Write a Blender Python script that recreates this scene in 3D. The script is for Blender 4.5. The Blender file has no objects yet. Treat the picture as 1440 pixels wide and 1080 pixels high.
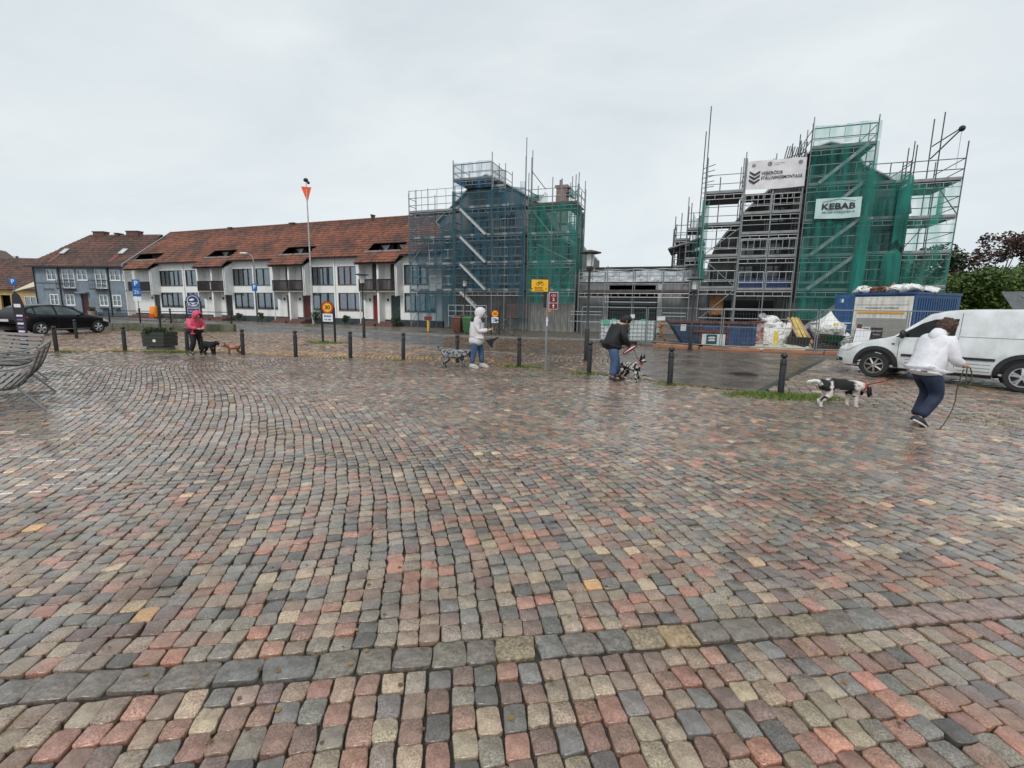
import bpy, bmesh, math, random
import numpy as np
from mathutils import Vector, Matrix

random.seed(7)
RNG = np.random.default_rng(7)
sc = bpy.context.scene
col = sc.collection
R = math.radians

# ------------------------------------------------------------------ camera
CAM_H, FPX, PITCH, ROLL = 1.62, 660.0, R(9.2), 0.0148
cd = bpy.data.cameras.new('camera')
cam = bpy.data.objects.new('camera', cd)
col.objects.link(cam)
cd.sensor_width = 36.0
cd.lens = FPX / 1440.0 * 36.0
cd.clip_start = 0.05
cd.clip_end = 2000
_F = Vector((0, math.cos(PITCH), -math.sin(PITCH)))
_R0 = Vector((1, 0, 0))
_U0 = Vector((0, math.sin(PITCH), math.cos(PITCH)))
_R = math.cos(ROLL) * _R0 + math.sin(ROLL) * _U0
_U = -math.sin(ROLL) * _R0 + math.cos(ROLL) * _U0
cam.matrix_world = Matrix(((_R.x, _U.x, -_F.x, 0), (_R.y, _U.y, -_F.y, 0), (_R.z, _U.z, -_F.z, CAM_H), (0, 0, 0, 1)))
sc.camera = cam

# ------------------------------------------------------------------ world, sun, exposure
W = bpy.data.worlds.new('World')
sc.world = W
W.use_nodes = True
nt = W.node_tree
nt.nodes.clear()
SUN_EL, SUN_AZ = R(48), R(200)
wo = nt.nodes.new('ShaderNodeOutputWorld')
bg = nt.nodes.new('ShaderNodeBackground')
bg.inputs['Strength'].default_value = 0.1
sky = nt.nodes.new('ShaderNodeTexSky')
sky.sky_type = 'NISHITA'
sky.sun_disc = False
sky.sun_elevation = SUN_EL
sky.sun_rotation = SUN_AZ
tc = nt.nodes.new('ShaderNodeTexCoord')
mp = nt.nodes.new('ShaderNodeMapping')
mp.inputs['Scale'].default_value = (1.0, 1.0, 2.6)
n1 = nt.nodes.new('ShaderNodeTexNoise')
n1.inputs['Scale'].default_value = 1.7
n1.inputs['Detail'].default_value = 6
n1.inputs['Roughness'].default_value = 0.55
n1.inputs['Distortion'].default_value = 0.35
cr = nt.nodes.new('ShaderNodeValToRGB')
cr.color_ramp.elements[0].position = 0.32
cr.color_ramp.elements[0].color = (5.7, 6.35, 6.7, 1)
cr.color_ramp.elements[1].position = 0.66
cr.color_ramp.elements[1].color = (7.3, 7.75, 7.9, 1)
mx = nt.nodes.new('ShaderNodeMixRGB')
mx.inputs['Fac'].default_value = 0.93
nt.links.new(tc.outputs['Generated'], mp.inputs['Vector'])
nt.links.new(mp.outputs['Vector'], n1.inputs['Vector'])
nt.links.new(n1.outputs['Fac'], cr.inputs['Fac'])
nt.links.new(sky.outputs['Color'], mx.inputs['Color1'])
nt.links.new(cr.outputs['Color'], mx.inputs['Color2'])
nt.links.new(mx.outputs['Color'], bg.inputs['Color'])
nt.links.new(bg.outputs['Background'], wo.inputs['Surface'])

sd = bpy.data.lights.new('sun', 'SUN')
sd.energy = 1.4
sd.angle = R(18)
sd.color = (1.0, 0.97, 0.93)
sun = bpy.data.objects.new('sun', sd)
col.objects.link(sun)
# direction to the sun from azimuth (clockwise from +Y) and elevation
_sv = Vector((math.sin(SUN_AZ) * math.cos(SUN_EL), math.cos(SUN_AZ) * math.cos(SUN_EL), math.sin(SUN_EL)))
sun.rotation_euler = _sv.to_track_quat('Z', 'Y').to_euler()
sun.location = (0, 0, 40)

sc.view_settings.view_transform = 'Standard'
sc.view_settings.look = 'None'
sc.view_settings.exposure = 0.22
sc.view_settings.gamma = 1.0
sc.view_settings.use_curve_mapping = False

# ------------------------------------------------------------------ materials
MATS = {}

def mat(name, c, rough=0.6, metal=0.0, var=0.15, scale=6.0, bump=0.0, bscale=None, c2=None, spec=0.5, coat=0.0, streak=0.0, bdist=0.02):
    """plain surface: base colour broken up by noise, optional second colour (stains), bump and rain streaks"""
    if name in MATS:
        return MATS[name]
    m = bpy.data.materials.new(name)
    m.use_nodes = True
    t = m.node_tree
    b = t.nodes['Principled BSDF']
    b.inputs['Roughness'].default_value = rough
    b.inputs['Metallic'].default_value = metal
    b.inputs['Specular IOR Level'].default_value = spec
    b.inputs['Coat Weight'].default_value = coat
    b.inputs['Coat Roughness'].default_value = 0.08
    co = t.nodes.new('ShaderNodeTexCoord')
    if c2 is None:
        c2 = tuple(x * (1 - var) for x in c)
        c1 = tuple(min(1, x * (1 + var)) for x in c)
    else:
        c1 = c
    n = t.nodes.new('ShaderNodeTexNoise')
    n.inputs['Scale'].default_value = scale
    n.inputs['Detail'].default_value = 5
    n.inputs['Roughness'].default_value = 0.6
    t.links.new(co.outputs['Object'], n.inputs['Vector'])
    r = t.nodes.new('ShaderNodeValToRGB')
    r.color_ramp.elements[0].position = 0.35
    r.color_ramp.elements[0].color = (*c2, 1)
    r.color_ramp.elements[1].position = 0.62
    r.color_ramp.elements[1].color = (*c1, 1)
    t.links.new(n.outputs['Fac'], r.inputs['Fac'])
    out = r.outputs['Color']
    if streak > 0:
        mpn = t.nodes.new('ShaderNodeMapping')
        mpn.inputs['Scale'].default_value = (5, 5, 0.35)
        ns = t.nodes.new('ShaderNodeTexNoise')
        ns.inputs['Scale'].default_value = 1.6
        ns.inputs['Detail'].default_value = 4
        rs = t.nodes.new('ShaderNodeValToRGB')
        rs.color_ramp.elements[0].position = 0.3
        rs.color_ramp.elements[0].color = (1 - streak, 1 - streak, 1 - streak * 1.05, 1)
        rs.color_ramp.elements[1].position = 0.6
        rs.color_ramp.elements[1].color = (1, 1, 1, 1)
        mm = t.nodes.new('ShaderNodeMixRGB')
        mm.blend_type = 'MULTIPLY'
        mm.inputs['Fac'].default_value = 1
        t.links.new(co.outputs['Object'], mpn.inputs['Vector'])
        t.links.new(mpn.outputs['Vector'], ns.inputs['Vector'])
        t.links.new(ns.outputs['Fac'], rs.inputs['Fac'])
        t.links.new(out, mm.inputs['Color1'])
        t.links.new(rs.outputs['Color'], mm.inputs['Color2'])
        out = mm.outputs['Color']
    t.links.new(out, b.inputs['Base Color'])
    if bump > 0:
        nb = t.nodes.new('ShaderNodeTexNoise')
        nb.inputs['Scale'].default_value = bscale or scale * 6
        nb.inputs['Detail'].default_value = 4
        bp = t.nodes.new('ShaderNodeBump')
        bp.inputs['Strength'].default_value = bump
        bp.inputs['Distance'].default_value = bdist
        t.links.new(co.outputs['Object'], nb.inputs['Vector'])
        t.links.new(nb.outputs['Fac'], bp.inputs['Height'])
        t.links.new(bp.outputs['Normal'], b.inputs['Normal'])
    MATS[name] = m
    return m

def sett_material(name, rough_lo=0.22, rough_hi=0.55, grain=120.0, bump=0.5, tint=1.0, wet=1.0):
    m = bpy.data.materials.new(name)
    m.use_nodes = True
    t = m.node_tree
    L = t.links.new
    b = t.nodes['Principled BSDF']
    co = t.nodes.new('ShaderNodeTexCoord')
    at = t.nodes.new('ShaderNodeAttribute')
    at.attribute_name = 'Col'
    # granite speckle
    v = t.nodes.new('ShaderNodeTexNoise')
    v.inputs['Scale'].default_value = grain
    v.inputs['Detail'].default_value = 3
    v.inputs['Roughness'].default_value = 0.75
    r = t.nodes.new('ShaderNodeValToRGB')
    r.color_ramp.elements[0].position = 0.30
    r.color_ramp.elements[0].color = (0.24, 0.24, 0.24, 1)
    r.color_ramp.elements[1].position = 0.68
    r.color_ramp.elements[1].color = (1.95, 1.9, 1.8, 1)
    off = t.nodes.new('ShaderNodeVectorMath')
    off.operation = 'MULTIPLY_ADD'
    off.inputs[1].default_value = (37.0, 53.0, 71.0)
    L(at.outputs['Color'], off.inputs[0])
    L(co.outputs['Object'], off.inputs[2])
    L(off.outputs['Vector'], v.inputs['Vector'])
    L(v.outputs['Fac'], r.inputs['Fac'])
    # how coarse the speckle shows differs from stone to stone
    vs_ = t.nodes.new('ShaderNodeTexNoise')
    vs_.inputs['Scale'].default_value = 3.0
    L(off.outputs['Vector'], vs_.inputs['Vector'])
    ms_ = t.nodes.new('ShaderNodeMapRange')
    ms_.inputs['From Min'].default_value = 0.35
    ms_.inputs['From Max'].default_value = 0.65
    ms_.inputs['To Min'].default_value = 0.25
    ms_.inputs['To Max'].default_value = 1.0
    L(vs_.outputs['Fac'], ms_.inputs['Value'])
    mm = t.nodes.new('ShaderNodeMixRGB')
    mm.blend_type = 'MULTIPLY'
    L(ms_.outputs['Result'], mm.inputs['Fac'])
    L(at.outputs['Color'], mm.inputs['Color1'])
    L(r.outputs['Color'], mm.inputs['Color2'])
    # larger mottling and dirt
    v2 = t.nodes.new('ShaderNodeTexNoise')
    v2.inputs['Scale'].default_value = 14
    v2.inputs['Detail'].default_value = 6
    v2.inputs['Roughness'].default_value = 0.65
    r2 = t.nodes.new('ShaderNodeValToRGB')
    r2.color_ramp.elements[0].position = 0.3
    r2.color_ramp.elements[0].color = (0.66 * tint, 0.64 * tint, 0.62 * tint, 1)
    r2.color_ramp.elements[1].position = 0.7
    r2.color_ramp.elements[1].color = (1.2 * tint, 1.2 * tint, 1.19 * tint, 1)
    L(co.outputs['Object'], v2.inputs['Vector'])
    L(v2.outputs['Fac'], r2.inputs['Fac'])
    m2 = t.nodes.new('ShaderNodeMixRGB')
    m2.blend_type = 'MULTIPLY'
    m2.inputs['Fac'].default_value = 1
    L(mm.outputs['Color'], m2.inputs['Color1'])
    L(r2.outputs['Color'], m2.inputs['Color2'])
    # broad stains of soil and old spills that run across many stones
    v5 = t.nodes.new('ShaderNodeTexNoise')
    v5.inputs['Scale'].default_value = 0.9
    v5.inputs['Detail'].default_value = 8
    v5.inputs['Roughness'].default_value = 0.7
    r5 = t.nodes.new('ShaderNodeValToRGB')
    r5.color_ramp.elements[0].position = 0.34
    r5.color_ramp.elements[0].color = (0.70, 0.64, 0.56, 1)
    r5.color_ramp.elements[1].position = 0.56
    r5.color_ramp.elements[1].color = (1.08, 1.06, 1.04, 1)
    L(co.outputs['Object'], v5.inputs['Vector'])
    L(v5.outputs['Fac'], r5.inputs['Fac'])
    m5 = t.nodes.new('ShaderNodeMixRGB')
    m5.blend_type = 'MULTIPLY'
    m5.inputs['Fac'].default_value = 1
    L(m2.outputs['Color'], m5.inputs['Color1'])
    L(r5.outputs['Color'], m5.inputs['Color2'])
    L(m5.outputs['Color'], b.inputs['Base Color'])
    # rain film: a thin smooth coat, thicker in places
    vc = t.nodes.new('ShaderNodeTexNoise')
    vc.inputs['Scale'].default_value = 1.7
    vc.inputs['Detail'].default_value = 7
    vc.inputs['Roughness'].default_value = 0.7
    mc = t.nodes.new('ShaderNodeMapRange')
    mc.inputs['From Min'].default_value = 0.36
    mc.inputs['From Max'].default_value = 0.60
    mc.inputs['To Min'].default_value = wet * 0.25
    mc.inputs['To Max'].default_value = wet
    L(co.outputs['Object'], vc.inputs['Vector'])
    L(vc.outputs['Fac'], mc.inputs['Value'])
    L(mc.outputs['Result'], b.inputs['Coat Weight'])
    b.inputs['Coat Roughness'].default_value = 0.16
    b.inputs['Coat IOR'].default_value = 1.4
    # wet patches
    v3 = t.nodes.new('ShaderNodeTexNoise')
    v3.inputs['Scale'].default_value = 0.55
    v3.inputs['Detail'].default_value = 5
    mr = t.nodes.new('ShaderNodeMapRange')
    mr.inputs['From Min'].default_value = 0.35
    mr.inputs['From Max'].default_value = 0.65
    mr.inputs['To Min'].default_value = rough_lo
    mr.inputs['To Max'].default_value = rough_hi
    L(co.outputs['Object'], v3.inputs['Vector'])
    L(v3.outputs['Fac'], mr.inputs['Value'])
    L(mr.outputs['Result'], b.inputs['Roughness'])
    bp = t.nodes.new('ShaderNodeBump')
    bp.inputs['Strength'].default_value = bump
    bp.inputs['Distance'].default_value = 0.010
    v4 = t.nodes.new('ShaderNodeTexNoise')
    v4.inputs['Scale'].default_value = 42
    v4.inputs['Detail'].default_value = 6
    v4.inputs['Roughness'].default_value = 0.7
    L(co.outputs['Object'], v4.inputs['Vector'])
    L(v4.outputs['Fac'], bp.inputs['Height'])
    L(bp.outputs['Normal'], b.inputs['Normal'])
    return m

def roof_material(name, cols):
    m = bpy.data.materials.new(name)
    m.use_nodes = True
    t = m.node_tree
    L = t.links.new
    b = t.nodes['Principled BSDF']
    b.inputs['Roughness'].default_value = 0.55
    at = t.nodes.new('ShaderNodeAttribute')
    at.attribute_name = 'Col'
    co = t.nodes.new('ShaderNodeTexCoord')
    n = t.nodes.new('ShaderNodeTexNoise')
    n.inputs['Scale'].default_value = 0.6
    n.inputs['Detail'].default_value = 6
    r = t.nodes.new('ShaderNodeValToRGB')
    r.color_ramp.elements[0].position = 0.36
    r.color_ramp.elements[0].color = (*cols[0], 1)
    r.color_ramp.elements[1].position = 0.62
    r.color_ramp.elements[1].color = (*cols[1], 1)
    mm = t.nodes.new('ShaderNodeMixRGB')
    mm.blend_type = 'MULTIPLY'
    mm.inputs['Fac'].default_value = 1
    L(co.outputs['Object'], n.inputs['Vector'])
    L(n.outputs['Fac'], r.inputs['Fac'])
    L(r.outputs['Color'], mm.inputs['Color1'])
    L(at.outputs['Color'], mm.inputs['Color2'])
    L(mm.outputs['Color'], b.inputs['Base Color'])
    return m

def net_material(name, c, opacity=0.55):
    m = bpy.data.materials.new(name)
    m.use_nodes = True
    t = m.node_tree
    L = t.links.new
    b = t.nodes['Principled BSDF']
    b.inputs['Roughness'].default_value = 0.7
    out = t.nodes['Material Output']
    co = t.nodes.new('ShaderNodeTexCoord')
    mpn = t.nodes.new('ShaderNodeMapping')
    mpn.inputs['Scale'].default_value = (1.6, 1.6, 0.25)
    n = t.nodes.new('ShaderNodeTexNoise')
    n.inputs['Scale'].default_value = 1.5
    n.inputs['Detail'].default_value = 5
    L(co.outputs['Object'], mpn.inputs['Vector'])
    L(mpn.outputs['Vector'], n.inputs['Vector'])
    r = t.nodes.new('ShaderNodeValToRGB')
    r.color_ramp.elements[0].position = 0.3
    r.color_ramp.elements[0].color = (*[x * 0.75 for x in c], 1)
    r.color_ramp.elements[1].position = 0.7
    r.color_ramp.elements[1].color = (*[min(1, x * 1.25) for x in c], 1)
    L(n.outputs['Fac'], r.inputs['Fac'])
    L(r.outputs['Color'], b.inputs['Base Color'])
    mr = t.nodes.new('ShaderNodeMapRange')
    mr.inputs['From Min'].default_value = 0.35
    mr.inputs['From Max'].default_value = 0.65
    mr.inputs['To Min'].default_value = max(0, opacity - 0.20)
    mr.inputs['To Max'].default_value = min(1, opacity + 0.24)
    L(n.outputs['Fac'], mr.inputs['Value'])
    tr = t.nodes.new('ShaderNodeBsdfTransparent')
    tr.inputs['Color'].default_value = (1, 1, 1, 1)
    ms = t.nodes.new('ShaderNodeMixShader')
    L(mr.outputs['Result'], ms.inputs['Fac'])
    L(tr.outputs['BSDF'], ms.inputs[1])
    L(b.outputs['BSDF'], ms.inputs[2])
    L(ms.outputs['Shader'], out.inputs['Surface'])
    MATS[name] = m
    return m

def glass_mat(name, c=(0.02, 0.03, 0.035), rough=0.06, var=0.5, scale=1.5):
    return mat(name, c, rough, 0, var, scale, spec=0.9)

# ------------------------------------------------------------------ mesh helpers
class MB:
    def __init__(self):
        self.v, self.f, self.m = [], [], []
        self.M = None

    def add(self, vs, fs, m=0):
        o = len(self.v)
        if self.M is not None:
            vs = [self.M @ Vector(p) for p in vs]
        self.v += [tuple(p) for p in vs]
        self.f += [tuple(i + o for i in f) for f in fs]
        self.m += [m] * len(fs)
        return self

    def bx(self, x0, x1, y0, y1, z0, z1, m=0):
        return self.add([(x0, y0, z0), (x1, y0, z0), (x1, y1, z0), (x0, y1, z0), (x0, y0, z1), (x1, y0, z1), (x1, y1, z1), (x0, y1, z1)],
                        [(3, 2, 1, 0), (4, 5, 6, 7), (0, 1, 5, 4), (1, 2, 6, 5), (2, 3, 7, 6), (3, 0, 4, 7)], m)

    def cbx(self, c, s, m=0, rz=0, rx=0, ry=0):
        M = Matrix.Translation(c) @ Matrix.Rotation(rz, 4, 'Z') @ Matrix.Rotation(ry, 4, 'Y') @ Matrix.Rotation(rx, 4, 'X')
        o = self.M
        self.M = M if o is None else o @ M
        self.bx(-s[0] / 2, s[0] / 2, -s[1] / 2, s[1] / 2, -s[2] / 2, s[2] / 2, m)
        self.M = o
        return self

    def tube(self, p, q, r, n=6, m=0, r2=None, cap=True):
        p, q = Vector(p), Vector(q)
        r2 = r if r2 is None else r2
        d = (q - p)
        if d.length < 1e-6:
            return self
        d.normalize()
        a = d.orthogonal().normalized()
        b = d.cross(a)
        vs = []
        for c, rr in ((p, r), (q, r2)):
            for i in range(n):
                t = 2 * math.pi * i / n
                vs.append(c + a * math.cos(t) * rr + b * math.sin(t) * rr)
        fs = [(i, (i + 1) % n, n + (i + 1) % n, n + i) for i in range(n)]
        if cap:
            fs += [tuple(range(n - 1, -1, -1)), tuple(range(n, 2 * n))]
        return self.add(vs, fs, m)

    def path(self, pts, r, n=6, m=0):
        """swept tube through points; r scalar or list"""
        pts = [Vector(p) for p in pts]
        rs = r if isinstance(r, (list, tuple)) else [r] * len(pts)
        vs = []
        a = None
        for i, p in enumerate(pts):
            d = (pts[min(i + 1, len(pts) - 1)] - pts[max(i - 1, 0)]).normalized()
            if a is None:
                a = d.orthogonal().normalized()
            else:
                a = (a - d * a.dot(d))
                a = a.normalized() if a.length > 1e-5 else d.orthogonal().normalized()
            b = d.cross(a)
            for k in range(n):
                t = 2 * math.pi * k / n
                vs.append(p + (a * math.cos(t) + b * math.sin(t)) * rs[i])
        fs = []
        for i in range(len(pts) - 1):
            for k in range(n):
                fs.append((i * n + k, i * n + (k + 1) % n, (i + 1) * n + (k + 1) % n, (i + 1) * n + k))
        fs.append(tuple(range(n - 1, -1, -1)))
        fs.append(tuple(range((len(pts) - 1) * n, len(pts) * n)))
        return self.add(vs, fs, m)

    def lathe(self, prof, n=16, c=(0, 0, 0), m=0):
        vs = []
        for r, z in prof:
            for i in range(n):
                t = 2 * math.pi * i / n
                vs.append((c[0] + r * math.cos(t), c[1] + r * math.sin(t), c[2] + z))
        fs = []
        for j in range(len(prof) - 1):
            for i in range(n):
                fs.append((j * n + i, j * n + (i + 1) % n, (j + 1) * n + (i + 1) % n, (j + 1) * n + i))
        fs.append(tuple(range(n - 1, -1, -1)))
        fs.append(tuple(range((len(prof) - 1) * n, len(prof) * n)))
        return self.add(vs, fs, m)

    def prism(self, pts, axis, a0, a1, m=0):
        """pts 2D polygon; axis 'y': pts are (x,z), extruded y a0..a1; 'x': pts (y,z); 'z': pts (x,y)"""
        def P(p, a):
            if axis == 'y':
                return (p[0], a, p[1])
            if axis == 'x':
                return (a, p[0], p[1])
            return (p[0], p[1], a)
        n = len(pts)
        vs = [P(p, a0) for p in pts] + [P(p, a1) for p in pts]
        fs = [tuple(range(n)), tuple(range(2 * n - 1, n - 1, -1))]
        fs += [(i, n + i, n + (i + 1) % n, (i + 1) % n) for i in range(n)]
        return self.add(vs, fs, m)

    def quad(self, a, b, c, d, m=0):
        return self.add([a, b, c, d], [(0, 1, 2, 3)], m)

    def ball(self, c, r, m=0, n=10, k=7, s=(1, 1, 1)):
        vs, fs = [], []
        for j in range(k + 1):
            ph = math.pi * j / k
            for i in range(n):
                t = 2 * math.pi * i / n
                vs.append((c[0] + r * s[0] * math.sin(ph) * math.cos(t), c[1] + r * s[1] * math.sin(ph) * math.sin(t), c[2] - r * s[2] * math.cos(ph)))
        for j in range(k):
            for i in range(n):
                fs.append((j * n + i, j * n + (i + 1) % n, (j + 1) * n + (i + 1) % n, (j + 1) * n + i))
        return self.add(vs, fs, m)

    def build(self, name, mats, parent=None, smooth=False, bevel=0.0, **tags):
        me = bpy.data.meshes.new(name)
        me.from_pydata(self.v, [], self.f)
        if not isinstance(mats, (list, tuple)):
            mats = [mats]
        for q in mats:
            me.materials.append(q)
        if len(mats) > 1:
            me.polygons.foreach_set('material_index', self.m)
        me.update()
        b = bmesh.new()
        b.from_mesh(me)
        if smooth or bevel > 0:
            bmesh.ops.remove_doubles(b, verts=b.verts, dist=1e-5)
        bmesh.ops.recalc_face_normals(b, faces=b.faces)
        if bevel > 0:
            bmesh.ops.bevel(b, geom=[e for e in b.edges if e.calc_face_angle(0) > 0.5], offset=bevel, segments=2, affect='EDGES', profile=0.6)
        b.to_mesh(me)
        b.free()
        if smooth:
            me.polygons.foreach_set('use_smooth', [True] * len(me.polygons))
        if smooth == 'auto' or bevel > 0:
            try:
                me.set_sharp_from_angle(angle=R(38))
                me.polygons.foreach_set('use_smooth', [True] * len(me.polygons))
            except Exception:
                pass
        o = bpy.data.objects.new(name, me)
        col.objects.link(o)
        o.parent = parent
        tag(o, **tags)
        return o

def tag(o, label=None, cat=None, group=None, kind=None):
    if label:
        o['label'] = label
    if cat:
        o['category'] = cat
    if group:
        o['group'] = group
    if kind:
        o['kind'] = kind
    return o

def thing(name, label, cat, loc=(0, 0, 0), rz=0.0, group=None):
    o = bpy.data.objects.new(name, None)
    col.objects.link(o)
    o.empty_display_size = 0.2
    o.location = loc
    o.rotation_euler = (0, 0, rz)
    return tag(o, label, cat, group)

KIDS = {}

def copy_tree(o, parent=None, **tags):
    c = o.copy()
    col.objects.link(c)
    c.parent = parent
    for ch in [x for x in col.objects if x.parent == o]:
        copy_tree(ch, c)
    tag(c, **tags)
    return c

_rods = {}

def rod(parent, name, p, q, r, m, n=6):
    """a straight round bar as its own object; bars of one material share one unit mesh"""
    key = (m.name, n)
    if key not in _rods:
        mb = MB().tube((0, 0, 0), (0, 0, 1), 1, n)
        me = bpy.data.meshes.new('bar')
        me.from_pydata(mb.v, [], mb.f)
        me.materials.append(m)
        me.polygons.foreach_set('use_smooth', [len(pp.vertices) == 4 for pp in me.polygons])
        _rods[key] = me
    p, q = Vector(p), Vector(q)
    d = q - p
    o = bpy.data.objects.new(name, _rods[key])
    col.objects.link(o)
    o.parent = parent
    o.location = p
    o.rotation_euler = d.to_track_quat('Z', 'Y').to_euler()
    o.scale = (r, r, d.length)
    return o

_boxes = {}

def block(parent, name, c, s, m, rz=0, rx=0, ry=0):
    """a box as its own object, sharing one unit mesh per material"""
    if m.name not in _boxes:
        mb = MB().bx(-.5, .5, -.5, .5, -.5, .5)
        me = bpy.data.meshes.new('board')
        me.from_pydata(mb.v, [], mb.f)
        me.materials.append(m)
        _boxes[m.name] = me
    o = bpy.data.objects.new(name, _boxes[m.name])
    col.objects.link(o)
    o.parent = parent
    o.location = c
    o.rotation_euler = (rx, ry, rz)
    o.scale = s
    return o

FONT_M = {}

def text(parent, name, s, size, m, loc, rot=(R(90), 0, 0), width=None, align='CENTER', depth=0.002, bold=0.0):
    cu = bpy.data.curves.new(name, 'FONT')
    cu.body = s
    cu.size = size
    cu.align_x = align
    cu.align_y = 'CENTER'
    cu.extrude = depth
    cu.offset = bold
    cu.resolution_u = 3
    o = bpy.data.objects.new(name, cu)
    col.objects.link(o)
    dg = bpy.context.evaluated_depsgraph_get()
    me = bpy.data.meshes.new_from_object(o.evaluated_get(dg))
    bpy.data.objects.remove(o)
    xs = [v.co.x for v in me.vertices]
    if width and xs:
        k = width / (max(xs) - min(xs))
        for v in me.vertices:
            v.co.x *= k
    me.materials.clear()
    me.materials.append(m)
    ob = bpy.data.objects.new(name, me)
    col.objects.link(ob)
    ob.parent = parent
    ob.location = loc
    ob.rotation_euler = rot
    return ob
# ================================================================== GROUND
M_soil = mat('joint_sand', (0.050, 0.038, 0.026), 0.6, c2=(0.014, 0.012, 0.009), scale=3.5, bump=0.5, bscale=60)
M_asph = mat('wet_asphalt', (0.105, 0.085, 0.068), 0.3, var=0.38, scale=2.2, bump=0.45, bscale=70, bdist=0.008)
M_street = mat('street_asphalt', (0.12, 0.115, 0.11), 0.3, var=0.25, scale=0.8, bump=0.4, bscale=30, bdist=0.01)
M_pave = mat('pavement_slabs', (0.10, 0.085, 0.068), 0.4, var=0.3, scale=1.2, bump=0.4, bscale=14)
M_kerb = mat('granite_kerb', (0.22, 0.205, 0.185), 0.45, var=0.3, scale=5, bump=0.4, bscale=40)
M_sett = sett_material('granite_setts', 0.16, 0.42, tint=1.08)
M_slab = sett_material('band_slabs', grain=55, bump=0.7)
M_cob = sett_material('yard_cobbles', rough_lo=0.3, rough_hi=0.6, grain=35, tint=1.0)
M_earth = mat('bare_earth', (0.09, 0.08, 0.06), 0.8, var=0.3, scale=0.3)

def wet(m, lo, hi, scale=.9, stretch=1.0):
    t = m.node_tree
    b = t.nodes['Principled BSDF']
    co = t.nodes.new('ShaderNodeTexCoord')
    n = t.nodes.new('ShaderNodeTexNoise')
    n.inputs['Scale'].default_value = scale
    n.inputs['Detail'].default_value = 7
    n.inputs['Roughness'].default_value = .65
    mr = t.nodes.new('ShaderNodeMapRange')
    mr.inputs['From Min'].default_value = .42
    mr.inputs['From Max'].default_value = .60
    mr.inputs['To Min'].default_value = lo
    mr.inputs['To Max'].default_value = hi
    t.links.new(co.outputs['Object'], n.inputs['Vector'])
    t.links.new(n.outputs['Fac'], mr.inputs['Value'])
    t.links.new(mr.outputs['Result'], b.inputs['Roughness'])
wet(M_asph, .10, .50, .8)
wet(M_street, .18, .55, .5)
wet(M_pave, .25, .6, .6)

def inpoly(px, py, poly):
    px = np.asarray(px)
    py = np.asarray(py)
    ins = np.zeros(px.shape, bool)
    n = len(poly)
    j = n - 1
    for i in range(n):
        xi, yi = poly[i]
        xj, yj = poly[j]
        cond = ((yi > py) != (yj > py)) & (px < (xj - xi) * (py - yi) / (yj - yi + 1e-12) + xi)
        ins ^= cond
        j = i
    return ins

def sheet(name, poly, z, m, parent=None, z0=None, **t):
    mb = MB()
    if z0 is None:
        mb.add([(x, y, z) for x, y in poly], [tuple(range(len(poly)))])
    else:
        mb.prism(poly, 'z', z0, z)
    return mb.build(name, m, parent, **t)

# the edge of the square along the bollards, left to right
EDGE = [(-60, 16.8), (-24.0, 15.2), (-14.73, 15.3), (-10.9, 15.75), (-8.7, 15.2), (-6.8, 14.8), (-5.1, 14.7), (-3.35, 14.35), (0.19, 13.1),
        (1.94, 11.9), (3.48, 10.4), (5.28, 9.15), (7.2, 7.4), (12, 4.6), (22, 0)]
SQUARE = [(22, -2), (-60, -2)] + EDGE
ASPH = [(3.7, 16.6), (4.9, 19.9), (9.5, 19.6), (14.6, 18.6), (10.8, 16.25), (5.0, 9.5), (3.55, 10.45), (3.2, 12.6)]
STREET_EDGE = [(-60, 33.5), (-36, 33.6), (-27, 30.6), (-18.2, 28.5), (-10.1, 26.2), (-2.9, 18.9), (0.48, 16.7), (3.2, 16.2)]

sheet('ground', [(-400, -60), (400, -60), (400, 500), (-400, 500)], -0.10, M_earth, kind='structure')
square = sheet('square_paving', SQUARE, -0.022, M_soil, kind='structure')
yard = sheet('parking_yard', EDGE[:11] + [(3.2, 12.6), (3.7, 16.6)] + STREET_EDGE[::-1], -0.030, M_soil, kind='structure')
sheet('asphalt_patch', ASPH, -0.004, M_asph, kind='structure')
road = sheet('road_setts', [(5.0, 9.35), (10.8, 16.25), (14.6, 18.6), (20, 22), (60, 22), (60, -2), (22, 0), (12, 4.6), (7.2, 7.4), (5.28, 9.15)], -0.034, M_soil, kind='structure')
sheet('street', STREET_EDGE + [(3.7, 16.55), (4.9, 19.9), (9.5, 19.9), (9.5, 26), (-40, 60), (-100, 60), (-100, 33.5)], -0.038, M_street, kind='structure')

# ---- stones: numpy builder
PAL = np.array([1.08, 1.0, 0.945]) * np.array([(.150, .152, .150), (.098, .098, .098), (.190, .180, .162), (.250, .222, .180), (.205, .140, .116), (.265, .160, .130), (.235, .188, .155),
                (.330, .180, .140), (.335, .285, .220), (.45, .38, .28), (.150, .112, .102), (.50, .33, .16)])
P_UP = np.array([.17, .10, .15, .14, .11, .09, .13, .035, .035, .012, .08, .003])
P_LO = np.array([.09, .07, .09, .12, .20, .17, .14, .03, .03, .008, .10, .004])
P_YARD = np.array([.03, .02, .08, .16, .08, .14, .16, .12, .14, .12, .02, .02])

class Stones:
    def __init__(self):
        self.c, self.ax, self.ay, self.hx, self.hy, self.col = [], [], [], [], [], []

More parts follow.
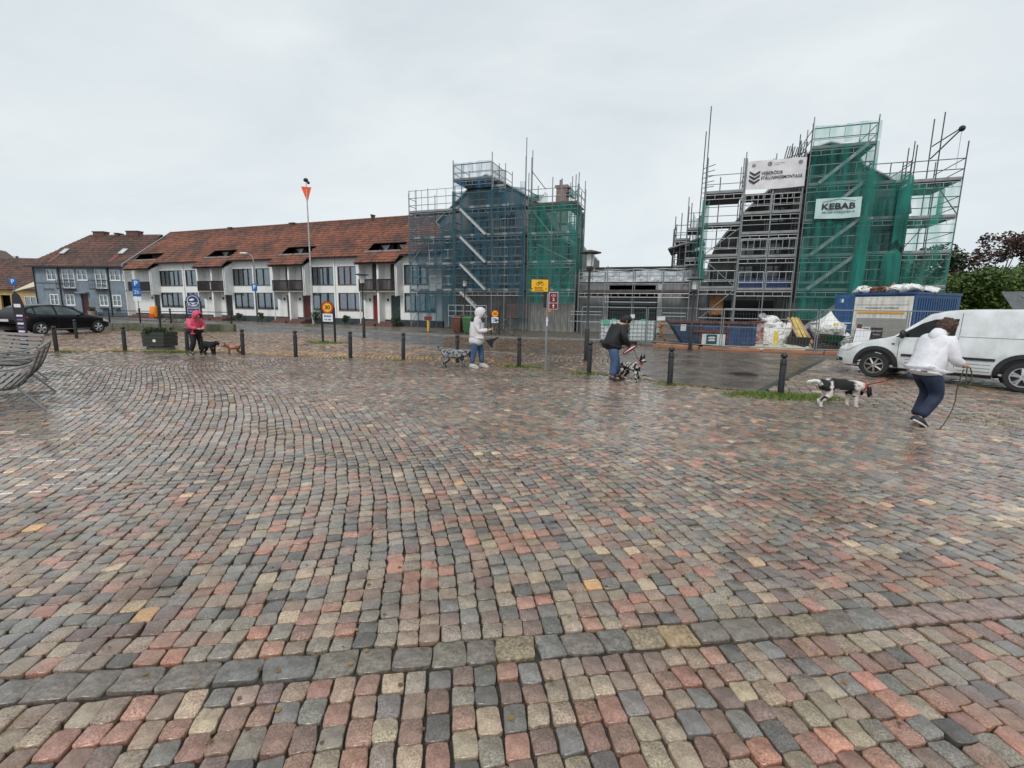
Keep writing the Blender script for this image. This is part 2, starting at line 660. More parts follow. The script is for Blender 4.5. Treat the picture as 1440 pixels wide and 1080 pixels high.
def rings_mesh(name, C, A, B, hx, hy, colr, mode, m, parent, zlow, kind='stuff', individual=False, zoff=0.0, tags={}):
    """C centres (n,2); A unit vector across, B unit vector along; builds rounded stones. mode 2: 8 corner + crown, 1: 4 corner 2 ring, 0: 4 corner 1 ring"""
    n = len(C)
    if n == 0:
        return
    if mode == 2:
        base = np.array([(-1, -.80), (-.84, -1), (0, -1.03), (.84, -1), (1, -.80), (1.03, 0), (1, .80), (.84, 1), (0, 1.03), (-.84, 1), (-1, .80), (-1.03, 0)])
        K = 12
        scales = [(1.0, zlow), (1.0, -0.0065), (0.975, -0.0014), (0.89, 0.0004)]
    elif mode == 1:
        base = np.array([(-1, -1), (1, -1), (1, 1), (-1, 1)])
        K = 4
        scales = [(1.0, zlow), (1.0, -0.008), (0.86, 0.0)]
    else:
        base = np.array([(-1, -1), (1, -1), (1, 1), (-1, 1)])
        K = 4
        scales = [(1.0, zlow), (0.9, 0.0)]
    jit = RNG.normal(0, 0.048, (n, K, 2))
    # wobble shared by the whole stone: skew
    skew = RNG.normal(0, 0.06, (n, 1))
    loc = base[None] + jit
    X = loc[..., 0] * hx[:, None] + skew * loc[..., 1] * hx[:, None]
    Y = loc[..., 1] * hy[:, None]
    tilt = RNG.normal(0, 0.030, (n, 2))
    dz = RNG.normal(0, 0.0028, (n, 1)) + zoff
    V = []
    for s, z in scales:
        xs, ys = X * s, Y * s
        px = C[:, None, 0] + xs * A[:, None, 0] + ys * B[:, None, 0]
        py = C[:, None, 1] + xs * A[:, None, 1] + ys * B[:, None, 1]
        pz = z + dz + (xs * tilt[:, :1] + ys * tilt[:, 1:]) if z > zlow else np.full_like(xs, z)
        if mode == 2 and z > -0.01:
            pz = pz + RNG.normal(0, 0.0011, pz.shape)
        V.append(np.stack([px, py, pz], -1))
    V = np.concatenate(V, 1)
    nr = len(scales)
    faces = []
    for r in range(nr - 1):
        for k in range(K):
            faces.append((r * K + k, r * K + (k + 1) % K, (r + 1) * K + (k + 1) % K, (r + 1) * K + k))
    topf = tuple((nr - 1) * K + k for k in range(K))
    VP = nr * K
    loops1 = [i for f in faces for i in f] + list(topf)
    sizes1 = [4] * len(faces) + [K]
    if individual:
        objs = []
        for i in range(n):
            me = bpy.data.meshes.new('sett')
            c0 = np.array([C[i, 0], C[i, 1], 0.0])
            me.from_pydata((V[i] - c0).tolist(), [], [tuple(f) for f in faces] + [topf])
            ca = me.color_attributes.new('Col', 'FLOAT_COLOR', 'POINT')
            ca.data.foreach_set('color', np.tile(np.append(colr[i], 1.0), VP).astype(np.float32))
            me.polygons.foreach_set('use_smooth', [True] * len(me.polygons))
            me.materials.append(m)
            o = bpy.data.objects.new(name, me)
            col.objects.link(o)
            o.parent = parent
            o.location = c0
            objs.append(o)
        return objs
    me = bpy.data.meshes.new(name)
    L1 = np.array(loops1)
    loops = (L1[None] + (np.arange(n) * VP)[:, None]).ravel().astype(np.int32)
    sizes = np.tile(sizes1, n)
    starts = np.concatenate([[0], np.cumsum(sizes)[:-1]]).astype(np.int32)
    me.vertices.add(n * VP)
    me.vertices.foreach_set('co', V.reshape(-1).astype(np.float32))
    me.loops.add(len(loops))
    me.loops.foreach_set('vertex_index', loops)
    me.polygons.add(len(sizes))
    me.polygons.foreach_set('loop_start', starts)
    me.polygons.foreach_set('use_smooth', np.full(len(sizes), mode == 2))
    ca = me.color_attributes.new('Col', 'FLOAT_COLOR', 'POINT')
    cc = np.concatenate([np.repeat(colr, VP, 0), np.ones((n * VP, 1))], 1)
    ca.data.foreach_set('color', cc.reshape(-1).astype(np.float32))
    me.materials.append(m)
    me.update(calc_edges=True)
    me.validate()
    o = bpy.data.objects.new(name, me)
    col.objects.link(o)
    o.parent = parent
    o['kind'] = kind
    return o

def visible(x, y, margin=0.6):
    """points the camera, or one a step to the side of it, could see"""
    return (np.abs(x) < 1.16 * y + 1.6 + margin) & (y > 0.55)

def colours(n, P, jitter=0.12):
    P = P / P.sum()
    c = PAL[RNG.choice(len(PAL), n, p=P)]
    return np.clip(c * (1 + RNG.normal(0, jitter, (n, 1))) * (1 + RNG.normal(0, 0.018, (n, 3))), 0.02, 0.75)

def lattice(e, q0, q1, c0, c1, Wd, lens, psi, P, joint, keep, anchor=0):
    """courses that run along n (perpendicular to e), bent by psi(q) (angle from n, radians); returns arrays"""
    e = np.array(e) / np.hypot(*e)
    n = np.array((-e[1], e[0]))
    qs = np.arange(q0, q1, 0.02)
    ps = psi(qs)
    g = np.concatenate([[0], np.cumsum(np.tan(ps))[:-1] * 0.02])
    arc = np.concatenate([[0], np.cumsum(1 / np.cos(ps))[:-1] * 0.02])
    Cs, As, Bs, HX, HY = [], [], [], [], []
    for c in range(int(c0 / Wd), int(c1 / Wd)):
        m = int(arc[-1] / lens[0]) + 3
        ls = RNG.uniform(lens[0], lens[1], m)
        s = np.cumsum(ls) - (0 if anchor else RNG.uniform(0, lens[1]))
        mid = s - ls / 2
        if anchor < 0:
            mid = arc[-1] - mid
        ok = (mid > 0) & (mid < arc[-1])
        mid, l = mid[ok], ls[ok]
        q = np.interp(mid, arc, qs)
        gg = np.interp(mid, arc, g)
        pp = np.interp(mid, arc, ps)
        wob = 0.006 * np.sin(q * 7 + c * .25) + RNG.normal(0, 0.0018, len(q))
        X = (c * Wd + gg + wob)[:, None] * e + q[:, None] * n
        B = np.cos(pp)[:, None] * n + np.sin(pp)[:, None] * e
        A = np.cos(pp)[:, None] * e - np.sin(pp)[:, None] * n
        k = keep(X[:, 0], X[:, 1])
        if k.any():
            Cs.append(X[k]); As.append(A[k]); Bs.append(B[k])
            HX.append((np.full(len(q), Wd) * np.cos(pp) / 2 - joint * .8 - np.abs(RNG.normal(0, 0.0016, len(q))))[k])
            HY.append((l / 2 - joint * 0.9)[k])
    C = np.concatenate(Cs)
    return C, np.concatenate(As), np.concatenate(Bs), np.concatenate(HX), np.concatenate(HY), colours(len(C), P)

# band of slabs: from (-2.14,1.74) to (2.93,2.44)
bA, bB = np.array((-2.14, 1.74)), np.array((2.93, 2.44))
e_b = (bB - bA) / np.linalg.norm(bB - bA)
n_b = np.array((-e_b[1], e_b[0]))
qb = float(bA @ n_b)
BW = 0.074

_hd_q = np.array([0.0, 2.2, 2.6, 3.8, 5.5, 7.5, 10, 12, 14, 16, 19, 24])
_hd_a = np.array([0.0, 1.0, -4.0, -9, -17, -22, -29, -31, -22, -8, 6, 0])

def psi_up(q):
    return np.radians(np.interp(q, _hd_q, _hd_a))

def keep_up(x, y):
    return visible(x, y) & inpoly(x, y, SQUARE) & ((x * n_b[0] + y * n_b[1]) > qb + BW + 0.01)

def keep_lo(x, y):
    return visible(x, y) & ((x * n_b[0] + y * n_b[1]) < qb - BW - 0.01)

up = lattice(e_b, qb + BW + 0.008, 19.5, -32, 24, 0.106, (0.088, 0.128), psi_up, P_UP, 0.0034, keep_up, 1)
lo = lattice(e_b, 0.3, qb - BW - 0.008, -4, 5, 0.1000, (0.098, 0.138), lambda q: np.radians(np.interp(q, [0, 1, 2.2], [-3, -2, 0])), P_LO, 0.0038, keep_lo, -1)
allst = [np.concatenate([a, b]) for a, b in zip(up, lo)]
C = allst[0]
# a slightly redder stain east of the band, as in the photograph: iron red stones
dd = np.hypot((C[:, 0] - 2.1) / 1.1, (C[:, 1] - 2.75) / 0.28)
red = np.clip(1.2 - dd, 0, 1)[:, None]
allst[5] = allst[5] * (1 - red * np.array([[0.0, 0.18, 0.22]]))
dist = np.hypot(C[:, 0], C[:, 1])
inview = (np.abs(C[:, 0]) < 1.02 * (C[:, 1] * 0.98 + 0.25)) & (C[:, 1] > 1.05)
order = np.argsort(np.where(inview, dist, 999))
near = order[:300]
isnear = np.zeros(len(C), bool)
isnear[near] = True

def sub(st, mask):
    return [a[mask] for a in st]

rings_mesh('sett', *sub(allst, isnear), 2, M_sett, square, -0.03, individual=True)
for o in square.children:
    pass
rings_mesh('sett_field', *sub(allst, (~isnear) & (dist < 5.5)), 2, M_sett, square, -0.03)
rings_mesh('sett_field', *sub(allst, (~isnear) & (dist >= 5.5) & (dist < 11)), 1, M_sett, square, -0.03)
rings_mesh('sett_field', *sub(allst, (~isnear) & (dist >= 11)), 0, M_sett, square, -0.03)

# the slabs of the band
sl_c, sl_hx, sl_cl = [], [], []
t = -3.4
slab_cols = [(.15, .15, .145), (.17, .165, .155), (.16, .145, .12), (.17, .15, .13), (.14, .12, .10), (.22, .18, .12), (.20, .195, .185), (.30, .22, .12), (.14, .13, .12), (.16, .14, .125)]
while t < 7.0:
    l = random.uniform(0.13, 0.23)
    p = bA + e_b * (t + 2.3 + l / 2)
    sl_c.append(p)
    sl_hx.append(l / 2 - 0.004)
    c_ = random.choice(slab_cols)
    if 4.2 < t + 2.3 < 5.2:
        c_ = (.24, .165, .145)
    sl_cl.append(c_)
    t += l
sl_c = np.array(sl_c)
ns = len(sl_c)
vis = visible(sl_c[:, 0], sl_c[:, 1])
slabs = [sl_c, np.tile(e_b, (ns, 1)), np.tile(n_b, (ns, 1)), np.array(sl_hx), RNG.uniform(BW - 0.008, BW + 0.006, ns), np.array(sl_cl)]
rings_mesh('slab', *sub(slabs, vis), 2, M_slab, square, -0.03, individual=True, zoff=-0.003)

# yard cobbles beyond the bollards
YARD = EDGE[:11] + [(3.2, 12.6), (3.7, 16.6)] + STREET_EDGE[::-1]
yd = lattice((0.94, -0.34), 6, 44, -42, 12, 0.155, (0.13, 0.21), lambda q: np.radians(-20 + 14 * np.sin(q * 0.9)), P_YARD, 0.009,
             lambda x, y: visible(x, y) & inpoly(x, y, YARD) & (np.hypot(x, y) < 36))
yd = list(yd)
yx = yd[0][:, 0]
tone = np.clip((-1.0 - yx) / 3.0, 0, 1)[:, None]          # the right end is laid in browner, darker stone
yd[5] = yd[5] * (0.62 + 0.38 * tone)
yellow = (np.abs(yd[0][:, 1] - np.interp(yx, [p[0] for p in EDGE], [p[1] for p in EDGE]) - 0.8) < 0.9) & (yx < 0)
yd[5][yellow] *= np.array([[1.25, 1.12, 0.78]])
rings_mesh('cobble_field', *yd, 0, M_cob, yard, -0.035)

# road setts under the van, larger and laid in long lines across the road
RD = [(5.0, 9.35), (10.8, 16.25), (14.6, 18.6), (20, 22), (60, 22), (60, -2), (22, 0), (12, 4.6), (7.2, 7.4), (5.28, 9.15)]
rs = lattice((0.94, -0.34), 6, 30, -10, 40, 0.20, (0.125, 0.185), lambda q: np.radians(-6 + 12 * np.sin(q * 0.7)), P_UP, 0.009,
             lambda x, y: visible(x, y) & inpoly(x, y, RD) & (np.hypot(x, y) < 32))
rs = list(rs)
dr = np.hypot(rs[0][:, 0], rs[0][:, 1])
o_ = np.argsort(dr)
nr_ = np.zeros(len(dr), bool)
nr_[o_[:300]] = True
rings_mesh('sett', *sub(rs, nr_), 1, M_sett, road, -0.035, individual=True)
rings_mesh('sett_field', *sub(rs, ~nr_), 1, M_sett, road, -0.035)

# brown wet setts of the street in front of the low wing
SS = [(-2.9, 18.95), (-3.7, 26.4), (-.8, 25.5), (2.6, 25.1), (9.4, 22.8), (9.5, 19.95), (4.9, 19.95), (3.7, 16.7), (3.2, 16.3), (.48, 16.8)]
street_setts = sheet('street_setts', SS, -0.030, M_soil, kind='structure')
ss = list(lattice((0.94, -0.34), 12, 30, -14, 14, 0.15, (0.12, 0.19), lambda q: np.radians(-12 + 16 * np.sin(q * 0.8)), P_UP, 0.008,
                  lambda x, y: visible(x, y) & inpoly(x, y, SS)))
ss[5] = ss[5] * np.array([[0.62, 0.54, 0.46]])
rings_mesh('sett_field', *ss, 0, M_sett, street_setts, -0.035)

# pale line of edging stones along the street
kl = STREET_EDGE[1:-1]
edging = thing('edging_line', 'pale row of edging stones between the cobbled yard and the street', 'kerb')
for (x0, y0), (x1, y1) in zip(kl[:-1], kl[1:]):
    L_ = math.hypot(x1 - x0, y1 - y0)
    n_ = int(L_ / 0.9)
    a_ = math.atan2(y1 - y0, x1 - x0)
    for i in range(n_):
        f_ = (i + .5) / n_
        block(edging, 'stone', (x0 + (x1 - x0) * f_, y0 + (y1 - y0) * f_, -0.02), (L_ / n_ - 0.02, 0.13, 0.05), M_kerb, rz=a_)
# bronze strip round the asphalt patch
M_dark = mat('dark_strip', (0.03, 0.03, 0.032), 0.35)
mb = MB()
for (a, b) in (((10.8, 16.25), (5.0, 9.42)),):
    a_, b_ = Vector((*a, 0)), Vector((*b, 0))
    d = (b_ - a_).normalized()
    s = Vector((-d.y, d.x, 0)) * 0.07
    mb.add([a_ - s, b_ - s, b_ + s, a_ + s, a_ - s + Vector((0, 0, .004)), b_ - s + Vector((0, 0, .004)), b_ + s + Vector((0, 0, .004)), a_ + s + Vector((0, 0, .004))],
           [(0, 1, 2, 3), (4, 5, 6, 7), (0, 1, 5, 4), (1, 2, 6, 5), (2, 3, 7, 6), (3, 0, 4, 7)])
mb.build('drain_channel', M_dark, kind='structure')
M_iron = mat('cast_iron', (0.035, 0.033, 0.032), 0.4, 0.4, bump=0.3)
cov = thing('manhole_cover', 'round dark iron manhole cover in the wet asphalt behind the bollards', 'manhole cover', (6.05, 12.19, -0.004))
MB().lathe([(0.36, 0), (0.36, 0.006), (0.33, 0.008)], 24).build('frame', M_iron, cov)
mb = MB().lathe([(0.31, 0.004), (0.31, 0.012)], 24)
for i in range(-3, 4):
    mb.bx(-0.26, 0.26, i * 0.07 - 0.012, i * 0.07 + 0.012, 0.0121, 0.018)
mb.build('lid', M_iron, cov)

# pavement in front of the buildings
PAVE = [(-45, 49.5), (-27.5, 39.4), (-20.5, 36.2), (-10.3, 31.2), (-4.1, 27.0), (-0.8, 25.6), (2.6, 25.2), (9.6, 22.9), (10.2, 25.0), (26, 22), (30, 40), (0, 60), (-60, 70), (-60, 52)]
sheet('pavement', PAVE, 0.07, M_pave, z0=-0.12, kind='structure')
kb = thing('street_kerb', 'granite kerb along the pavement in front of the white houses', 'kerb')
kp = PAVE[1:8]
for (x0, y0), (x1, y1) in zip(kp[:-1], kp[1:]):
    L_ = math.hypot(x1 - x0, y1 - y0)
    n_ = max(1, int(L_ / 1.0))
    a_ = math.atan2(y1 - y0, x1 - x0)
    for i in range(n_):
        f_ = (i + .5) / n_
        block(kb, 'kerbstone', (x0 + (x1 - x0) * f_, y0 + (y1 - y0) * f_, 0.015), (L_ / n_ - 0.015, 0.14, 0.125), M_kerb, rz=a_)

# grass and moss
def grass_material(name, c0, c1):
    m = bpy.data.materials.new(name)
    m.use_nodes = True
    t = m.node_tree
    b = t.nodes['Principled BSDF']
    b.inputs['Roughness'].default_value = 0.55
    at = t.nodes.new('ShaderNodeAttribute')
    at.attribute_name = 'Col'
    r = t.nodes.new('ShaderNodeValToRGB')
    r.color_ramp.elements[0].color = (*c0, 1)
    r.color_ramp.elements[1].color = (*c1, 1)
    t.links.new(at.outputs['Fac'], r.inputs['Fac'])
    t.links.new(r.outputs['Color'], b.inputs['Base Color'])
    return m

M_grass = grass_material('grass', (0.05, 0.095, 0.012), (0.20, 0.28, 0.045))
M_moss = grass_material('yellow_weeds', (0.10, 0.09, 0.02), (0.36, 0.27, 0.07))

def blades(name, pts, h, m, n_per, spread, label, **t):
    """tufts of blades round points (x, y, r)"""
    vs, cs = [], []
    for (x, y, rr) in pts:
        k = int(n_per * rr * rr * 1.6)
        for _ in range(k):
            a = random.uniform(0, 6.283)
            d = rr * math.sqrt(random.random()) * spread
            bx_, by_ = x + d * math.cos(a) * 1.6, y + d * math.sin(a) * 0.55
            hh = h * random.uniform(0.35, 1.1) * (1 - 0.5 * d / (rr * spread + 1e-6))
            a2 = random.uniform(0, 6.283)
            w = random.uniform(0.004, 0.011)
            lx, ly = random.gauss(0, hh * 0.7), random.gauss(0, hh * 0.7)
            vs += [(bx_ - w * math.cos(a2), by_ - w * math.sin(a2), -0.01), (bx_ + w * math.cos(a2), by_ + w * math.sin(a2), -0.01), (bx_ + lx, by_ + ly, hh)]
            c = random.random()
            cs += [c] * 3
    me = bpy.data.meshes.new(name)
    me.from_pydata(vs, [], [(i, i + 1, i + 2) for i in range(0, len(vs), 3)])
    ca = me.color_attributes.new('Col', 'FLOAT_COLOR', 'POINT')
    ca.data.foreach_set('color', [q for c in cs for q in (c, c, c, 1)])
    me.materials.append(m)
    o = bpy.data.objects.new(name, me)
    col.objects.link(o)
    tag(o, label, 'grass', kind='stuff')
    return o

g = [(5.20, 9.0, .70), (5.5, 8.8, .6), (4.95, 9.15, .4), (3.5, 10.15, .22), (3.3, 10.3, .16), (1.94, 11.7, .28), (1.75, 11.8, .16), (0.3, 12.95, .34), (0.0, 13.1, .22), (.65, 12.8, .2),
     (-10.95, 15.45, .45), (-11.6, 15.6, .5), (-12.9, 15.5, .25), (-14.4, 15.0, .3), (-3.5, 14.1, .2), (-5.3, 14.5, .16), (-7.9, 20.3, .6), (-8.5, 20.8, .4)]
blades('grass_tuft', g, 0.12, M_grass, 1700, 1.0, 'fresh green grass growing round the feet of the bollards')
g2 = [(x, float(np.interp(x, [p[0] for p in EDGE], [p[1] for p in EDGE])) + random.gauss(0.1, 0.16), random.uniform(.1, .28)) for x in np.linspace(-15, 10, 95)]
g2 += [(7.6 + random.gauss(0, 1.4), 6.95 + random.gauss(0, .1), .2) for _ in range(0)]
blades('weed_strip', g2, 0.035, M_moss, 1300, 1.2, 'thin yellowish weeds and moss along the edge of the square')
g3 = [(-20.5 + i * .5, 26.3 + .12 * i + random.gauss(0, .2), .5) for i in range(10)]
blades('grass_verge', g3, 0.12, M_grass, 300, 1.1, 'rough grass beside the low wall behind the planter')
g4 = [(-4.4 + random.gauss(0, .5), 5.6 + random.gauss(0, .2), .18) for _ in range(7)] + [(-3.2 + random.gauss(0, .35), 6.0 + random.gauss(0, .15), .14) for _ in range(6)] + \
     [(-2.3 + random.gauss(0, .2), 5.0, .12) for _ in range(3)] + [(0.95, 3.3, .12), (1.15, 3.15, .1)]
blades('moss_patch', g4, 0.012, M_moss, 2600, 1.3, 'flat yellow green moss in the joints of the square')
# ================================================================== WHITE TERRACE
ROW_O, ROW_A = (-7.85, 37.0), R(-22)
SCA_O, SCA_A = (0.0, 33.0), R(-20)
BLU_O, BLU_A = (-41.2, 51.2), R(-7)

def frame_pt(O, a, u, y=0.0):
    return (O[0] + u * math.cos(a) - y * math.sin(a), O[1] + u * math.sin(a) + y * math.cos(a))

M_white = mat('white_render', (0.80, 0.80, 0.785), 0.65, var=0.05, scale=1.5, bump=0.25, bscale=20, streak=0.07)
M_white2 = mat('white_trim', (0.74, 0.74, 0.72), 0.5, var=0.05)
M_plinth = mat('dark_plinth', (0.045, 0.055, 0.06), 0.6, var=0.25, scale=2)
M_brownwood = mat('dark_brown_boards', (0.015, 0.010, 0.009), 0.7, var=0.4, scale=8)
M_redfr = mat('oxblood_paint', (0.11, 0.012, 0.014), 0.4, var=0.2)
M_darkfr = mat('dark_frame', (0.035, 0.028, 0.026), 0.4)
M_glass = glass_mat('window_glass', (0.06, 0.07, 0.08))
M_curtain = mat('curtain', (0.60, 0.59, 0.56), 0.8, var=0.18, scale=7)
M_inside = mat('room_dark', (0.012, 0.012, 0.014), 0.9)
M_brickstep = mat('brick_steps', (0.14, 0.065, 0.05), 0.5, var=0.35, scale=9)
M_tile = roof_material('red_roof_tiles', ((0.078, 0.034, 0.024), (0.22, 0.070, 0.036)))
M_tile_b = roof_material('brown_roof_tiles', ((0.065, 0.038, 0.03), (0.135, 0.058, 0.042)))
M_tile_r = roof_material('bright_roof_tiles', ((0.09, 0.035, 0.026), (0.22, 0.065, 0.04)))
M_metal = mat('zinc', (0.30, 0.31, 0.32), 0.4, 0.6, var=0.15)
M_woodfloor = mat('grey_soffit', (0.30, 0.29, 0.27), 0.7)

def tiles(name, parent, m, x0, x1, ylow, zlow, yhigh, zhigh, hole=None, tw=0.23, rowl=0.36, seg=4, clip=None):
    """wavy clay tile roof slope facing -y; every course overlaps the one below. hole=(xa,xb,sa,sb) in distance up the slope"""
    L_ = math.hypot(yhigh - ylow, zhigh - zlow)
    dy, dz = (yhigh - ylow) / L_, (zhigh - zlow) / L_
    ny, nz = -dz, dy
    nrow = max(1, int(round(L_ / rowl)))
    rl = L_ / nrow
    nc = max(1, int(round((x1 - x0) / tw)))
    w = (x1 - x0) / nc
    vs, fs, cs = [], [], []
    prof = [0.0, 0.028, 0.034, 0.012]
    for r in range(nrow):
        s0, s1 = r * rl, (r + 1) * rl + 0.03
        for c in range(nc):
            xa = x0 + c * w
            if hole and hole[0] < xa + w / 2 < hole[1] and hole[2] < (s0 + s1) / 2 < hole[3]:
                continue
            if clip and not clip(xa + w / 2, (s0 + s1) / 2):
                continue
            k = random.uniform(0.68, 1.25)
            if random.random() < 0.05:
                k *= 0.6
            tt = random.gauss(0, 0.004)
            o = len(vs)
            for i in range(seg + 1):
                h = prof[i % seg] if seg == 4 else 0.0
                x = xa + w * i / seg
                for s, up in ((s0, 0.045 + tt), (s1, 0.012 + tt)):
                    vs.append((x, ylow + dy * s + ny * (h + up), zlow + dz * s + nz * (h + up)))
                    cs.append((k, k * random.uniform(.97, 1.03), k * .97))
                vs.append((x, ylow + dy * s0 + ny * 0.0, zlow + dz * s0 + nz * 0.0))
                cs.append((k * .9, k * .9, k * .9))
            for i in range(seg):
                a = o + i * 3
                fs.append((a, a + 3, a + 4, a + 1))
                fs.append((a + 2, a + 5, a + 3, a))
    me = bpy.data.meshes.new(name)
    me.from_pydata(vs, [], fs)
    ca = me.color_attributes.new('Col', 'FLOAT_COLOR', 'POINT')
    ca.data.foreach_set('color', [q for c in cs for q in (*c, 1)])
    me.materials.append(m)
    o = bpy.data.objects.new(name, me)
    col.objects.link(o)
    o.parent = parent
    o['kind'] = 'stuff'
    return o

def window(parent, x0, x1, z0, z1, y, frame_m, panes=2, rail=False, curtain=1, depth=0.09, fw=0.06, arch=None, transoms=0, name='window', dirn=-1):
    """framed window set in a wall facing -y: frame ring, mullions, one pane each, curtain and dark room behind"""
    mb = MB()
    mb.bx(x0, x1, y - 0.02, y + depth, z0, z0 + fw).bx(x0, x1, y - 0.02, y + depth, z1 - fw, z1)
    mb.bx(x0, x0 + fw, y - 0.02, y + depth, z0 + fw, z1 - fw).bx(x1 - fw, x1, y - 0.02, y + depth, z0 + fw, z1 - fw)
    w = (x1 - x0 - fw) / panes
    for i in range(1, panes):
        xm = x0 + fw / 2 + w * i
        mb.bx(xm - fw * .5, xm + fw * .5, y - 0.015, y + depth - 0.01, z0 + fw, z1 - fw)
    for k in range(transoms):
        zz = z0 + (z1 - z0) * (k + 1) / (transoms + 1)
        mb.bx(x0 + fw, x1 - fw, y - 0.012, y + 0.03, zz - 0.018, zz + 0.018)
    f = mb.build(name, frame_m, parent)
    for i in range(panes):
        xa, xb = x0 + fw / 2 + w * i + fw * .5, x0 + fw / 2 + w * (i + 1) - fw * .5
        MB().bx(xa, xb, y + 0.035, y + 0.045, z0 + fw, z1 - fw).build('pane', M_pane, f)
    MB().bx(x0 - 0.04, x1 + 0.04, y - 0.07, y + 0.02, z0 - 0.05, z0 - 0.003).build('sill', M_metal if frame_m is not M_white2 else M_white2, f)
    if curtain:
        for s in (0, 1):
            mb = MB()
            cw = (x1 - x0) * random.uniform(0.22, 0.44)
            a, b = (x0 + .04, x0 + .04 + cw) if s == 0 else (x1 - .04 - cw, x1 - .04)
            k = max(3, int(cw / 0.06))
            vs = []
            for i in range(k + 1):
                xx = a + (b - a) * i / k
                yy = y + 0.16 + 0.03 * (i % 2)
                vs += [(xx, yy, z0 + .02), (xx, yy, z1 - .02)]
            mb.add(vs, [(2 * i, 2 * i + 2, 2 * i + 3, 2 * i + 1) for i in range(k)]).build('curtain', M_curtain, f)
    return f

# clear pane: see through glass with reflections
def pane_mat():
    m = bpy.data.materials.new('pane_glass')
    m.use_nodes = True
    t = m.node_tree
    t.nodes.clear()
    out = t.nodes.new('ShaderNodeOutputMaterial')
    g = t.nodes.new('ShaderNodeBsdfGlossy')
    g.inputs['Roughness'].default_value = 0.03
    g.inputs['Color'].default_value = (0.9, 0.95, 1.0, 1)
    tr = t.nodes.new('ShaderNodeBsdfTransparent')
    tr.inputs['Color'].default_value = (0.75, 0.8, 0.82, 1)
    lw = t.nodes.new('ShaderNodeLayerWeight')
    lw.inputs['Blend'].default_value = 0.35
    mr = t.nodes.new('ShaderNodeMapRange')
    mr.inputs['To Min'].default_value = 0.12
    mr.inputs['To Max'].default_value = 0.9
    ms = t.nodes.new('ShaderNodeMixShader')
    t.links.new(lw.outputs['Fresnel'], mr.inputs['Value'])
    t.links.new(mr.outputs['Result'], ms.inputs['Fac'])
    t.links.new(tr.outputs['BSDF'], ms.inputs[1])
    t.links.new(g.outputs['BSDF'], ms.inputs[2])
    t.links.new(ms.outputs['Shader'], out.inputs['Surface'])
    return m
M_pane = pane_mat()

EAVE = 5.45
RIDGE_Y, RIDGE_Z = 4.5, 9.2

def wall_with_holes(mb, x0, x1, z0, z1, y0, y1, holes, m=0):
    """solid wall between y0 (front) and y1 with rectangular openings (x0,x1,z0,z1)"""
    xs = sorted({x0, x1, *[min(max(h[i], x0), x1) for h in holes for i in (0, 1)]})
    zs = sorted({z0, z1, *[min(max(h[i], z0), z1) for h in holes for i in (2, 3)]})
    for i in range(len(xs) - 1):
        run = None
        for k in range(len(zs) - 1):
            cx, cz = (xs[i] + xs[i + 1]) / 2, (zs[k] + zs[k + 1]) / 2
            if not any(h[0] < cx < h[1] and h[2] < cz < h[3] for h in holes):
                if run is None:
                    run = zs[k]
            elif run is not None:
                mb.bx(xs[i], xs[i + 1], y0, y1, run, zs[k], m)
                run = None
        if run is not None:
            mb.bx(xs[i], xs[i + 1], y0, y1, run, z1, m)

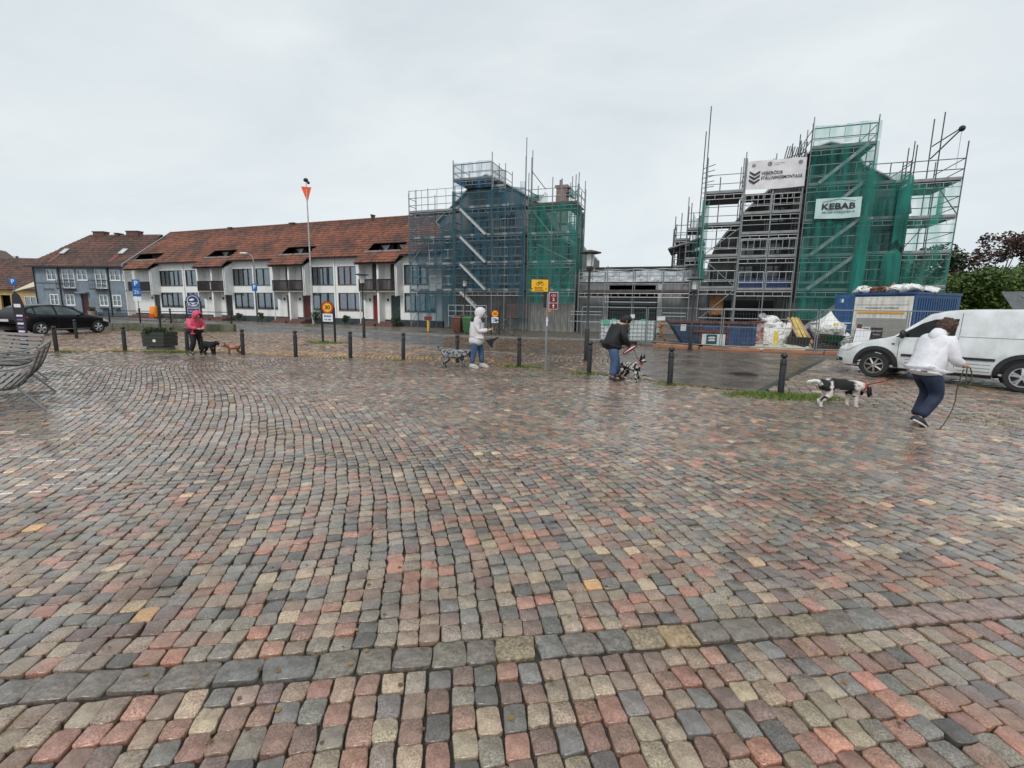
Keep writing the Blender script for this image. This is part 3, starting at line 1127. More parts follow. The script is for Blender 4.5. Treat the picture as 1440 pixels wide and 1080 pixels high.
def terraced_house(u0, u1, bay, side, wins, label, frame_m, door_m, solid_rail=False, group=None, fins=(True, True), tile_m=None):
    """one house. bay=(ua,ub) balcony part; side 'L' or 'R': where its party wall (bay centre) is"""
    c = (u0 + u1) / 2
    p = frame_pt(ROW_O, ROW_A, c)
    h = thing('terraced_house', label, 'house', (p[0], p[1], 0.07), ROW_A, group)
    X = lambda u: u - c
    zb = 0.0
    holes = [(X(a), X(b), z0, z1) for a, b, z0, z1, _ in wins]
    ba, bb = X(bay[0]), X(bay[1])
    da, db = bb - 1.05, bb - 0.15              # doors stand at the right end of each half bay
    ul = (ba + 0.25, ba + 1.15)
    holes += [(da, db, 0.35, 2.40), (da, db, 2.85, 4.85)]
    mb = MB()
    wall_with_holes(mb, X(u0), X(u1), 0.5, EAVE, 0.0, 0.25, holes)
    w = mb.build('wall', M_white, h)
    MB().bx(X(u0), X(u1), 8.9, 9.1, 0, EAVE).bx(X(u0), X(u0) + 0.12, 0.25, 8.9, 0, EAVE).bx(X(u1) - 0.12, X(u1), 0.25, 8.9, 0, EAVE).build('rear_wall', M_white, h)
    MB().bx(X(u0), X(u1), 0.02, 0.25, -0.1, 0.5).build('plinth', M_plinth, h)
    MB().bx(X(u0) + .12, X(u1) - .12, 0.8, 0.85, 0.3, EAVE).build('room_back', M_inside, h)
    for a, b, z0, z1, pn in wins:
        window(h, X(a), X(b), z0, z1, 0.05, frame_m, pn)
    # pilaster at the mid wall
    if side == 'L':
        MB().bx(X(u1) - 0.14, X(u1) - 0.001, -0.10, -0.001, 0.5, EAVE - 0.1).build('pilaster', M_white, h)
    # doors
    d = MB().bx(da + .03, db - .03, 0.1, 0.16, 0.37, 2.37).build('door', door_m, h)
    MB().bx(db - .16, db - .12, 0.05, 0.10, 1.30, 1.42).build('handle', M_metal, d)
    MB().bx(da + .03, db - .03, 0.1, 0.15, 2.87, 4.82).build('balcony_door', M_darkfr, h)
    # balcony bay
    D = .84
    yb = -D
    MB().bx(ba, bb, yb, -0.002, 2.62, 2.80).build('balcony_slab', M_woodfloor, h)
    mbr = None
    if solid_rail:
        MB().bx(ba, bb, yb - 0.03, yb + 0.02, 2.72, 3.62).build('balcony_rail', M_brownwood, h)
    else:
        n_ = int((bb - ba) / 0.115)
        rl_ = MB().bx(ba, bb, yb - 0.02, yb + 0.04, 3.52, 3.62).bx(ba, bb, yb, yb + 0.04, 2.72, 2.82).build('balcony_rail', M_brownwood, h)
        for i in range(n_):
            xx = ba + (bb - ba) * (i + .5) / n_
            block(rl_, 'slat', (xx, yb - 0.025, 3.17), (0.085, 0.02, 0.86), M_brownwood)
    # fins (party walls that carry the balcony)
    xc = X(u1) if side == 'R' else X(u0)
    outer = bb if side == 'L' else ba
    # party fin
    s = -1 if side == 'R' else 1
    a_, b_ = (xc - 0.09, xc - 0.001) if s < 0 else (xc + 0.001, xc + 0.09)
    MB().bx(a_, b_, yb + 0.12, -0.002, 0.2, 2.619).prism([(yb + .12, 2.801), (-.002, 2.801), (-.002, EAVE - .22), (yb + .12, 4.80)], 'x', a_, b_).build('party_fin', M_white, h)
    if side == 'L':      # right hand fin: deep upstairs, short below
        MB().prism([(yb + 0.05, 2.35), (-0.002, 2.35), (-0.002, EAVE - 0.2), (yb + 0.05, 4.78)], 'x', bb - 0.001, bb + 0.16).build('end_fin', M_white, h)
        rod(h, 'downpipe', (bb + 0.06, yb - 0.02, 2.3), (bb + 0.04, yb - 0.02, 4.7), 0.045, M_white2)
    else:
        rod(h, 'downpipe', (ba + 0.05, yb + 0.05, 0.0), (ba + 0.02, yb + 0.05, 2.6), 0.05, M_white2)
        MB().prism([(yb + 0.1, 2.3), (-0.002, 1.9), (-0.002, EAVE - 0.2), (yb + 0.1, 4.80)], 'x', ba - 0.05, ba).build('end_fin', M_white, h)
    # steps
    st = MB().bx(ba + 0.1, bb - 0.05, -1.25, -0.003, -0.05, 0.17).bx(ba + 0.1, bb - 0.05, -.85, -0.004, 0.171, 0.34).build('steps', M_brickstep, h)
    # wall lamp by the door
    MB().bx(da - .28, da - .18, -0.1, -0.002, 1.95, 2.15).build('wall_lamp', M_darkfr, h)
    # roof
    tm = tile_m or M_tile
    yl, zl = -0.42, EAVE - 0.02
    sl = math.hypot(RIDGE_Y - yl, RIDGE_Z - zl)
    hs0, hs1 = 0.62, 1.75
    na, nb = (ba + 0.1, bb - 0.1)
    tiles('roof_tiles', h, tm, X(u0), X(u1), yl, zl, RIDGE_Y, RIDGE_Z, hole=(ba + 0.15, xc if s < 0 else bb - 0.15, hs0, hs1) if s < 0 else (xc, bb - 0.15, hs0, hs1))
    tiles('bay_tiles', h, tm if not fins[0] else tm, ba - 0.25, bb + 0.22, yb - 0.25, 4.84, yl + 0.06, zl + 0.06)
    # underside and back slope
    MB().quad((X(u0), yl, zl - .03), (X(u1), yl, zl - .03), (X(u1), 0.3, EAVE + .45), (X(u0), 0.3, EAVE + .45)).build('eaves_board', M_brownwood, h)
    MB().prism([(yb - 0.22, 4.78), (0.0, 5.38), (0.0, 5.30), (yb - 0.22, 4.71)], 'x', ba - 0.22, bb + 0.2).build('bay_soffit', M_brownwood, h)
    MB().prism([(RIDGE_Y, RIDGE_Z), (9.4, EAVE), (9.4, EAVE - .1), (RIDGE_Y, RIDGE_Z - .12)], 'x', X(u0), X(u1)).build('rear_slope', M_tile_b, h)
    MB().path([(X(u0), RIDGE_Y, RIDGE_Z + .04), (X(u1), RIDGE_Y, RIDGE_Z + .04)], 0.10, 8).build('ridge', M_ridge, h)
    # sunk roof terrace
    ty, tz = (RIDGE_Y - yl) / sl, (RIDGE_Z - zl) / sl
    P = lambda q: (yl + ty * q, zl + tz * q)
    (y0, z0), (y1, z1) = P(hs0 - .1), P(hs1 + .1)
    mb = MB()
    mb.bx(ba + .1, bb - .1, y0, y1 + .7, z0 - .55, z0 - .5)
    mb.bx(ba + .1, bb - .1, y1 + .62, y1 + .7, z0 - .5, z1 + .55)
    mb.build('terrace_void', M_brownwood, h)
    if not solid_rail:
        mx_ = (ba + bb) / 2
        g_ = MB().add([(mx_ - .45, y1 + .55, z0 + .75), (mx_ + .45, y1 + .55, z0 + .75), (mx_, y1 + .55, z0 + .2)], [(0, 1, 2)])
        g_.build('gable_glazing', M_pale, h)
    MB().bx(ba + .05, bb - .05, y0 - .05, y0 + .03, z0 + .0, z0 + .12).build('flashing', M_metal, h)
    MB().bx(X(u0), X(u1), yl - .1, yl - .01, zl - .10, zl - .02).build('gutter', M_brownwood, h)
    return h

M_ridge = mat('ridge_tiles', (0.15, 0.055, 0.038), 0.6, var=0.3, scale=4)
M_pale = mat('sky_tone_glazing', (0.45, 0.47, 0.48), 0.15)  # pale base colour paints the sky reflected in the glazing
M_door_dark = mat('dark_door', (0.022, 0.020, 0.022), 0.35)
M_door_red = mat('red_door', (0.22, 0.010, 0.014), 0.35, var=0.12)
M_door_green = mat('green_door', (0.02, 0.04, 0.035), 0.4)
gr = 'white terraced houses with red tiled roofs'
U, Lw = (3.22, 4.72), (1.12, 2.58)
terraced_house(-34.4, -26.2, (-33.6, -30.05), 'L', [(-29.9, -26.5, *U, 5), (-30.0, -26.7, *Lw, 4)],
               'white terraced house with a solid brown balcony front, next to the blue house', M_darkfr, M_door_dark, True, gr)
terraced_house(-26.2, -21.4, (-23.2, -21.45), 'R', [(-26.05, -24.5, *U, 2), (-26.05, -23.6, *Lw, 3)],
               'narrow white terraced house owning the left half of the second balcony', M_darkfr, M_door_dark, False, gr)
terraced_house(-21.4, -16.75, (-21.35, -19.65), 'L', [(-19.5, -17.0, *U, 4), (-19.5, -17.0, *Lw, 3)],
               'white terraced house behind the tall curved street lamp and blue parking sign', M_darkfr, M_door_dark, False, gr)
terraced_house(-16.75, -11.9, (-13.65, -11.95), 'R', [(-16.6, -14.85, *U, 2), (-16.6, -14.1, *Lw, 3)],
               'white terraced house between the curved street lamp and the flag pole', M_darkfr, M_door_dark, False, gr)
terraced_house(-11.9, -7.45, (-11.85, -10.15), 'L', [(-10.1, -7.65, *U, 4), (-10.1, -7.65, *Lw, 3)],
               'white terraced house right behind the flag pole, with a dark red door', M_darkfr, mat('brown_red_door', (0.09, 0.014, 0.014), 0.4), False, gr)
terraced_house(-7.45, -2.65, (-4.4, -2.7), 'R', [(-7.25, -5.35, *U, 3), (-7.25, -4.75, *Lw, 3)],
               'white terraced house with a bright red front door and oxblood window frames', M_redfr, M_door_red, False, gr, tile_m=M_tile)
terraced_house(-2.65, 2.7, (-2.6, -.95), 'L', [(-0.72, 1.5, *U, 3), (-0.72, 2.1, *Lw, 3)],
               'white terraced house with its window half behind the blue scaffold net', M_darkfr, M_door_green, False, gr, tile_m=M_tile)

# chimneys and vents on the ridge are small things of the houses
def on_ridge(u, w, hgt, name='roof_vent', y=RIDGE_Y):
    # children of the house they stand on
    best = min([o for o in col.objects if o.name.startswith('terraced_house')], key=lambda o: abs((Vector(o.location[:2]) - Vector(ROW_O)).dot(Vector((math.cos(ROW_A), math.sin(ROW_A)))) - u))
    uc = (Vector(best.location[:2]) - Vector(ROW_O)).dot(Vector((math.cos(ROW_A), math.sin(ROW_A))))
    MB().bx(u - uc - w / 2, u - uc + w / 2, y - .2, y + .2, RIDGE_Z - .2, RIDGE_Z + hgt).bx(u - uc - w * .7, u - uc + w * .7, y - .25, y + .25, RIDGE_Z + hgt, RIDGE_Z + hgt + .06).build(name, M_plinth, best)
on_ridge(-16.5, .5, .12)
on_ridge(-7.0, .16, .32)
on_ridge(-25, .4, .10)
# white verge board at the left end of the row
vb = [o for o in col.objects if o.name == 'terraced_house'][0]
MB().prism([(-0.7, EAVE - .05), (RIDGE_Y, RIDGE_Z + .16), (RIDGE_Y, RIDGE_Z - .05), (-0.7, EAVE - .30)], 'x', -4.35, -4.12).build('verge_board', M_metal, vb)

# plants along the foot of the terrace
def leaf_cloud(name, parent, m, centres, n, size, seedc=None, **t):
    """leaf sized faces spread round blob centres (x,y,z,r); colour attribute varies leaf to leaf"""
    vs, cs, fs = [], [], []
    tot = sum(c[3] ** 2 for c in centres)
    for (x, y, z, r) in centres:
        k = int(n * r * r / tot)
        cb = random.uniform(-.18, .18)
        for _ in range(k):
            v = Vector((random.gauss(0, 1), random.gauss(0, 1), random.gauss(0, 1))).normalized()
            rr = r * (random.random() ** 0.35)
            p = Vector((x, y, z)) + Vector((v.x * rr, v.y * rr, v.z * rr * .85))
            a = Vector((random.gauss(0, 1), random.gauss(0, 1), random.gauss(0, .6))).normalized()
            b = a.cross(Vector((random.gauss(0, 1), random.gauss(0, 1), random.gauss(0, 1)))).normalized()
            s = size * random.uniform(.6, 1.3)
            o = len(vs)
            vs += [tuple(p - a * s), tuple(p + b * s * .55), tuple(p + a * s), tuple(p - b * s * .55)]
            fs.append((o, o + 1, o + 2, o + 3))
            c = min(1, max(0, .5 + cb + random.gauss(0, .2)))
            cs += [c] * 4
    me = bpy.data.meshes.new(name)
    me.from_pydata(vs, [], fs)
    ca = me.color_attributes.new('Col', 'FLOAT_COLOR', 'POINT')
    ca.data.foreach_set('color', [q for c in cs for q in (c, c, c, 1)])
    me.materials.append(m)
    o = bpy.data.objects.new(name, me)
    col.objects.link(o)
    o.parent = parent
    return o

M_leaf = grass_material('leaf_green', (0.030, 0.065, 0.010), (0.13, 0.20, 0.035))
M_leafd = grass_material('leaf_dark', (0.012, 0.030, 0.012), (0.045, 0.080, 0.030))
M_leafp = grass_material('leaf_purple', (0.025, 0.014, 0.014), (0.11, 0.055, 0.04))
M_bark = mat('bark', (0.07, 0.055, 0.045), 0.8, var=0.4, scale=12, bump=0.6)

def shrub(u, y, r, hgt, label, m=None, cat='shrub'):
    p = frame_pt(ROW_O, ROW_A, u, y)
    s = thing('shrub', label, cat, (p[0], p[1], 0.05), ROW_A)
    cen = [(random.gauss(0, r * .4), random.gauss(0, r * .3), hgt * random.uniform(.3, .85), r * random.uniform(.4, .7)) for _ in range(9)]
    leaf_cloud('foliage', s, m or M_leafd, cen, 900, 0.05)
    mb = MB()
    for _ in range(5):
        mb.tube((0, 0, 0), (random.gauss(0, r * .4), random.gauss(0, r * .3), hgt * .7), 0.014, 4)
    mb.build('stem', M_bark, s)
    return s
shrub(-18.4, -.6, .35, .75, 'small dark shrub at the foot of the white wall right of the second balcony')
shrub(-15.5, -.6, .28, 1.0, 'thin tall climbing shrub under the window left of the third balcony', M_leaf)
shrub(-9.0, -.7, .55, 1.25, 'full dark green shrub at the foot of the white wall behind the speed limit sign')
shrub(-6.0, -.7, .30, .85, 'dark shrub under the oxblood window beside the bright red door')
shrub(-1.0, -.8, .35, .75, 'dark bushy plant by the steps just left of the blue scaffold net')

# ================================================================== BLUE HOUSE
M_blue = mat('blue_grey_render', (0.20, 0.245, 0.29), 0.65, var=0.16, scale=1.2, bump=0.3, bscale=18, streak=0.2)
M_blued = mat('dark_blue_plinth', (0.075, 0.095, 0.12), 0.6, var=0.2)
p = frame_pt(BLU_O, BLU_A, -5.7)
bh = thing('blue_house', 'blue grey two storey house with white windows and a brown hipped roof', 'house', (p[0], p[1], 0.05), BLU_A)
X = lambda u: u + 5.7
BW0, BW1, BE = -11.6, 0.55, 5.35
upw = [(-9.9, -8.7, 'w'), (-8.0, -6.5, 'd'), (-6.15, -4.9, 'w'), (-3.95, -2.6, 'd'), (-2.15, -0.9, 'w'), (-0.65, 0.5, 'w')]
low = [(-9.9, -8.8), (-7.9, -6.8), (-3.75, -2.7), (-2.15, -1.1), (-0.25, 0.5)]
holes = []
for a, b, k in upw:
    holes.append((X(a), X(b), 3.85 if k == 'w' else 3.0, 5.0))
for a, b in low:
    holes.append((X(a), X(b), 1.15, 2.35))
holes.append((X(-6.0), X(-5.1), 0.15, 2.4))
mb = MB()
wall_with_holes(mb, X(BW0), X(BW1), 0.45, BE, 0, .3, holes)
mb.build('wall', M_blue, bh)
MB().bx(X(BW0), X(-6.0), -.03, .3, -.1, .449).bx(X(-5.1), X(BW1), -.03, .3, -.1, .449).build('plinth', M_blued, bh)
MB().bx(X(BW0), X(BW0) + .3, .3, 8.5, 0, BE).bx(X(BW1) - .3, X(BW1), .3, 8.5, 0, BE).bx(X(BW0), X(BW1), 8.5, 8.8, 0, BE).build('side_wall', M_blue, bh)
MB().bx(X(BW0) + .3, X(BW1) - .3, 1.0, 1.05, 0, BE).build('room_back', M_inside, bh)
for a, b, k in upw:
    window(bh, X(a), X(b), 3.85 if k == 'w' else 3.0, 5.0, .02, M_white2, 2, fw=.09, transoms=1 if k == 'w' else 3)
for a, b in low:
    window(bh, X(a), X(b), 1.15, 2.35, .02, M_white2, 2, fw=.10, transoms=1)
    MB().bx(X(a) + .2, X(b) - .2, -.28, -.075, .78, .95).build('flower_box', M_plinth, bh)
d = MB().bx(X(-5.98), X(-5.12), .12, .18, .15, 2.38).build('door', mat('maroon_door', (0.06, 0.012, 0.014), .4), bh)
MB().bx(X(-5.3), X(-5.24), .06, .12, 1.1, 1.22).build('handle', M_metal, d)
MB().bx(X(-6.2), X(-4.9), -.45, -.001, 2.46, 2.58).build('door_canopy', M_metal, bh)
for a, b in ((-8.15, -6.4), (-4.1, -2.5)):
    bl = MB().bx(X(a), X(b), -.62, -.004, 2.86, 2.98).build('balcony', M_darkfr, bh)
    for zz in (3.35, 3.85):
        rod(bl, 'rail', (X(a), -.6, zz), (X(b), -.6, zz), .022, M_darkfr)
    for k in range(9):
        xx = X(a) + (b - a) * k / 8
        rod(bl, 'baluster', (xx, -.6, 2.98), (xx, -.6, 3.85), .014, M_darkfr)
    for xx in (X(a), X(b)):
        rod(bl, 'rail', (xx, -.6, 3.85), (xx, 0, 3.85), .022, M_darkfr)
for u in (-8.35, -2.3, -11.45):
    rod(bh, 'downpipe', (X(u), -.08, .1), (X(u), -.08, BE), .055, M_darkfr)
rod(bh, 'cable', (X(-11.3), -.05, 3.55), (X(-6.5), -.05, 3.5), .02, M_darkfr)
BR = 9.2
tiles('roof_tiles', bh, M_tile_b, X(BW0) - .5, X(BW1) + .15, -.5, BE - .05, 4.2, BR, seg=4,
      clip=lambda x, s: x > X(BW0) - .45 + s * .55)
# left hip, rear slope
hx = X(BW0) - .45
MB().add([(hx, -.5, BE - .05), (hx, 9.0, BE - .05), (hx + 3.35, 4.2, BR)], [(0, 1, 2)]).build('hip_slope', mat('hip_tiles', (0.11, 0.06, 0.045), .6, var=.3, scale=3), bh)
MB().add([(hx, 9.0, BE - .05), (X(BW1) + .15, 9.0, BE - .05), (X(BW1) + .15, 4.2, BR), (hx + 3.35, 4.2, BR)], [(0, 1, 2, 3)]).build('rear_slope', MATS['hip_tiles'], bh)
MB().bx(hx, X(BW1) + .1, -.58, -.45, BE - .15, BE - .04).build('gutter', M_darkfr, bh)
MB().bx(hx, X(BW1) + .1, -.45, .28, BE - .14, BE - .10).build('eaves_board', M_darkfr, bh)
M_brick = mat('chimney_brick', (0.13, 0.055, 0.042), .7, var=.35, scale=6)
for a, b, hh in ((-7.9, -6.5, .38), (-5.1, -4.7, .2), (-3.6, -2.1, .42)):
    cm = MB().bx(X(a), X(b), 3.9, 4.6, BR - .3, BR + hh).build('chimney', M_brick, bh)
    MB().bx(X(a) - .06, X(b) + .06, 3.84, 4.66, BR + hh - .1, BR + hh).build('cap', M_plinth, cm)
M_sky = mat('skylight_glass', (0.5, 0.52, 0.54), .1)
for u in (-9.0, -1.7):
    q = 2.6
    y_, z_ = -.5 + 4.7 * q / 6.07, BE - .05 + 3.9 * q / 6.07
    sk = MB().cbx((X(u), y_ - .08, z_ + .1), (.62, .9, .08), rx=math.atan2(3.9, 4.7)).build('skylight', M_sky, bh)
    MB().cbx((X(u) - .25, y_ - 1.05, z_ - .78), (.45, 1.5, .05), rx=math.atan2(3.9, 4.7)).build('flashing', mat('red_lead', (.16, .035, .03), .5), bh)
MB().bx(X(-10.5), X(-9.2), -.02, -.001, 2.75, 2.95).build('wall_ornament', M_blued, bh)

# ================================================================== FAR LEFT: ochre house, red roofs
M_ochre = mat('ochre_render', (0.55, 0.36, 0.16), .7, var=.12, scale=1.5, streak=.15)
def small_house(x, y, a, w, d, he, hr, label, wm, tm, openings, name='far_house', roofaxis='x', skyl=None):
    h = thing(name, label, 'house', (x, y, 0), a)
    mb = MB()
    holes = [(o[0], o[1], o[2], o[3]) for o in openings]
    wall_with_holes(mb, -w / 2, w / 2, 0, he, 0, .25, holes)
    mb.bx(-w / 2, -w / 2 + .25, .25, d - .25, 0, he).bx(w / 2 - .25, w / 2, .25, d - .25, 0, he).bx(-w / 2, w / 2, d - .25, d, 0, he)
    if roofaxis == 'y':
        mb.prism([(-w / 2, he), (w / 2, he), (0, hr)], 'y', 0.0, .25)
    mb.build('wall', wm, h)
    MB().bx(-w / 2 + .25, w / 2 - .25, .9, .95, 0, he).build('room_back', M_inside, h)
    for o in openings:
        if len(o) > 4 and o[4] == 'open':
            continue
        window(h, o[0], o[1], o[2], o[3], .03, M_white2, 2, fw=.08, curtain=0)
    if roofaxis == 'x':
        tiles('roof_tiles', h, tm, -w / 2 - .3, w / 2 + .3, -.4, he - .1, d / 2, hr, tw=.3)
        MB().quad((-w / 2 - .3, d + .4, he - .1), (w / 2 + .3, d + .4, he - .1), (w / 2 + .3, d / 2, hr), (-w / 2 - .3, d / 2, hr)).build('rear_slope', MATS['hip_tiles'], h)
        MB().prism([(0, he), (d, he), (d / 2, hr)], 'x', -w / 2, -w / 2 + .2).prism([(0, he), (d, he), (d / 2, hr)], 'x', w / 2 - .2, w / 2).build('gable', wm, h)
    else:
        MB().quad((-w / 2 - .3, -.3, he - .25), (-w / 2 - .3, d, he - .25), (0, d, hr + .05), (0, -.3, hr + .05)).quad((w / 2 + .3, -.3, he - .25), (w / 2 + .3, d, he - .25), (0, d, hr + .05), (0, -.3, hr + .05)).build('roof', MATS['hip_tiles'], h)
        MB().prism([(-w / 2 - .32, he - .3), (-w / 2 - .32, he - .12), (0, hr + .12), (0, hr - .06)], 'y', -.34, -.26).prism([(w / 2 + .32, he - .3), (w / 2 + .32, he - .12), (0, hr + .12), (0, hr - .06)], 'y', -.34, -.26).build('verge_board', M_white2, h)
    if skyl:
        for (sx, sy) in skyl:
            f_ = (sy + .4) / (d / 2 + .4)
            zz = he - .1 + (hr - he + .1) * f_
            MB().cbx((sx, sy - .06, zz + .1), (.9, 1.0, .08), rx=math.atan2(hr - he, d / 2)).build('skylight', M_sky, h)
    return h
_oc = [(-6.5, -5.2, .9, 2.3), (-3.8, -2.6, .9, 2.3), (-1.5, -.4, .2, 2.3, 'open'), (1.2, 2.6, .9, 2.2), (4.0, 5.4, .9, 2.2)]
small_house(-63.5, 60.5, R(6), 15, 8, 3.1, 7.2, 'low ochre house with brown tiled roof and skylight, left of the blue house', M_ochre, M_tile_b, _oc, skyl=[(2.4, 1.7)])
small_house(-84, 76, R(28), 9, 9, 5.2, 10.0, 'red roofed gable house at the far left edge behind the ochre house', mat('red_board_wall', (.22, .06, .045), .7), M_tile_r, [(-2, -1, 1, 2.2), (1, 2, 1, 2.2)], roofaxis='y')
# canopy beside the ochre house
aw = thing('awning', 'cream sailcloth awning slung between the ochre house and the blue house', 'awning', (-55.6, 56.0, 0), R(0))
MB().add([(-4.2, 1.0, 2.75), (.2, -.6, 3.35), (1.6, -.4, 4.55), (.4, .8, 4.35), (-4.2, 1.0, 2.68), (.2, -.6, 3.28), (1.6, -.4, 4.45), (.4, .8, 4.28)],
         [(0, 1, 2, 3), (7, 6, 5, 4), (0, 4, 5, 1), (1, 5, 6, 2), (2, 6, 7, 3), (3, 7, 4, 0)]).build('cloth', mat('cream_canvas', (.62, .55, .44), .8, var=.08), aw)
MB().bx(.6, 1.75, -.75, -.62, 3.2, 4.5).build('end_banner', M_white2, aw)
for q in ((-4.2, 1.0, 2.7), (.2, -.6, 3.3)):
    rod(aw, 'pole', (q[0], q[1], 0), q, .05, M_metal)
# ================================================================== PAVILIONS UNDER SCAFFOLD (local frame SCA: u along, y into, z up)
M_grey = mat('grey_render', (0.22, 0.225, 0.225), .7, var=.22, scale=.8, bump=.3, bscale=12, streak=.35)
M_greyd = mat('dark_grey_render', (0.075, 0.08, 0.08), .7, var=.3, scale=.8, bump=.3, bscale=12, streak=.3)
M_slate = mat('slate_roof', (0.11, 0.115, 0.12), .5, var=.25, scale=3)
M_lead = mat('pale_verge', (0.42, 0.43, 0.43), .5, var=.15)
M_tube = mat('galvanised_tube', (0.27, 0.285, 0.29), .45, .5, var=.2, scale=4)
M_tubed = mat('weathered_tube', (0.10, 0.105, 0.11), .5, .4, var=.3, scale=4)
M_alu = mat('aluminium', (0.42, 0.44, 0.45), .45, .35, var=.12)
M_deck = mat('scaffold_boards', (0.075, 0.06, 0.05), .6, var=.45, scale=3)
M_deckl = mat('grey_deck_edge', (0.24, 0.25, 0.25), .5, .2, var=.25, scale=2)
M_board = mat('grey_site_boards', (0.20, 0.195, 0.185), .7, var=.3, scale=3, streak=.4)
M_plastic = mat('plastic_sheet', (0.36, 0.38, 0.40), .25, var=.4, scale=2.2, bump=.9, bscale=3, bdist=.08)
N_green = net_material('green_net', (0.006, 0.15, 0.125), .45)
N_greend = net_material('green_net_thick', (0.005, 0.16, 0.125), .68)
N_blue = net_material('blue_net', (0.008, 0.070, 0.105), .43)
N_bluet = net_material('blue_net_thin', (0.03, 0.12, 0.20), .26)
N_greent = net_material('green_net_thin', (0.05, 0.30, 0.24), .28)
N_grey = net_material('grey_net', (0.14, 0.17, 0.17), .55)

def sca(name, label, cat, u=0.0, y=0.0, group=None):
    p = frame_pt(SCA_O, SCA_A, u, y)
    return thing(name, label, cat, (p[0], p[1], 0.0), SCA_A, group)

def pavilion(name, label, u0, outline, m, wins, depth=10, roofm=None, y=2.0, verge=None):
    """gabled front (outline in u,z) with depth; window openings filled with frames"""
    h = sca(name, label, 'building', u0, y)
    pts = [(a - u0, b) for a, b in outline]
    # facade as thick slab in strips so that the openings are real
    mb = MB()
    mb.prism(pts, 'y', 0.0, 0.35)
    mb.build('wall', m, h)
    # the body behind
    us = [p_[0] for p_ in pts]
    a, b = min(us), max(us)
    zs = min(p_[1] for p_ in pts if p_[0] in (a, b) and p_[1] > 1)
    MB().bx(a, a + .3, .35, depth, 0, zs).bx(b - .3, b, .35, depth, 0, zs).bx(a, b, depth, depth + .3, 0, zs).build('side_wall', m, h)
    # roof: follows the outline back
    top = [q for q in pts if q[1] >= zs - .01]
    mb = MB()
    for (xa, za), (xb, zb_) in zip(top[:-1], top[1:]):
        if abs(xa - xb) < 1e-6:
            continue
        mb.quad((xa, -.12, za + .05), (xb, -.12, zb_ + .05), (xb, depth, zb_ + .05), (xa, depth, za + .05))
        mb.quad((xa, -.12, za + .14), (xb, -.12, zb_ + .14), (xb, depth, zb_ + .14), (xa, depth, za + .14))
        mb.quad((xa, -.12, za + .05), (xb, -.12, zb_ + .05), (xb, -.12, zb_ + .14), (xa, -.12, za + .14))
    mb.build('roof', roofm or M_slate, h)
    mb = MB()
    for (xa, za), (xb, zb_) in zip(top[:-1], top[1:]):
        if abs(xa - xb) > 1e-6:
            mb.tube((xa, -.16, za + .06), (xb, -.16, zb_ + .06), .07, 5)
    mb.build('verge', verge or M_lead, h)
    for (xa, xb, za, zb_) in wins:
        f = MB().bx(xa - u0, xb - u0, -.06, -.003, za, za + .08).bx(xa - u0, xb - u0, -.06, -.003, zb_ - .08, zb_).bx(xa - u0, xa - u0 + .08, -.06, -.003, za + .08, zb_ - .08) \
            .bx(xb - u0 - .08, xb - u0, -.06, -.003, za + .08, zb_ - .08).bx((xa + xb) / 2 - u0 - .04, (xa + xb) / 2 - u0 + .04, -.06, -.003, za + .08, zb_ - .08).build('window', M_darkfr, h)
        for s in (0, 1):
            x0_ = (xa - u0 + .08) if s == 0 else ((xa + xb) / 2 - u0 + .04)
            MB().bx(x0_, x0_ + (xb - xa) / 2 - .12, -.03, -.004, za + .08, zb_ - .08).build('pane', M_glass, f)
    return h

OL = [(-6.6, 0), (-6.6, 7.5), (-7.0, 7.9), (-4.9, 9.6), (-3.7, 10.7), (-2.9, 11.0), (-2.1, 10.7), (-1.2, 10.2), (1.4, 8.7), (1.5, 8.2), (2.0, 7.4), (2.6, 6.7), (3.2, 6.1), (3.7, 5.9), (3.7, 0)]
wl = []
for zz in (3.1, 4.95, 6.9):
    for a in (-4.0, -1.9, .3, 2.2):
        if not (zz > 6 and a > 1):
            wl.append((a, a + 1.2, zz, zz + 1.3))
pv1 = pavilion('gabled_building', 'tall grey gabled building wrapped in the blue netted scaffold, right of the white terrace', -1.2, OL, M_grey, wl)
# chimney
MB().bx(2.7, 3.5, 3.0, 3.8, 8.0, 10.6).bx(2.6, 3.6, 2.9, 3.9, 10.6, 10.75).bx(2.85, 3.05, 3.3, 3.5, 10.75, 11.2).build('chimney', mat('pinkish_chimney', (.22, .15, .13), .7, var=.3), pv1)
MB().bx(-1.2 + 1.2, .9 + 1.2, -.10, -.002, .9, 1.9).build('pinkish_panel', mat('pink_hoarding', (.33, .25, .23), .6, var=.2), pv1)
for i in range(7):
    a = .95 + i * .47 + 1.2
    block(pv1, 'hoarding_board', (a + .22, -1.45 - .02 * (i % 2), 1.05), (.45, .03, 2.0), M_board)
MB().bx(-1.7 + 1.2 - 1.2 + .0, -.3, -.09, -.001, 8.55, 8.8).build('white_beam', M_alu, pv1)

OR = [(12.7, 0), (12.7, 5.4), (13.2, 6.2), (14.2, 7.5), (15.4, 8.7), (16.6, 9.6), (17.0, 10.4), (17.6, 10.9), (18.3, 11.1), (19.0, 10.9), (19.6, 10.4), (20.1, 9.7), (21.3, 9.0), (22.3, 8.0), (22.5, 7.0), (22.5, 0)]
wr = []
for zz in (3.2, 5.0, 6.8):
    for a in (14.0, 15.6, 17.4, 19.4, 20.9):
        if not (zz > 6 and a in (14.0,)):
            wr.append((a, a + 1.0, zz, zz + 1.25))
pv2 = pavilion('domed_gable_building', 'dark grey building with a rounded gable, wrapped in scaffold and green netting', 17.6, OR, M_greyd, wr)
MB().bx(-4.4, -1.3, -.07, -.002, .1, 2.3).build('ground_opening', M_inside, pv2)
MB().bx(-.6, 4.4, -.07, -.002, .3, 2.2).build('hoarding', M_board, pv2)

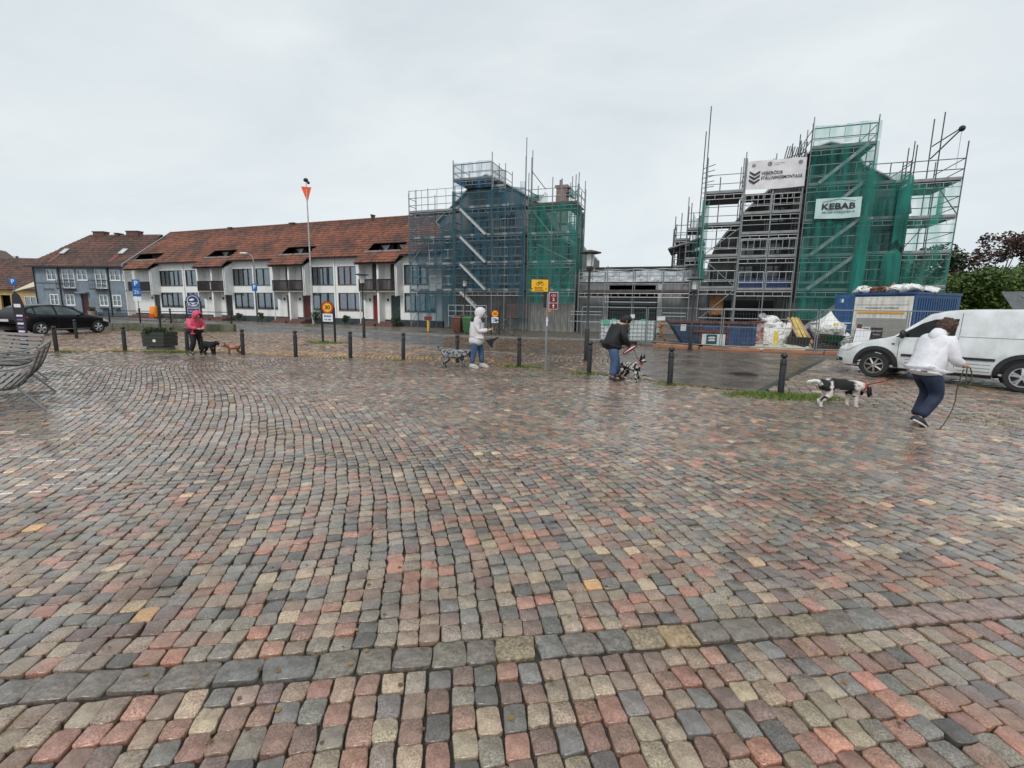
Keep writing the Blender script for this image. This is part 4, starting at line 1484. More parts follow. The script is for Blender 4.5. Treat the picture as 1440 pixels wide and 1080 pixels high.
# low wing between
wg = sca('low_wing', 'long low grey wing with a dark open bay, between the two scaffolded buildings', 'building', 8.2, 2.0)
mb = MB()
wall_with_holes(mb, -4.0, 4.2, 0, 3.45, 0, .3, [(-1.95, 1.25, 0.0, 2.65), (-1.95, 1.1, 2.85, 3.25)])
mb.build('wall', M_grey, wg)
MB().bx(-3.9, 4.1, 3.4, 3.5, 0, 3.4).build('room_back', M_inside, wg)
MB().bx(-4.0, 4.2, .3, 9, 3.3, 3.45).build('roof', M_slate, wg)
MB().bx(-4.0, 1.2, -.16, -.003, 2.66, 2.86).build('lintel', mat('rusty_beam', (.13, .045, .035), .6, var=.3), wg)
MB().bx(-3.6, 2.2, 3.4, 9.3, 3.45, 4.75).build('roof_box', mat('dark_roof_felt', (.03, .028, .03), .6), wg)
for i in range(7):
    block(wg, 'shutter_slat', (-.35, .14, .35 + i * .34), (3.1, .05, .29), M_plinth)
MB().bx(-2.2, -1.96, -.1, -.002, 0, 2.65).bx(1.26, 1.5, -.1, -.002, 0, 3.3).build('pilaster', M_lead, wg)
# plastic sheeting on the parapet
vs, fs = [], []
nx, nz = 60, 6
for i in range(nx + 1):
    for k in range(nz + 1):
        x = -4.0 + 8.2 * i / nx
        z = 3.46 + .78 * k / nz
        vs.append((x, -.12 + .14 * k + .06 * math.sin(x * 3.1 + k) * (k > 0) + random.gauss(0, .03), z + .05 * math.sin(x * 2.3) * (k == nz)))
for i in range(nx):
    for k in range(nz):
        a = i * (nz + 1) + k
        fs.append((a, a + nz + 1, a + nz + 2, a + 1))
MB().add(vs, fs).build('plastic_cover', M_plastic, wg)
MB().path([(-4.0 + 8.2 * i / 30, -.2 + .1, 4.26 + .03 * math.sin(i)) for i in range(31)], .04, 5, 0).build('sheet_edge', M_deckl, wg)

# ------------------------------------------------------------------ scaffolds
def net_sheet(parent, name, a, b, z0, z1, m, sag=.08, dens=.22, ragged=0.0):
    """hanging net from a to b ((u,y) pairs) with folds"""
    L_ = math.hypot(b[0] - a[0], b[1] - a[1])
    nx, nz = max(3, int(L_ / dens)), max(3, int((z1 - z0) / .5))
    dx, dy = (b[0] - a[0]) / L_, (b[1] - a[1]) / L_
    ph = random.uniform(0, 6)
    vs = []
    for i in range(nx + 1):
        for k in range(nz + 1):
            t = i / nx
            w = sag * (math.sin(t * L_ * 5 + ph + .5 * math.sin(k * .9)) + .5 * math.sin(t * L_ * 11 + k * .4)) * (1 if 0 < i < nx else .2)
            zz = z0 + (z1 - z0) * k / nz
            if k == nz:
                zz -= .06 * abs(math.sin(t * L_ * 1.5)) + ragged * random.random()
            if k == 0:
                zz += ragged * random.random()
            vs.append((a[0] + dx * L_ * t - dy * w, a[1] + dy * L_ * t + dx * w - .0, zz))
    fs = []
    for i in range(nx):
        for k in range(nz):
            q = i * (nz + 1) + k
            fs.append((q, q + nz + 1, q + nz + 2, q + 1))
    o = MB().add(vs, fs).build(name, m, parent, smooth=True)
    return o

def scaffold(root, u0, us, y0, y1, levels, top, pm=M_tube, dm=None, rails=True, guards=(), ulev=None, ptop=None, rr=.03, base=.05, ends=(True, True), braces=(), lattice_m=M_alu, back=True, toe=True, deckfront=M_deckl):
    """poles, decks with ticks underneath, ledgers and rails; all in root-local coordinates (u - u0)"""
    X = lambda u: u - u0
    levels = list(levels)
    for i, u in enumerate(us):
        tp = (ptop or {}).get(i, top)
        for y in ((y0, y1) if back else (y0,)):
            extra = random.uniform(.1, .6)
            rod(root, 'pole', (X(u), y, base), (X(u) + random.gauss(0, .015), y, tp + extra), rr, pm)
            if y == y0:
                block(root, 'foot_plate', (X(u), y, base + .02), (.15, .15, .03), M_tubed)
    for i in range(len(us) - 1):
        a, b = X(us[i]), X(us[i + 1])
        for zl in levels:
            if ulev and zl not in ulev[i]:
                continue
            mb = MB()
            nb = max(2, int((y1 - y0) / .3))
            for k in range(nb):
                yy = y0 + (y1 - y0) * k / nb
                mb.bx(a + .02, b - .02, yy + .01, yy + (y1 - y0) / nb - .01, zl - .05, zl)
            mb.build('deck', M_deck, root)
            if toe:
                block(root, 'toe_board', ((a + b) / 2, y0 - .045, zl + .055), (b - a - .06, .03, .15), deckfront)
            # lattice below: two chords and short posts
            mb = MB()
            mb.tube((a, y0 + .0, zl - .10), (b, y0 + .0, zl - .10), .022, 5).tube((a, y0, zl - .34), (b, y0, zl - .34), .018, 5)
            nn = max(3, int((b - a) / .42))
            for k in range(nn + 1):
                xx = a + (b - a) * k / nn
                mb.tube((xx, y0 - .01, zl - .34), (xx, y0 - .01, zl - .10), .016, 4, cap=False)
            mb.build('lattice_beam', lattice_m, root)
            if rails:
                for dz in (.5, 1.0):
                    rod(root, 'guard_rail', (a, y0, zl + dz), (b, y0, zl + dz), .022, pm)
            if guards == 'all' or (i, zl) in guards:
                gf = MB()
                gf.tube((a + .08, y0 - .03, zl + .12), (a + .08, y0 - .03, zl + 1.02), .02, 5).tube((b - .08, y0 - .03, zl + .12), (b - .08, y0 - .03, zl + 1.02), .02, 5)
                gf.tube((a + .08, y0 - .03, zl + 1.02), (b - .08, y0 - .03, zl + 1.02), .02, 5).tube((a + .08, y0 - .03, zl + .42), (b - .08, y0 - .03, zl + .42), .016, 5)
                for k in (1, 2, 3):
                    xx = a + .08 + (b - a - .16) * k / 4
                    gf.tube((xx, y0 - .03, zl + .42), (xx, y0 - .03, zl + 1.02), .016, 5)
                gf.build('guard_frame', M_alu, root)
    for zl in levels:
        for e, u in ((0, us[0]), (1, us[-1])):
            ii = 0 if e == 0 else len(us) - 2
            if ends[e] and not (ulev and zl not in ulev[ii]):
                for dz in (.5, 1.0):
                    rod(root, 'end_rail', (X(u), y0, zl + dz), (X(u), y1, zl + dz), .022, pm)
    for (i, z0, z1, d) in braces:
        a, b = X(us[i]), X(us[i + 1])
        if d < 0:
            a, b = b, a
        rod(root, 'brace', (a, y0 - .05, z0), (b, y0 - .05, z1), .024, pm)

LV = [2.8, 4.65, 6.5, 8.35, 10.2]
# LEFT
sl = sca('scaffold', 'tall scaffold with blue netting beside the white terrace', 'scaffold', -1.8)
u0 = -1.8
scaffold(sl, u0, [-8.2, -6.6, -4.45], .0, 1.0, LV[:4], 9.6, pm=M_tube, guards=[(1, 2.8), (1, 4.65)], braces=[(0, .2, 2.8, 1), (0, 4.6, 2.9, -1), (0, 4.65, 6.5, 1), (0, 8.3, 6.5, -1)])
scaffold(sl, u0, [-4.4, -1.5, .85], -.35, .95, LV[:4], 9.6, guards=[(1, 2.8), (1, 4.65), (1, 6.5)], ptop={0: 11.3, 1: 11.3, 2: 11.2}, braces=[])
scaffold(sl, u0, [-4.4, -1.5], -.35, 2.2, [10.2], 11.35, guards='all', deckfront=M_deckl)
scaffold(sl, u0, [-1.5, -.55], -.35, .95, [9.6], 10.4, guards='all')
# open rails over the left wing
for (ua, ub) in ((-8.2, -6.6), (-6.6, -4.45)):
    for zz in (8.85, 9.35, 9.85):
        rod(sl, 'guard_rail', (ua - u0, 0, zz), (ub - u0, 0, zz), .018, M_tube)
    for k in range(1, 3):
        xx = ua + (ub - ua) * k / 3
        rod(sl, 'guard_post', (xx - u0, 0, 8.35), (xx - u0, 0, 9.85), .016, M_tube)
# stair flights in the left tower bay
for zb in (.9, 2.8, 4.65, 6.5):
    st = MB()
    for yy in (-.55, -.15):
        st.cbx((-2.85 - u0, yy, zb + .92), (2.6, .05, .16), ry=R(45) if False else math.atan2(1.75, 1.9))
    st.build('stair_stringer', M_alu, sl)
    for k in range(8):
        f_ = (k + .5) / 8
        block(sl, 'tread', (-3.8 + 1.9 * f_ - u0, -.35, zb + 1.8 - 1.75 * f_), (.22, .38, .03), M_alu)
# tall standards
for u, y, z in ((.75, 0, 12.6), (1.05, .4, 11.9), (-8.2, 0, 9.9), (3.9, .9, 10.3), (3.0, .8, 10.1), (3.5, 1.6, 10.4), (3.8, 2.0, 10.0)):
    rod(sl, 'pole', (u - u0, y, 0.05), (u - u0 + .03, y, z), .03, M_tube)
rod(sl, 'brace', (1.05 - u0, .3, 10.6), (1.9 - u0, .9, 9.5), .024, M_tubed)
# right green part
scaffold(sl, u0, [.95, 2.6, 4.3], .05, 1.0, [2.8, 4.65, 6.5], 9.0, braces=[(1, 2.9, 4.4, 1), (0, 6.4, 4.8, -1)])
scaffold(sl, u0, [.95, 2.6, 4.3], .05, 2.2, [8.35], 9.9, deckfront=M_deck)
# narrow side going back
scaffold(sl, u0, [3.3, 3.9], 2.0, 4.2, [4.65, 6.5, 8.35], 9.6)
rod(sl, 'white_chute', (.1 + 1.0 - u0 + .2, .4, 7.9), (2.9 - u0, .5, 6.0), .05, M_alu)
rod(sl, 'white_chute', (1.5 - u0, .4, 5.9), (4.2 - u0, .3, 4.6), .035, M_alu)
# nets
net_sheet(sl, 'blue_net', (-8.25 - u0, -.08), (-4.5 - u0, -.08), .55, 8.25, N_blue)
net_sheet(sl, 'blue_net', (-4.45 - u0, -.46), (.85 - u0, -.46), 2.75, 9.5, N_blue)
net_sheet(sl, 'blue_net', (-4.45 - u0, -.46), (-4.15 - u0, -.46), .6, 9.5, N_blue, sag=.1)
net_sheet(sl, 'blue_net', (.55 - u0, -.50), (.95 - u0, -.50), .6, 9.8, N_blue, sag=.12)
net_sheet(sl, 'thin_blue_net', (-4.4 - u0, -.45), (-1.5 - u0, -.45), 9.6, 11.35, N_bluet, sag=.02)
net_sheet(sl, 'thin_blue_net', (-1.45 - u0, -.45), (-1.35 - u0, 1.9), 9.2, 11.2, N_blue, sag=.03)
net_sheet(sl, 'thin_blue_net', (-1.4 - u0, -.40), (-.4 - u0, -.3), 8.9, 10.0, N_blue, sag=.12, ragged=.6)
net_sheet(sl, 'green_net', (.98 - u0, -.06), (4.35 - u0, -.06), 1.95, 8.4, N_green, sag=.07)
net_sheet(sl, 'green_net', (.98 - u0, .0), (2.3 - u0, .0), 8.2, 9.4, N_green, sag=.1, ragged=.9)
net_sheet(sl, 'green_net', (4.4 - u0, -.06), (3.85 - u0, 4.0), 3.9, 8.5, N_greend, sag=.09, ragged=.6)
net_sheet(sl, 'green_net', (3.5 - u0, .1), (4.3 - u0, .1), 8.4, 9.4, N_greend, sag=.1, ragged=.7)
net_sheet(sl, 'grey_net', (-5.6 - u0, .5), (-4.5 - u0, .5), 2.9, 7.6, N_grey, sag=.04)
# entrance handrails at the foot of the stair tower
for zz in (1.0, 1.35, 1.75):
    rod(sl, 'guard_rail', (-4.5 - u0, -1.0, zz), (-1.6 - u0, -1.0, zz), .024, M_alu)
for k in range(6):
    rod(sl, 'guard_post', (-4.5 + .58 * k - u0, -1.0, .3), (-4.5 + .58 * k - u0, -1.0, 1.75), .02, M_alu)

# scaffold along the low wing
sw = sca('low_scaffold', 'low scaffold with one dark deck in front of the low grey wing', 'scaffold', 8.0)
scaffold(sw, 8.0, [4.5, 6.2, 8.0, 9.8, 11.4], .3, 1.3, [2.75], 3.9, pm=M_tube, deckfront=M_deck)
for zz in (.8, 1.25, 1.45):
    rod(sw, 'guard_rail', (-4.0, .25, zz), (-1.9, .25, zz), .022, M_alu)
    rod(sw, 'guard_rail', (1.9, .25, zz), (3.3, .25, zz), .022, M_alu)
for k in range(9):
    rod(sw, 'guard_post', (-3.5 + .87 * k, .28, 3.35), (-3.5 + .87 * k, .28, 4.0), .016, M_tube)
rod(sw, 'guard_rail', (-3.5, .28, 3.98), (3.4, .28, 3.98), .02, M_tube)
rod(sw, 'guard_rail', (-1.9, .5, 2.1), (1.5, .5, 2.1), .03, M_alu)

# RIGHT
sr = sca('scaffold', 'biggest scaffold with green nets, a white banner and a stair tower, behind the white van', 'scaffold', 17.0)
u0 = 17.0
scaffold(sr, u0, [11.9, 13.9], .0, 1.2, [2.95, 4.8, 6.6], 10.0, pm=M_tube, guards=[(0, 2.95), (0, 4.8)], braces=[(0, 1.0, 2.9, 1), (0, 3.0, 4.8, -1), (0, 4.8, 6.4, 1)])
scaffold(sr, u0, [11.9, 13.9], -.1, 3.0, [8.35], 9.9, pm=M_tube, deckfront=M_deckl)
scaffold(sr, u0, [13.95, 15.4, 16.85], -.1, 1.1, [2.85, 4.7, 6.0, 7.1], 9.9, pm=M_tube, guards=[(0, 2.85), (1, 2.85), (0, 4.7), (1, 4.7), (0, 7.1), (1, 7.1)])
scaffold(sr, u0, [13.95, 15.4, 16.85], -.1, 2.0, [8.2], 9.9, pm=M_tube, toe=False)
scaffold(sr, u0, [16.95, 19.85], -.5, .9, LV[:4], 11.3, pm=M_tube, guards='all', lattice_m=M_alu)
scaffold(sr, u0, [16.95, 19.85], -.5, 2.4, [10.2], 11.3, pm=M_tubed, guards='all')
scaffold(sr, u0, [19.9, 21.7], .3, 1.3, [2.95, 4.8, 6.6, 8.4], 9.2, pm=M_tubed, guards=[(0, 2.95)])
scaffold(sr, u0, [21.75, 22.7, 23.8], .0, 3.2, [3.0, 4.75, 6.5, 8.3], 9.6, pm=M_tubed, ptop={0: 9.6, 1: 11.0, 2: 9.8}, deckfront=M_deckl,
         braces=[(1, 3.2, 4.7, 1), (1, 1.0, 2.9, 1), (0, 5.0, 6.4, 1), (1, 6.6, 8.2, -1)])
# left flank of the right scaffold going back
scaffold(sr, u0, [11.0, 11.9], 1.4, 3.4, [2.95, 4.8, 6.6], 8.0, pm=M_tube)
scaffold(sr, u0, [10.2, 11.2], 4.5, 7.5, [4.6, 6.4], 7.6, pm=M_tubed)
scaffold(sr, u0, [10.0, 11.6], 7.6, 9.6, [4.6, 6.2], 7.4, pm=M_tubed)
MB().add([(9.8 - u0, 4.4, 5.9), (12.0 - u0, 4.4, 6.6), (12.3 - u0, 8.5, 6.6), (9.9 - u0, 8.5, 5.9), (9.8 - u0, 4.4, 5.8), (12.0 - u0, 4.4, 6.5), (12.3 - u0, 8.5, 6.5), (9.9 - u0, 8.5, 5.8)],
         [(0, 1, 2, 3), (7, 6, 5, 4), (0, 4, 5, 1), (1, 5, 6, 2), (2, 6, 7, 3), (3, 7, 4, 0)]).build('roof_sheet', M_deckl, sr)
MB().bx(10.4 - u0, 12.2 - u0, 5.6, 8, 3.6, 5.8).build('dark_annex', M_greyd, sr)
for u, y, z in ((11.85, .2, 13.2), (11.6, .6, 12.0), (11.95, 1.2, 10.6), (22.4, .1, 11.3), (12.7, .6, 9.4), (10.6, 4.5, 8.2), (11.2, 3.4, 8.6), (21.9, 1.5, 10.4), (16.6, .8, 11.4), (16.4, 1.6, 11.0)):
    rod(sr, 'pole', (u - u0, y, 0.05), (u - u0 + random.gauss(0, .05), y, z), .03, M_tubed)
for k in range(7):
    rod(sr, 'brace', (11.7 - u0, .2 + .1 * k, 8.2 + .3 * k), (12.3 - u0, .1, 8.2 + .3 * k), .02, M_tubed)
for k in range(9):   # bundle of spare tubes at the tower top
    rod(sr, 'spare_tube', (15.9 + .12 * k - u0, .9, 10.0), (15.9 + .12 * k - u0 + .15, .9, 10.7 + random.uniform(0, .4)), .03, M_tubed)
rod(sr, 'guard_rail', (15.8 - u0, .88, 10.15), (17.0 - u0, .88, 10.5), .03, M_tubed)
rod(sr, 'hoist_arm', (22.4 - u0, .1, 9.4), (23.2 - u0, -.7, 10.5), .035, M_tubed)
rod(sr, 'hoist_arm', (22.4 - u0, .1, 10.0), (23.2 - u0, -.7, 10.55), .03, M_tubed)
MB().ball((23.2 - u0, -.7, 10.5), .14).build('hoist_pulley', M_iron, sr)
rod(sr, 'hoist_rope', (23.2 - u0, -.7, 8.6), (23.2 - u0, -.7, 10.5), .012, M_alu)
for zb in (.6, 2.8, 4.65, 6.5, 8.35):
    st = MB()
    for yy in (-.72, -.35):
        st.cbx((18.45 - u0, yy, zb + .95), (2.7, .05, .16), ry=-math.atan2(1.75, 2.0))
    st.build('stair_stringer', M_alu, sr)
    for k in range(8):
        f_ = (k + .5) / 8
        block(sr, 'tread', (17.45 + 2.0 * f_ - u0, -.53, zb + .05 + 1.75 * f_), (.22, .34, .03), M_alu)
net_sheet(sr, 'green_net', (16.95 - u0, -.86), (19.9 - u0, -.86), 1.2, 10.3, N_green)
net_sheet(sr, 'thin_green_net', (16.95 - u0, -.86), (19.9 - u0, -.86), 10.3, 11.25, N_greent, sag=.02)
net_sheet(sr, 'green_net', (19.35 - u0, -.92), (19.95 - u0, -.85), 1.2, 9.0, N_greend, sag=.1, ragged=.4)
net_sheet(sr, 'green_net', (19.95 - u0, .2), (21.7 - u0, .2), .8, 8.9, N_green, sag=.06)
net_sheet(sr, 'green_net', (20.9 - u0, .05), (21.75 - u0, -.05), .8, 5.2, N_greend, sag=.12, ragged=.5)
net_sheet(sr, 'green_net', (21.2 - u0, -.08), (21.8 - u0, -.08), 5.0, 8.9, N_greend, sag=.12, ragged=.5)
net_sheet(sr, 'thin_green_net', (21.8 - u0, -.05), (23.8 - u0, -.05), 1.4, 8.2, N_greent, sag=.05)
net_sheet(sr, 'green_net', (22.9 - u0, -.1), (23.15 - u0, -.12), 6.6, 7.9, N_greend, sag=.05)
net_sheet(sr, 'green_net', (11.75 - u0, -.05), (12.15 - u0, -.08), 3.2, 8.2, N_greend, sag=.12, ragged=.5)
net_sheet(sr, 'green_net', (11.4 - u0, 2.0), (11.8 - u0, .5), 4.6, 7.8, N_green, sag=.12, ragged=.8)
# blue tarpaulins and orange panel on the lower decks
MB().bx(14.1 - u0, 16.7 - u0, .4, .44, 3.0, 3.55).build('blue_tarpaulin', mat('blue_tarp', (.02, .04, .12), .4), sr)
MB().bx(12.6 - u0, 13.4 - u0, .9, .95, 1.4, 2.6).build('orange_panel', mat('osb_orange', (.28, .12, .04), .7, var=.3, scale=6), sr)
for zz in (1.2, 1.7):
    rod(sr, 'guard_rail', (12.0 - u0, -.1, zz), (19.8 - u0, -.1, zz), .024, M_alu)

# banners: things of their own
M_vinyl = mat('white_vinyl', (.70, .68, .70), .55, var=.05, bump=.4, bscale=3, bdist=.05)
M_black = mat('print_black', (.018, .018, .022), .6)
M_navy = mat('print_navy', (.05, .05, .16), .6)
def banner(name, label, ua, ub, y, z0, z1, m):
    t = sca(name, label, 'banner', (ua + ub) / 2, y)
    t.location.z = z0
    w, h = ub - ua, z1 - z0
    vs, fs = [], []
    for i in range(31):
        for k in range(9):
            x, z = -w / 2 + w * i / 30, h * k / 8
            yy = .014 * math.sin(x * 4 + z * 5) + .010 * math.sin(x * 9 - z * 3)
            vs.append((x, yy, z - (.04 * math.sin(math.pi * i / 30) if k == 0 else 0)))
    for i in range(30):
        for k in range(8):
            q = i * 9 + k
            fs.append((q, q + 9, q + 10, q + 1))
    MB().add(vs, fs).build('sheet', m, t, smooth=True)
    return t, w, h
bt, w, h = banner('banner', 'large white vinyl banner with three chevrons hung at the top of the right scaffold', 13.98, 16.86, -.22, 8.42, 9.92, M_vinyl)
rx = (R(90), 0, 0)
def chev(parent, x, z, s, th, m):
    MB().prism([(x - s, z + s * .30), (x, z - s * .32), (x + s, z + s * .30), (x + s, z + s * .30 + th), (x, z - s * .32 + th * 1.1), (x - s, z + s * .30 + th)], 'y', -.045, -.035).build('chevron', m, parent)
for k in range(3):
    chev(bt, -1.05, .36 + .21 * k, .27, .10, M_black)
text(bt, 'lettering', 'VEBERÖDS', .22, M_black, (-.72, -.04, .80), rx, 1.05, 'LEFT', bold=.004)
text(bt, 'lettering', 'STÄLLNINGSMONTAGE', .22, M_black, (-.72, -.04, .55), rx, 2.02, 'LEFT', bold=.004)
for (x, z, r_, mm) in ((-1.13, 1.26, .09, M_navy), (1.15, 1.26, .10, M_navy), (-.33, 1.28, .11, M_black)):
    MB().add([(x + r_ * math.cos(a) * q, -.042, z + r_ * math.sin(a) * q) for q in (1, .72) for a in [i * math.pi / 9 for i in range(18)]], [(i, (i + 1) % 18, 18 + (i + 1) % 18, 18 + i) for i in range(18)]).build('round_logo', mm, bt)
    MB().bx(x - r_ * .35, x + r_ * .35, -.045, -.04, z - r_ * .25, z + r_ * .3).build('logo_mark', mm, bt)
text(bt, 'lettering', 'BYGGNADSFIRMA', .055, M_black, (-.15, -.04, 1.31), rx, .55, 'LEFT')
text(bt, 'lettering', 'RENOVERING', .045, M_black, (-.15, -.04, 1.22), rx, .3, 'LEFT')
kt, w, h = banner('banner', 'pale green tinted banner reading KEBAB tied on the green netted stair tower', 17.35, 19.4, -1.0, 6.55, 7.55, mat('pale_vinyl', (.46, .62, .60), .55, var=.05))
text(kt, 'lettering', 'KEBAB', .42, M_black, (0, -.04, .56), rx, 1.5, bold=.012)
text(kt, 'lettering', '070-3300 STORGATAN 14', .12, M_black, (0.02, -.04, .28), rx, 1.45, bold=.002)
MB().prism([(-.75, .82), (0, .95), (.75, .82), (.75, .80), (0, .93), (-.75, .80)], 'y', -.04, -.032).build('roof_logo', M_black, kt)
# ================================================================== SITE: fence, skip, tanks, bags, container
M_white_pl = mat('white_plastic', (.62, .64, .66), .35, var=.08)
M_wood = mat('pale_timber', (.42, .27, .15), .65, var=.3, scale=5)
M_woodr = mat('reddish_timber', (.34, .15, .085), .6, var=.35, scale=5)
M_rubber = mat('black_rubber', (.02, .02, .021), .6)
M_blacks = mat('black_steel', (.014, .014, .016), .35, var=.3)
M_bagw = mat('white_bag', (.78, .78, .76), .6, var=.08, scale=4, bump=1.0, bscale=6, bdist=.14)
M_bluec = mat('container_blue', (.018, .075, .20), .4, var=.25, scale=2, streak=.3)
M_blues = mat('skip_blue', (.030, .062, .135), .5, var=.35, scale=2, streak=.35)
M_rust = mat('rust', (.12, .045, .03), .7, var=.4, scale=5)

FP = [(-.2, 24.3), (3.3, 22.9), (6.25, 22.1), (8.8, 19.9), (12.1, 18.8), (14.9, 17.9), (19.0, 17.6)]
for i, ((x0, y0), (x1, y1)) in enumerate(zip(FP[1:-1], FP[2:])):
    L_ = math.hypot(x1 - x0, y1 - y0)
    fdesc = ['behind the man in black', 'in front of the blue skip', 'in front of the white rubble bags', 'between the grey concrete foot and the blue container', 'behind the white van, right of the container']
    f = thing('site_fence', 'galvanised mesh site fence panel ' + fdesc[i], 'fence', (x0, y0, 0.02), math.atan2(y1 - y0, x1 - x0), 'temporary fence panels round the site')
    Ht = 1.72
    for x in (0.04, L_ - .04):
        rod(f, 'post', (x, 0, .02), (x, 0, Ht), .022, M_tube)
    for z in (.15, Ht - .02):
        rod(f, 'top_rail' if z > 1 else 'bottom_rail', (0.04, 0, z), (L_ - .04, 0, z), .020, M_tube)
    rod(f, 'middle_rail', (0.04, 0, .95), (L_ - .04, 0, .95), .010, M_tube)
    mb = MB()
    n_ = int(L_ / .11)
    for k in range(1, n_):
        mb.tube((L_ * k / n_, 0, .15), (L_ * k / n_, 0, Ht - .02), .0028, 3, cap=False)
    for z in np.arange(.3, 1.7, .2):
        mb.tube((.04, .004, z), (L_ - .04, .004, z), .0028, 3, cap=False)
    o = mb.build('mesh_wires', M_tube, f)
    o['kind'] = 'stuff'
for i, (x, y, lb) in enumerate(((6.25, 22.1, 'concrete fence foot beside the plastic tanks'), (8.8, 19.9, 'concrete fence foot in front of the blue skip'), (12.1, 18.8, 'wide concrete fence foot in front of the second rubble bag'))):
    b = MB().bx(-.38, .38, -.12, .12, 0, .12).bx(-.30, .30, -.10, .10, .12, .16).build('ballast_block', mat('foot_concrete', (.13, .13, .125), .7, var=.3), None, bevel=.02, label=lb, cat='fence foot', group='feet of the site fence')
    b.location = (x, y, 0)
    b.rotation_euler = (0, 0, R(-20))
# little notices on the fence
for x, y, z, w in ((6.75, 21.6, 1.25, .35), (5.6, 22.2, 1.32, .2)):
    b = MB().bx(-w / 2, w / 2, -.012, .0, -.09, .09).build('notice', M_white_pl, None, label=('wide white notice on the fence beside the skip' if w > .3 else 'small white notice on the fence above the tanks'), cat='notice')
    b.location = (x, y, z)
    b.rotation_euler = (0, 0, R(-25))

# tanks
def tank(x, y, rz, label, valve):
    t = thing('liquid_tank', label, 'tank', (x, y, 0.02), rz, 'caged plastic liquid tanks')
    for k in range(5):
        block(t, 'pallet_board', (-.48 + .24 * k, 0, .13), (.16, .98, .025), M_rubber)
    for k in range(3):
        block(t, 'pallet_foot', (0, -.42 + .42 * k, .06), (1.14, .10, .11), M_rubber)
    MB().bx(-.55, .55, -.47, .47, .16, 1.08).build('bottle', mat('tank_plastic', (.60, .66, .66), .3, var=.10, scale=3), t, bevel=.07)
    mb = MB().lathe([(.12, 1.08), (.12, 1.14), (.1, 1.15)], 14)
    mb.build('cap', mat('teal_cap', (.04, .35, .22), .4), t)
    for z in (.2, .38, .56, .74, .92, 1.08):
        MB().path([(-.59, -.51, z), (.59, -.51, z), (.59, .51, z), (-.59, .51, z), (-.59, -.51, z)], .012, 5).build('cage_bar', M_tube, t)
    for s in (-.51, .51):
        for k in range(7):
            rod(t, 'cage_bar', (-.59 + 1.18 * k / 6, s, .15), (-.59 + 1.18 * k / 6, s, 1.1), .011, M_tube, 5)
    for s in (-.59, .59):
        for k in range(1, 6):
            rod(t, 'cage_bar', (s, -.51 + 1.02 * k / 6, .15), (s, -.51 + 1.02 * k / 6, 1.1), .011, M_tube, 5)
    if valve:
        block(t, 'label_plate', (-.3, -.53, .98), (.35, .012, .22), mat('mint_label', (.08, .42, .28), .5))
        block(t, 'label_plate', (-.2, -.53, .62), (.3, .012, .2), M_white_pl)
    return t
tank(4.95, 23.2, R(-20), 'white caged plastic tank with a mint green label, left of the other tank', True)
tank(6.25, 22.75, R(-20), 'white caged plastic tank without a label, right of the labelled one', False)

# pallets and orange wood beside the skip
pl = thing('timber_stack', 'crooked stack of orange timber offcuts between the tanks and the blue skip', 'timber', (7.05, 22.35, .02), R(-20))
for k in range(14):
    MB().cbx((random.uniform(-.12, .2), random.uniform(-.2, .2), .05 + .075 * k), (random.uniform(.3, .6), .09, .06), rz=random.choice([0, R(90)]) + random.gauss(0, .2)).build('offcut', mat('orange_timber', (.42, .19, .06), .7, var=.3, scale=5), pl)

# blue skip: sloping left end
sk = thing('rubble_skip', 'low dark blue steel skip with sloping left end and a teal sign', 'skip', (9.35, 22.1, 0.02), R(-12))
hw = 1.75
MB().prism([(-2.0, 1.12), (-1.35, .12), (hw, .05), (hw, 1.12)], 'y', -.5, 1.1).build('hull', M_blues, sk)
for x in (-1.0, -.62, .55, 1.6):
    MB().bx(x - .04, x + .04, -.56, -.50, .12, 1.05).build('rib', M_blues if x > 1 else M_rust, sk)
MB().bx(-2.06, hw + .04, -.57, -.5, 1.03, 1.14).build('rim', M_rust, sk)
MB().bx(-.95, .52, -.60, -.5, .62, .74).build('cross_bar', M_rust, sk)
MB().bx(-.58, .51, -.53, -.50, .12, .62).build('side_panel', M_plinth, sk)
b = MB().bx(-.55, .45, -.575, -.562, .06, .56).build('sign_plate', M_white_pl, sk)
MB().bx(-.36, .1, -.585, -.576, .1, .54).build('teal_square', mat('teal_print', (.012, .075, .085), .5), b)
for zz in (.36, .24):
    MB().prism([(-.28, zz), (-.02, zz), (.03, zz + .04), (-.02, zz + .08), (-.23, zz + .08), (-.23, zz + .05), (-.28, zz + .05)], 'y', -.594, -.586).build('arrow_mark', M_white_pl, b)
block(sk, 'paper', (-1.38, -.52, .82), (.24, .012, .3), M_white_pl)
MB().add([(-1.9 + .35 * i, -.4 + .2 * ((i * 7) % 5), 1.13 + .06 * random.random()) for i in range(10)] + [(-1.9, -.45, 1.05), (1.6, -.45, 1.05), (1.6, 1.0, 1.05), (-1.9, 1.0, 1.05)], [(10, 11, 12, 13)]).build('rubble_fill', M_wood, sk)

# red splashed barrel/machine
rm = thing('site_box', 'rust red steel box splashed with white plaster at the right end of the skip', 'box', (11.05, 21.9, .02), R(-12))
MB().bx(-.02, .44, -.4, .3, 0, 1.12).build('body', mat('splashed_red', (.20, .045, .035), .6, c2=(.5, .45, .43), scale=6), rm, bevel=.02)
MB().bx(-.05, .47, -.43, .33, 1.121, 1.16).build('lid', M_rust, rm)
# work stand
ws = thing('trestle', 'grey steel trestle standing behind the red splashed box', 'trestle', (12.0, 22.9, .02), R(-20))
for dx in (-.4, .4):
    for dy in (-.2, .2):
        rod(ws, 'leg', (dx, dy, 0), (dx * .8, dy * .3, 1.1), .022, M_tubed)
rod(ws, 'top_bar', (-.5, 0, 1.1), (.5, 0, 1.1), .035, M_tubed)

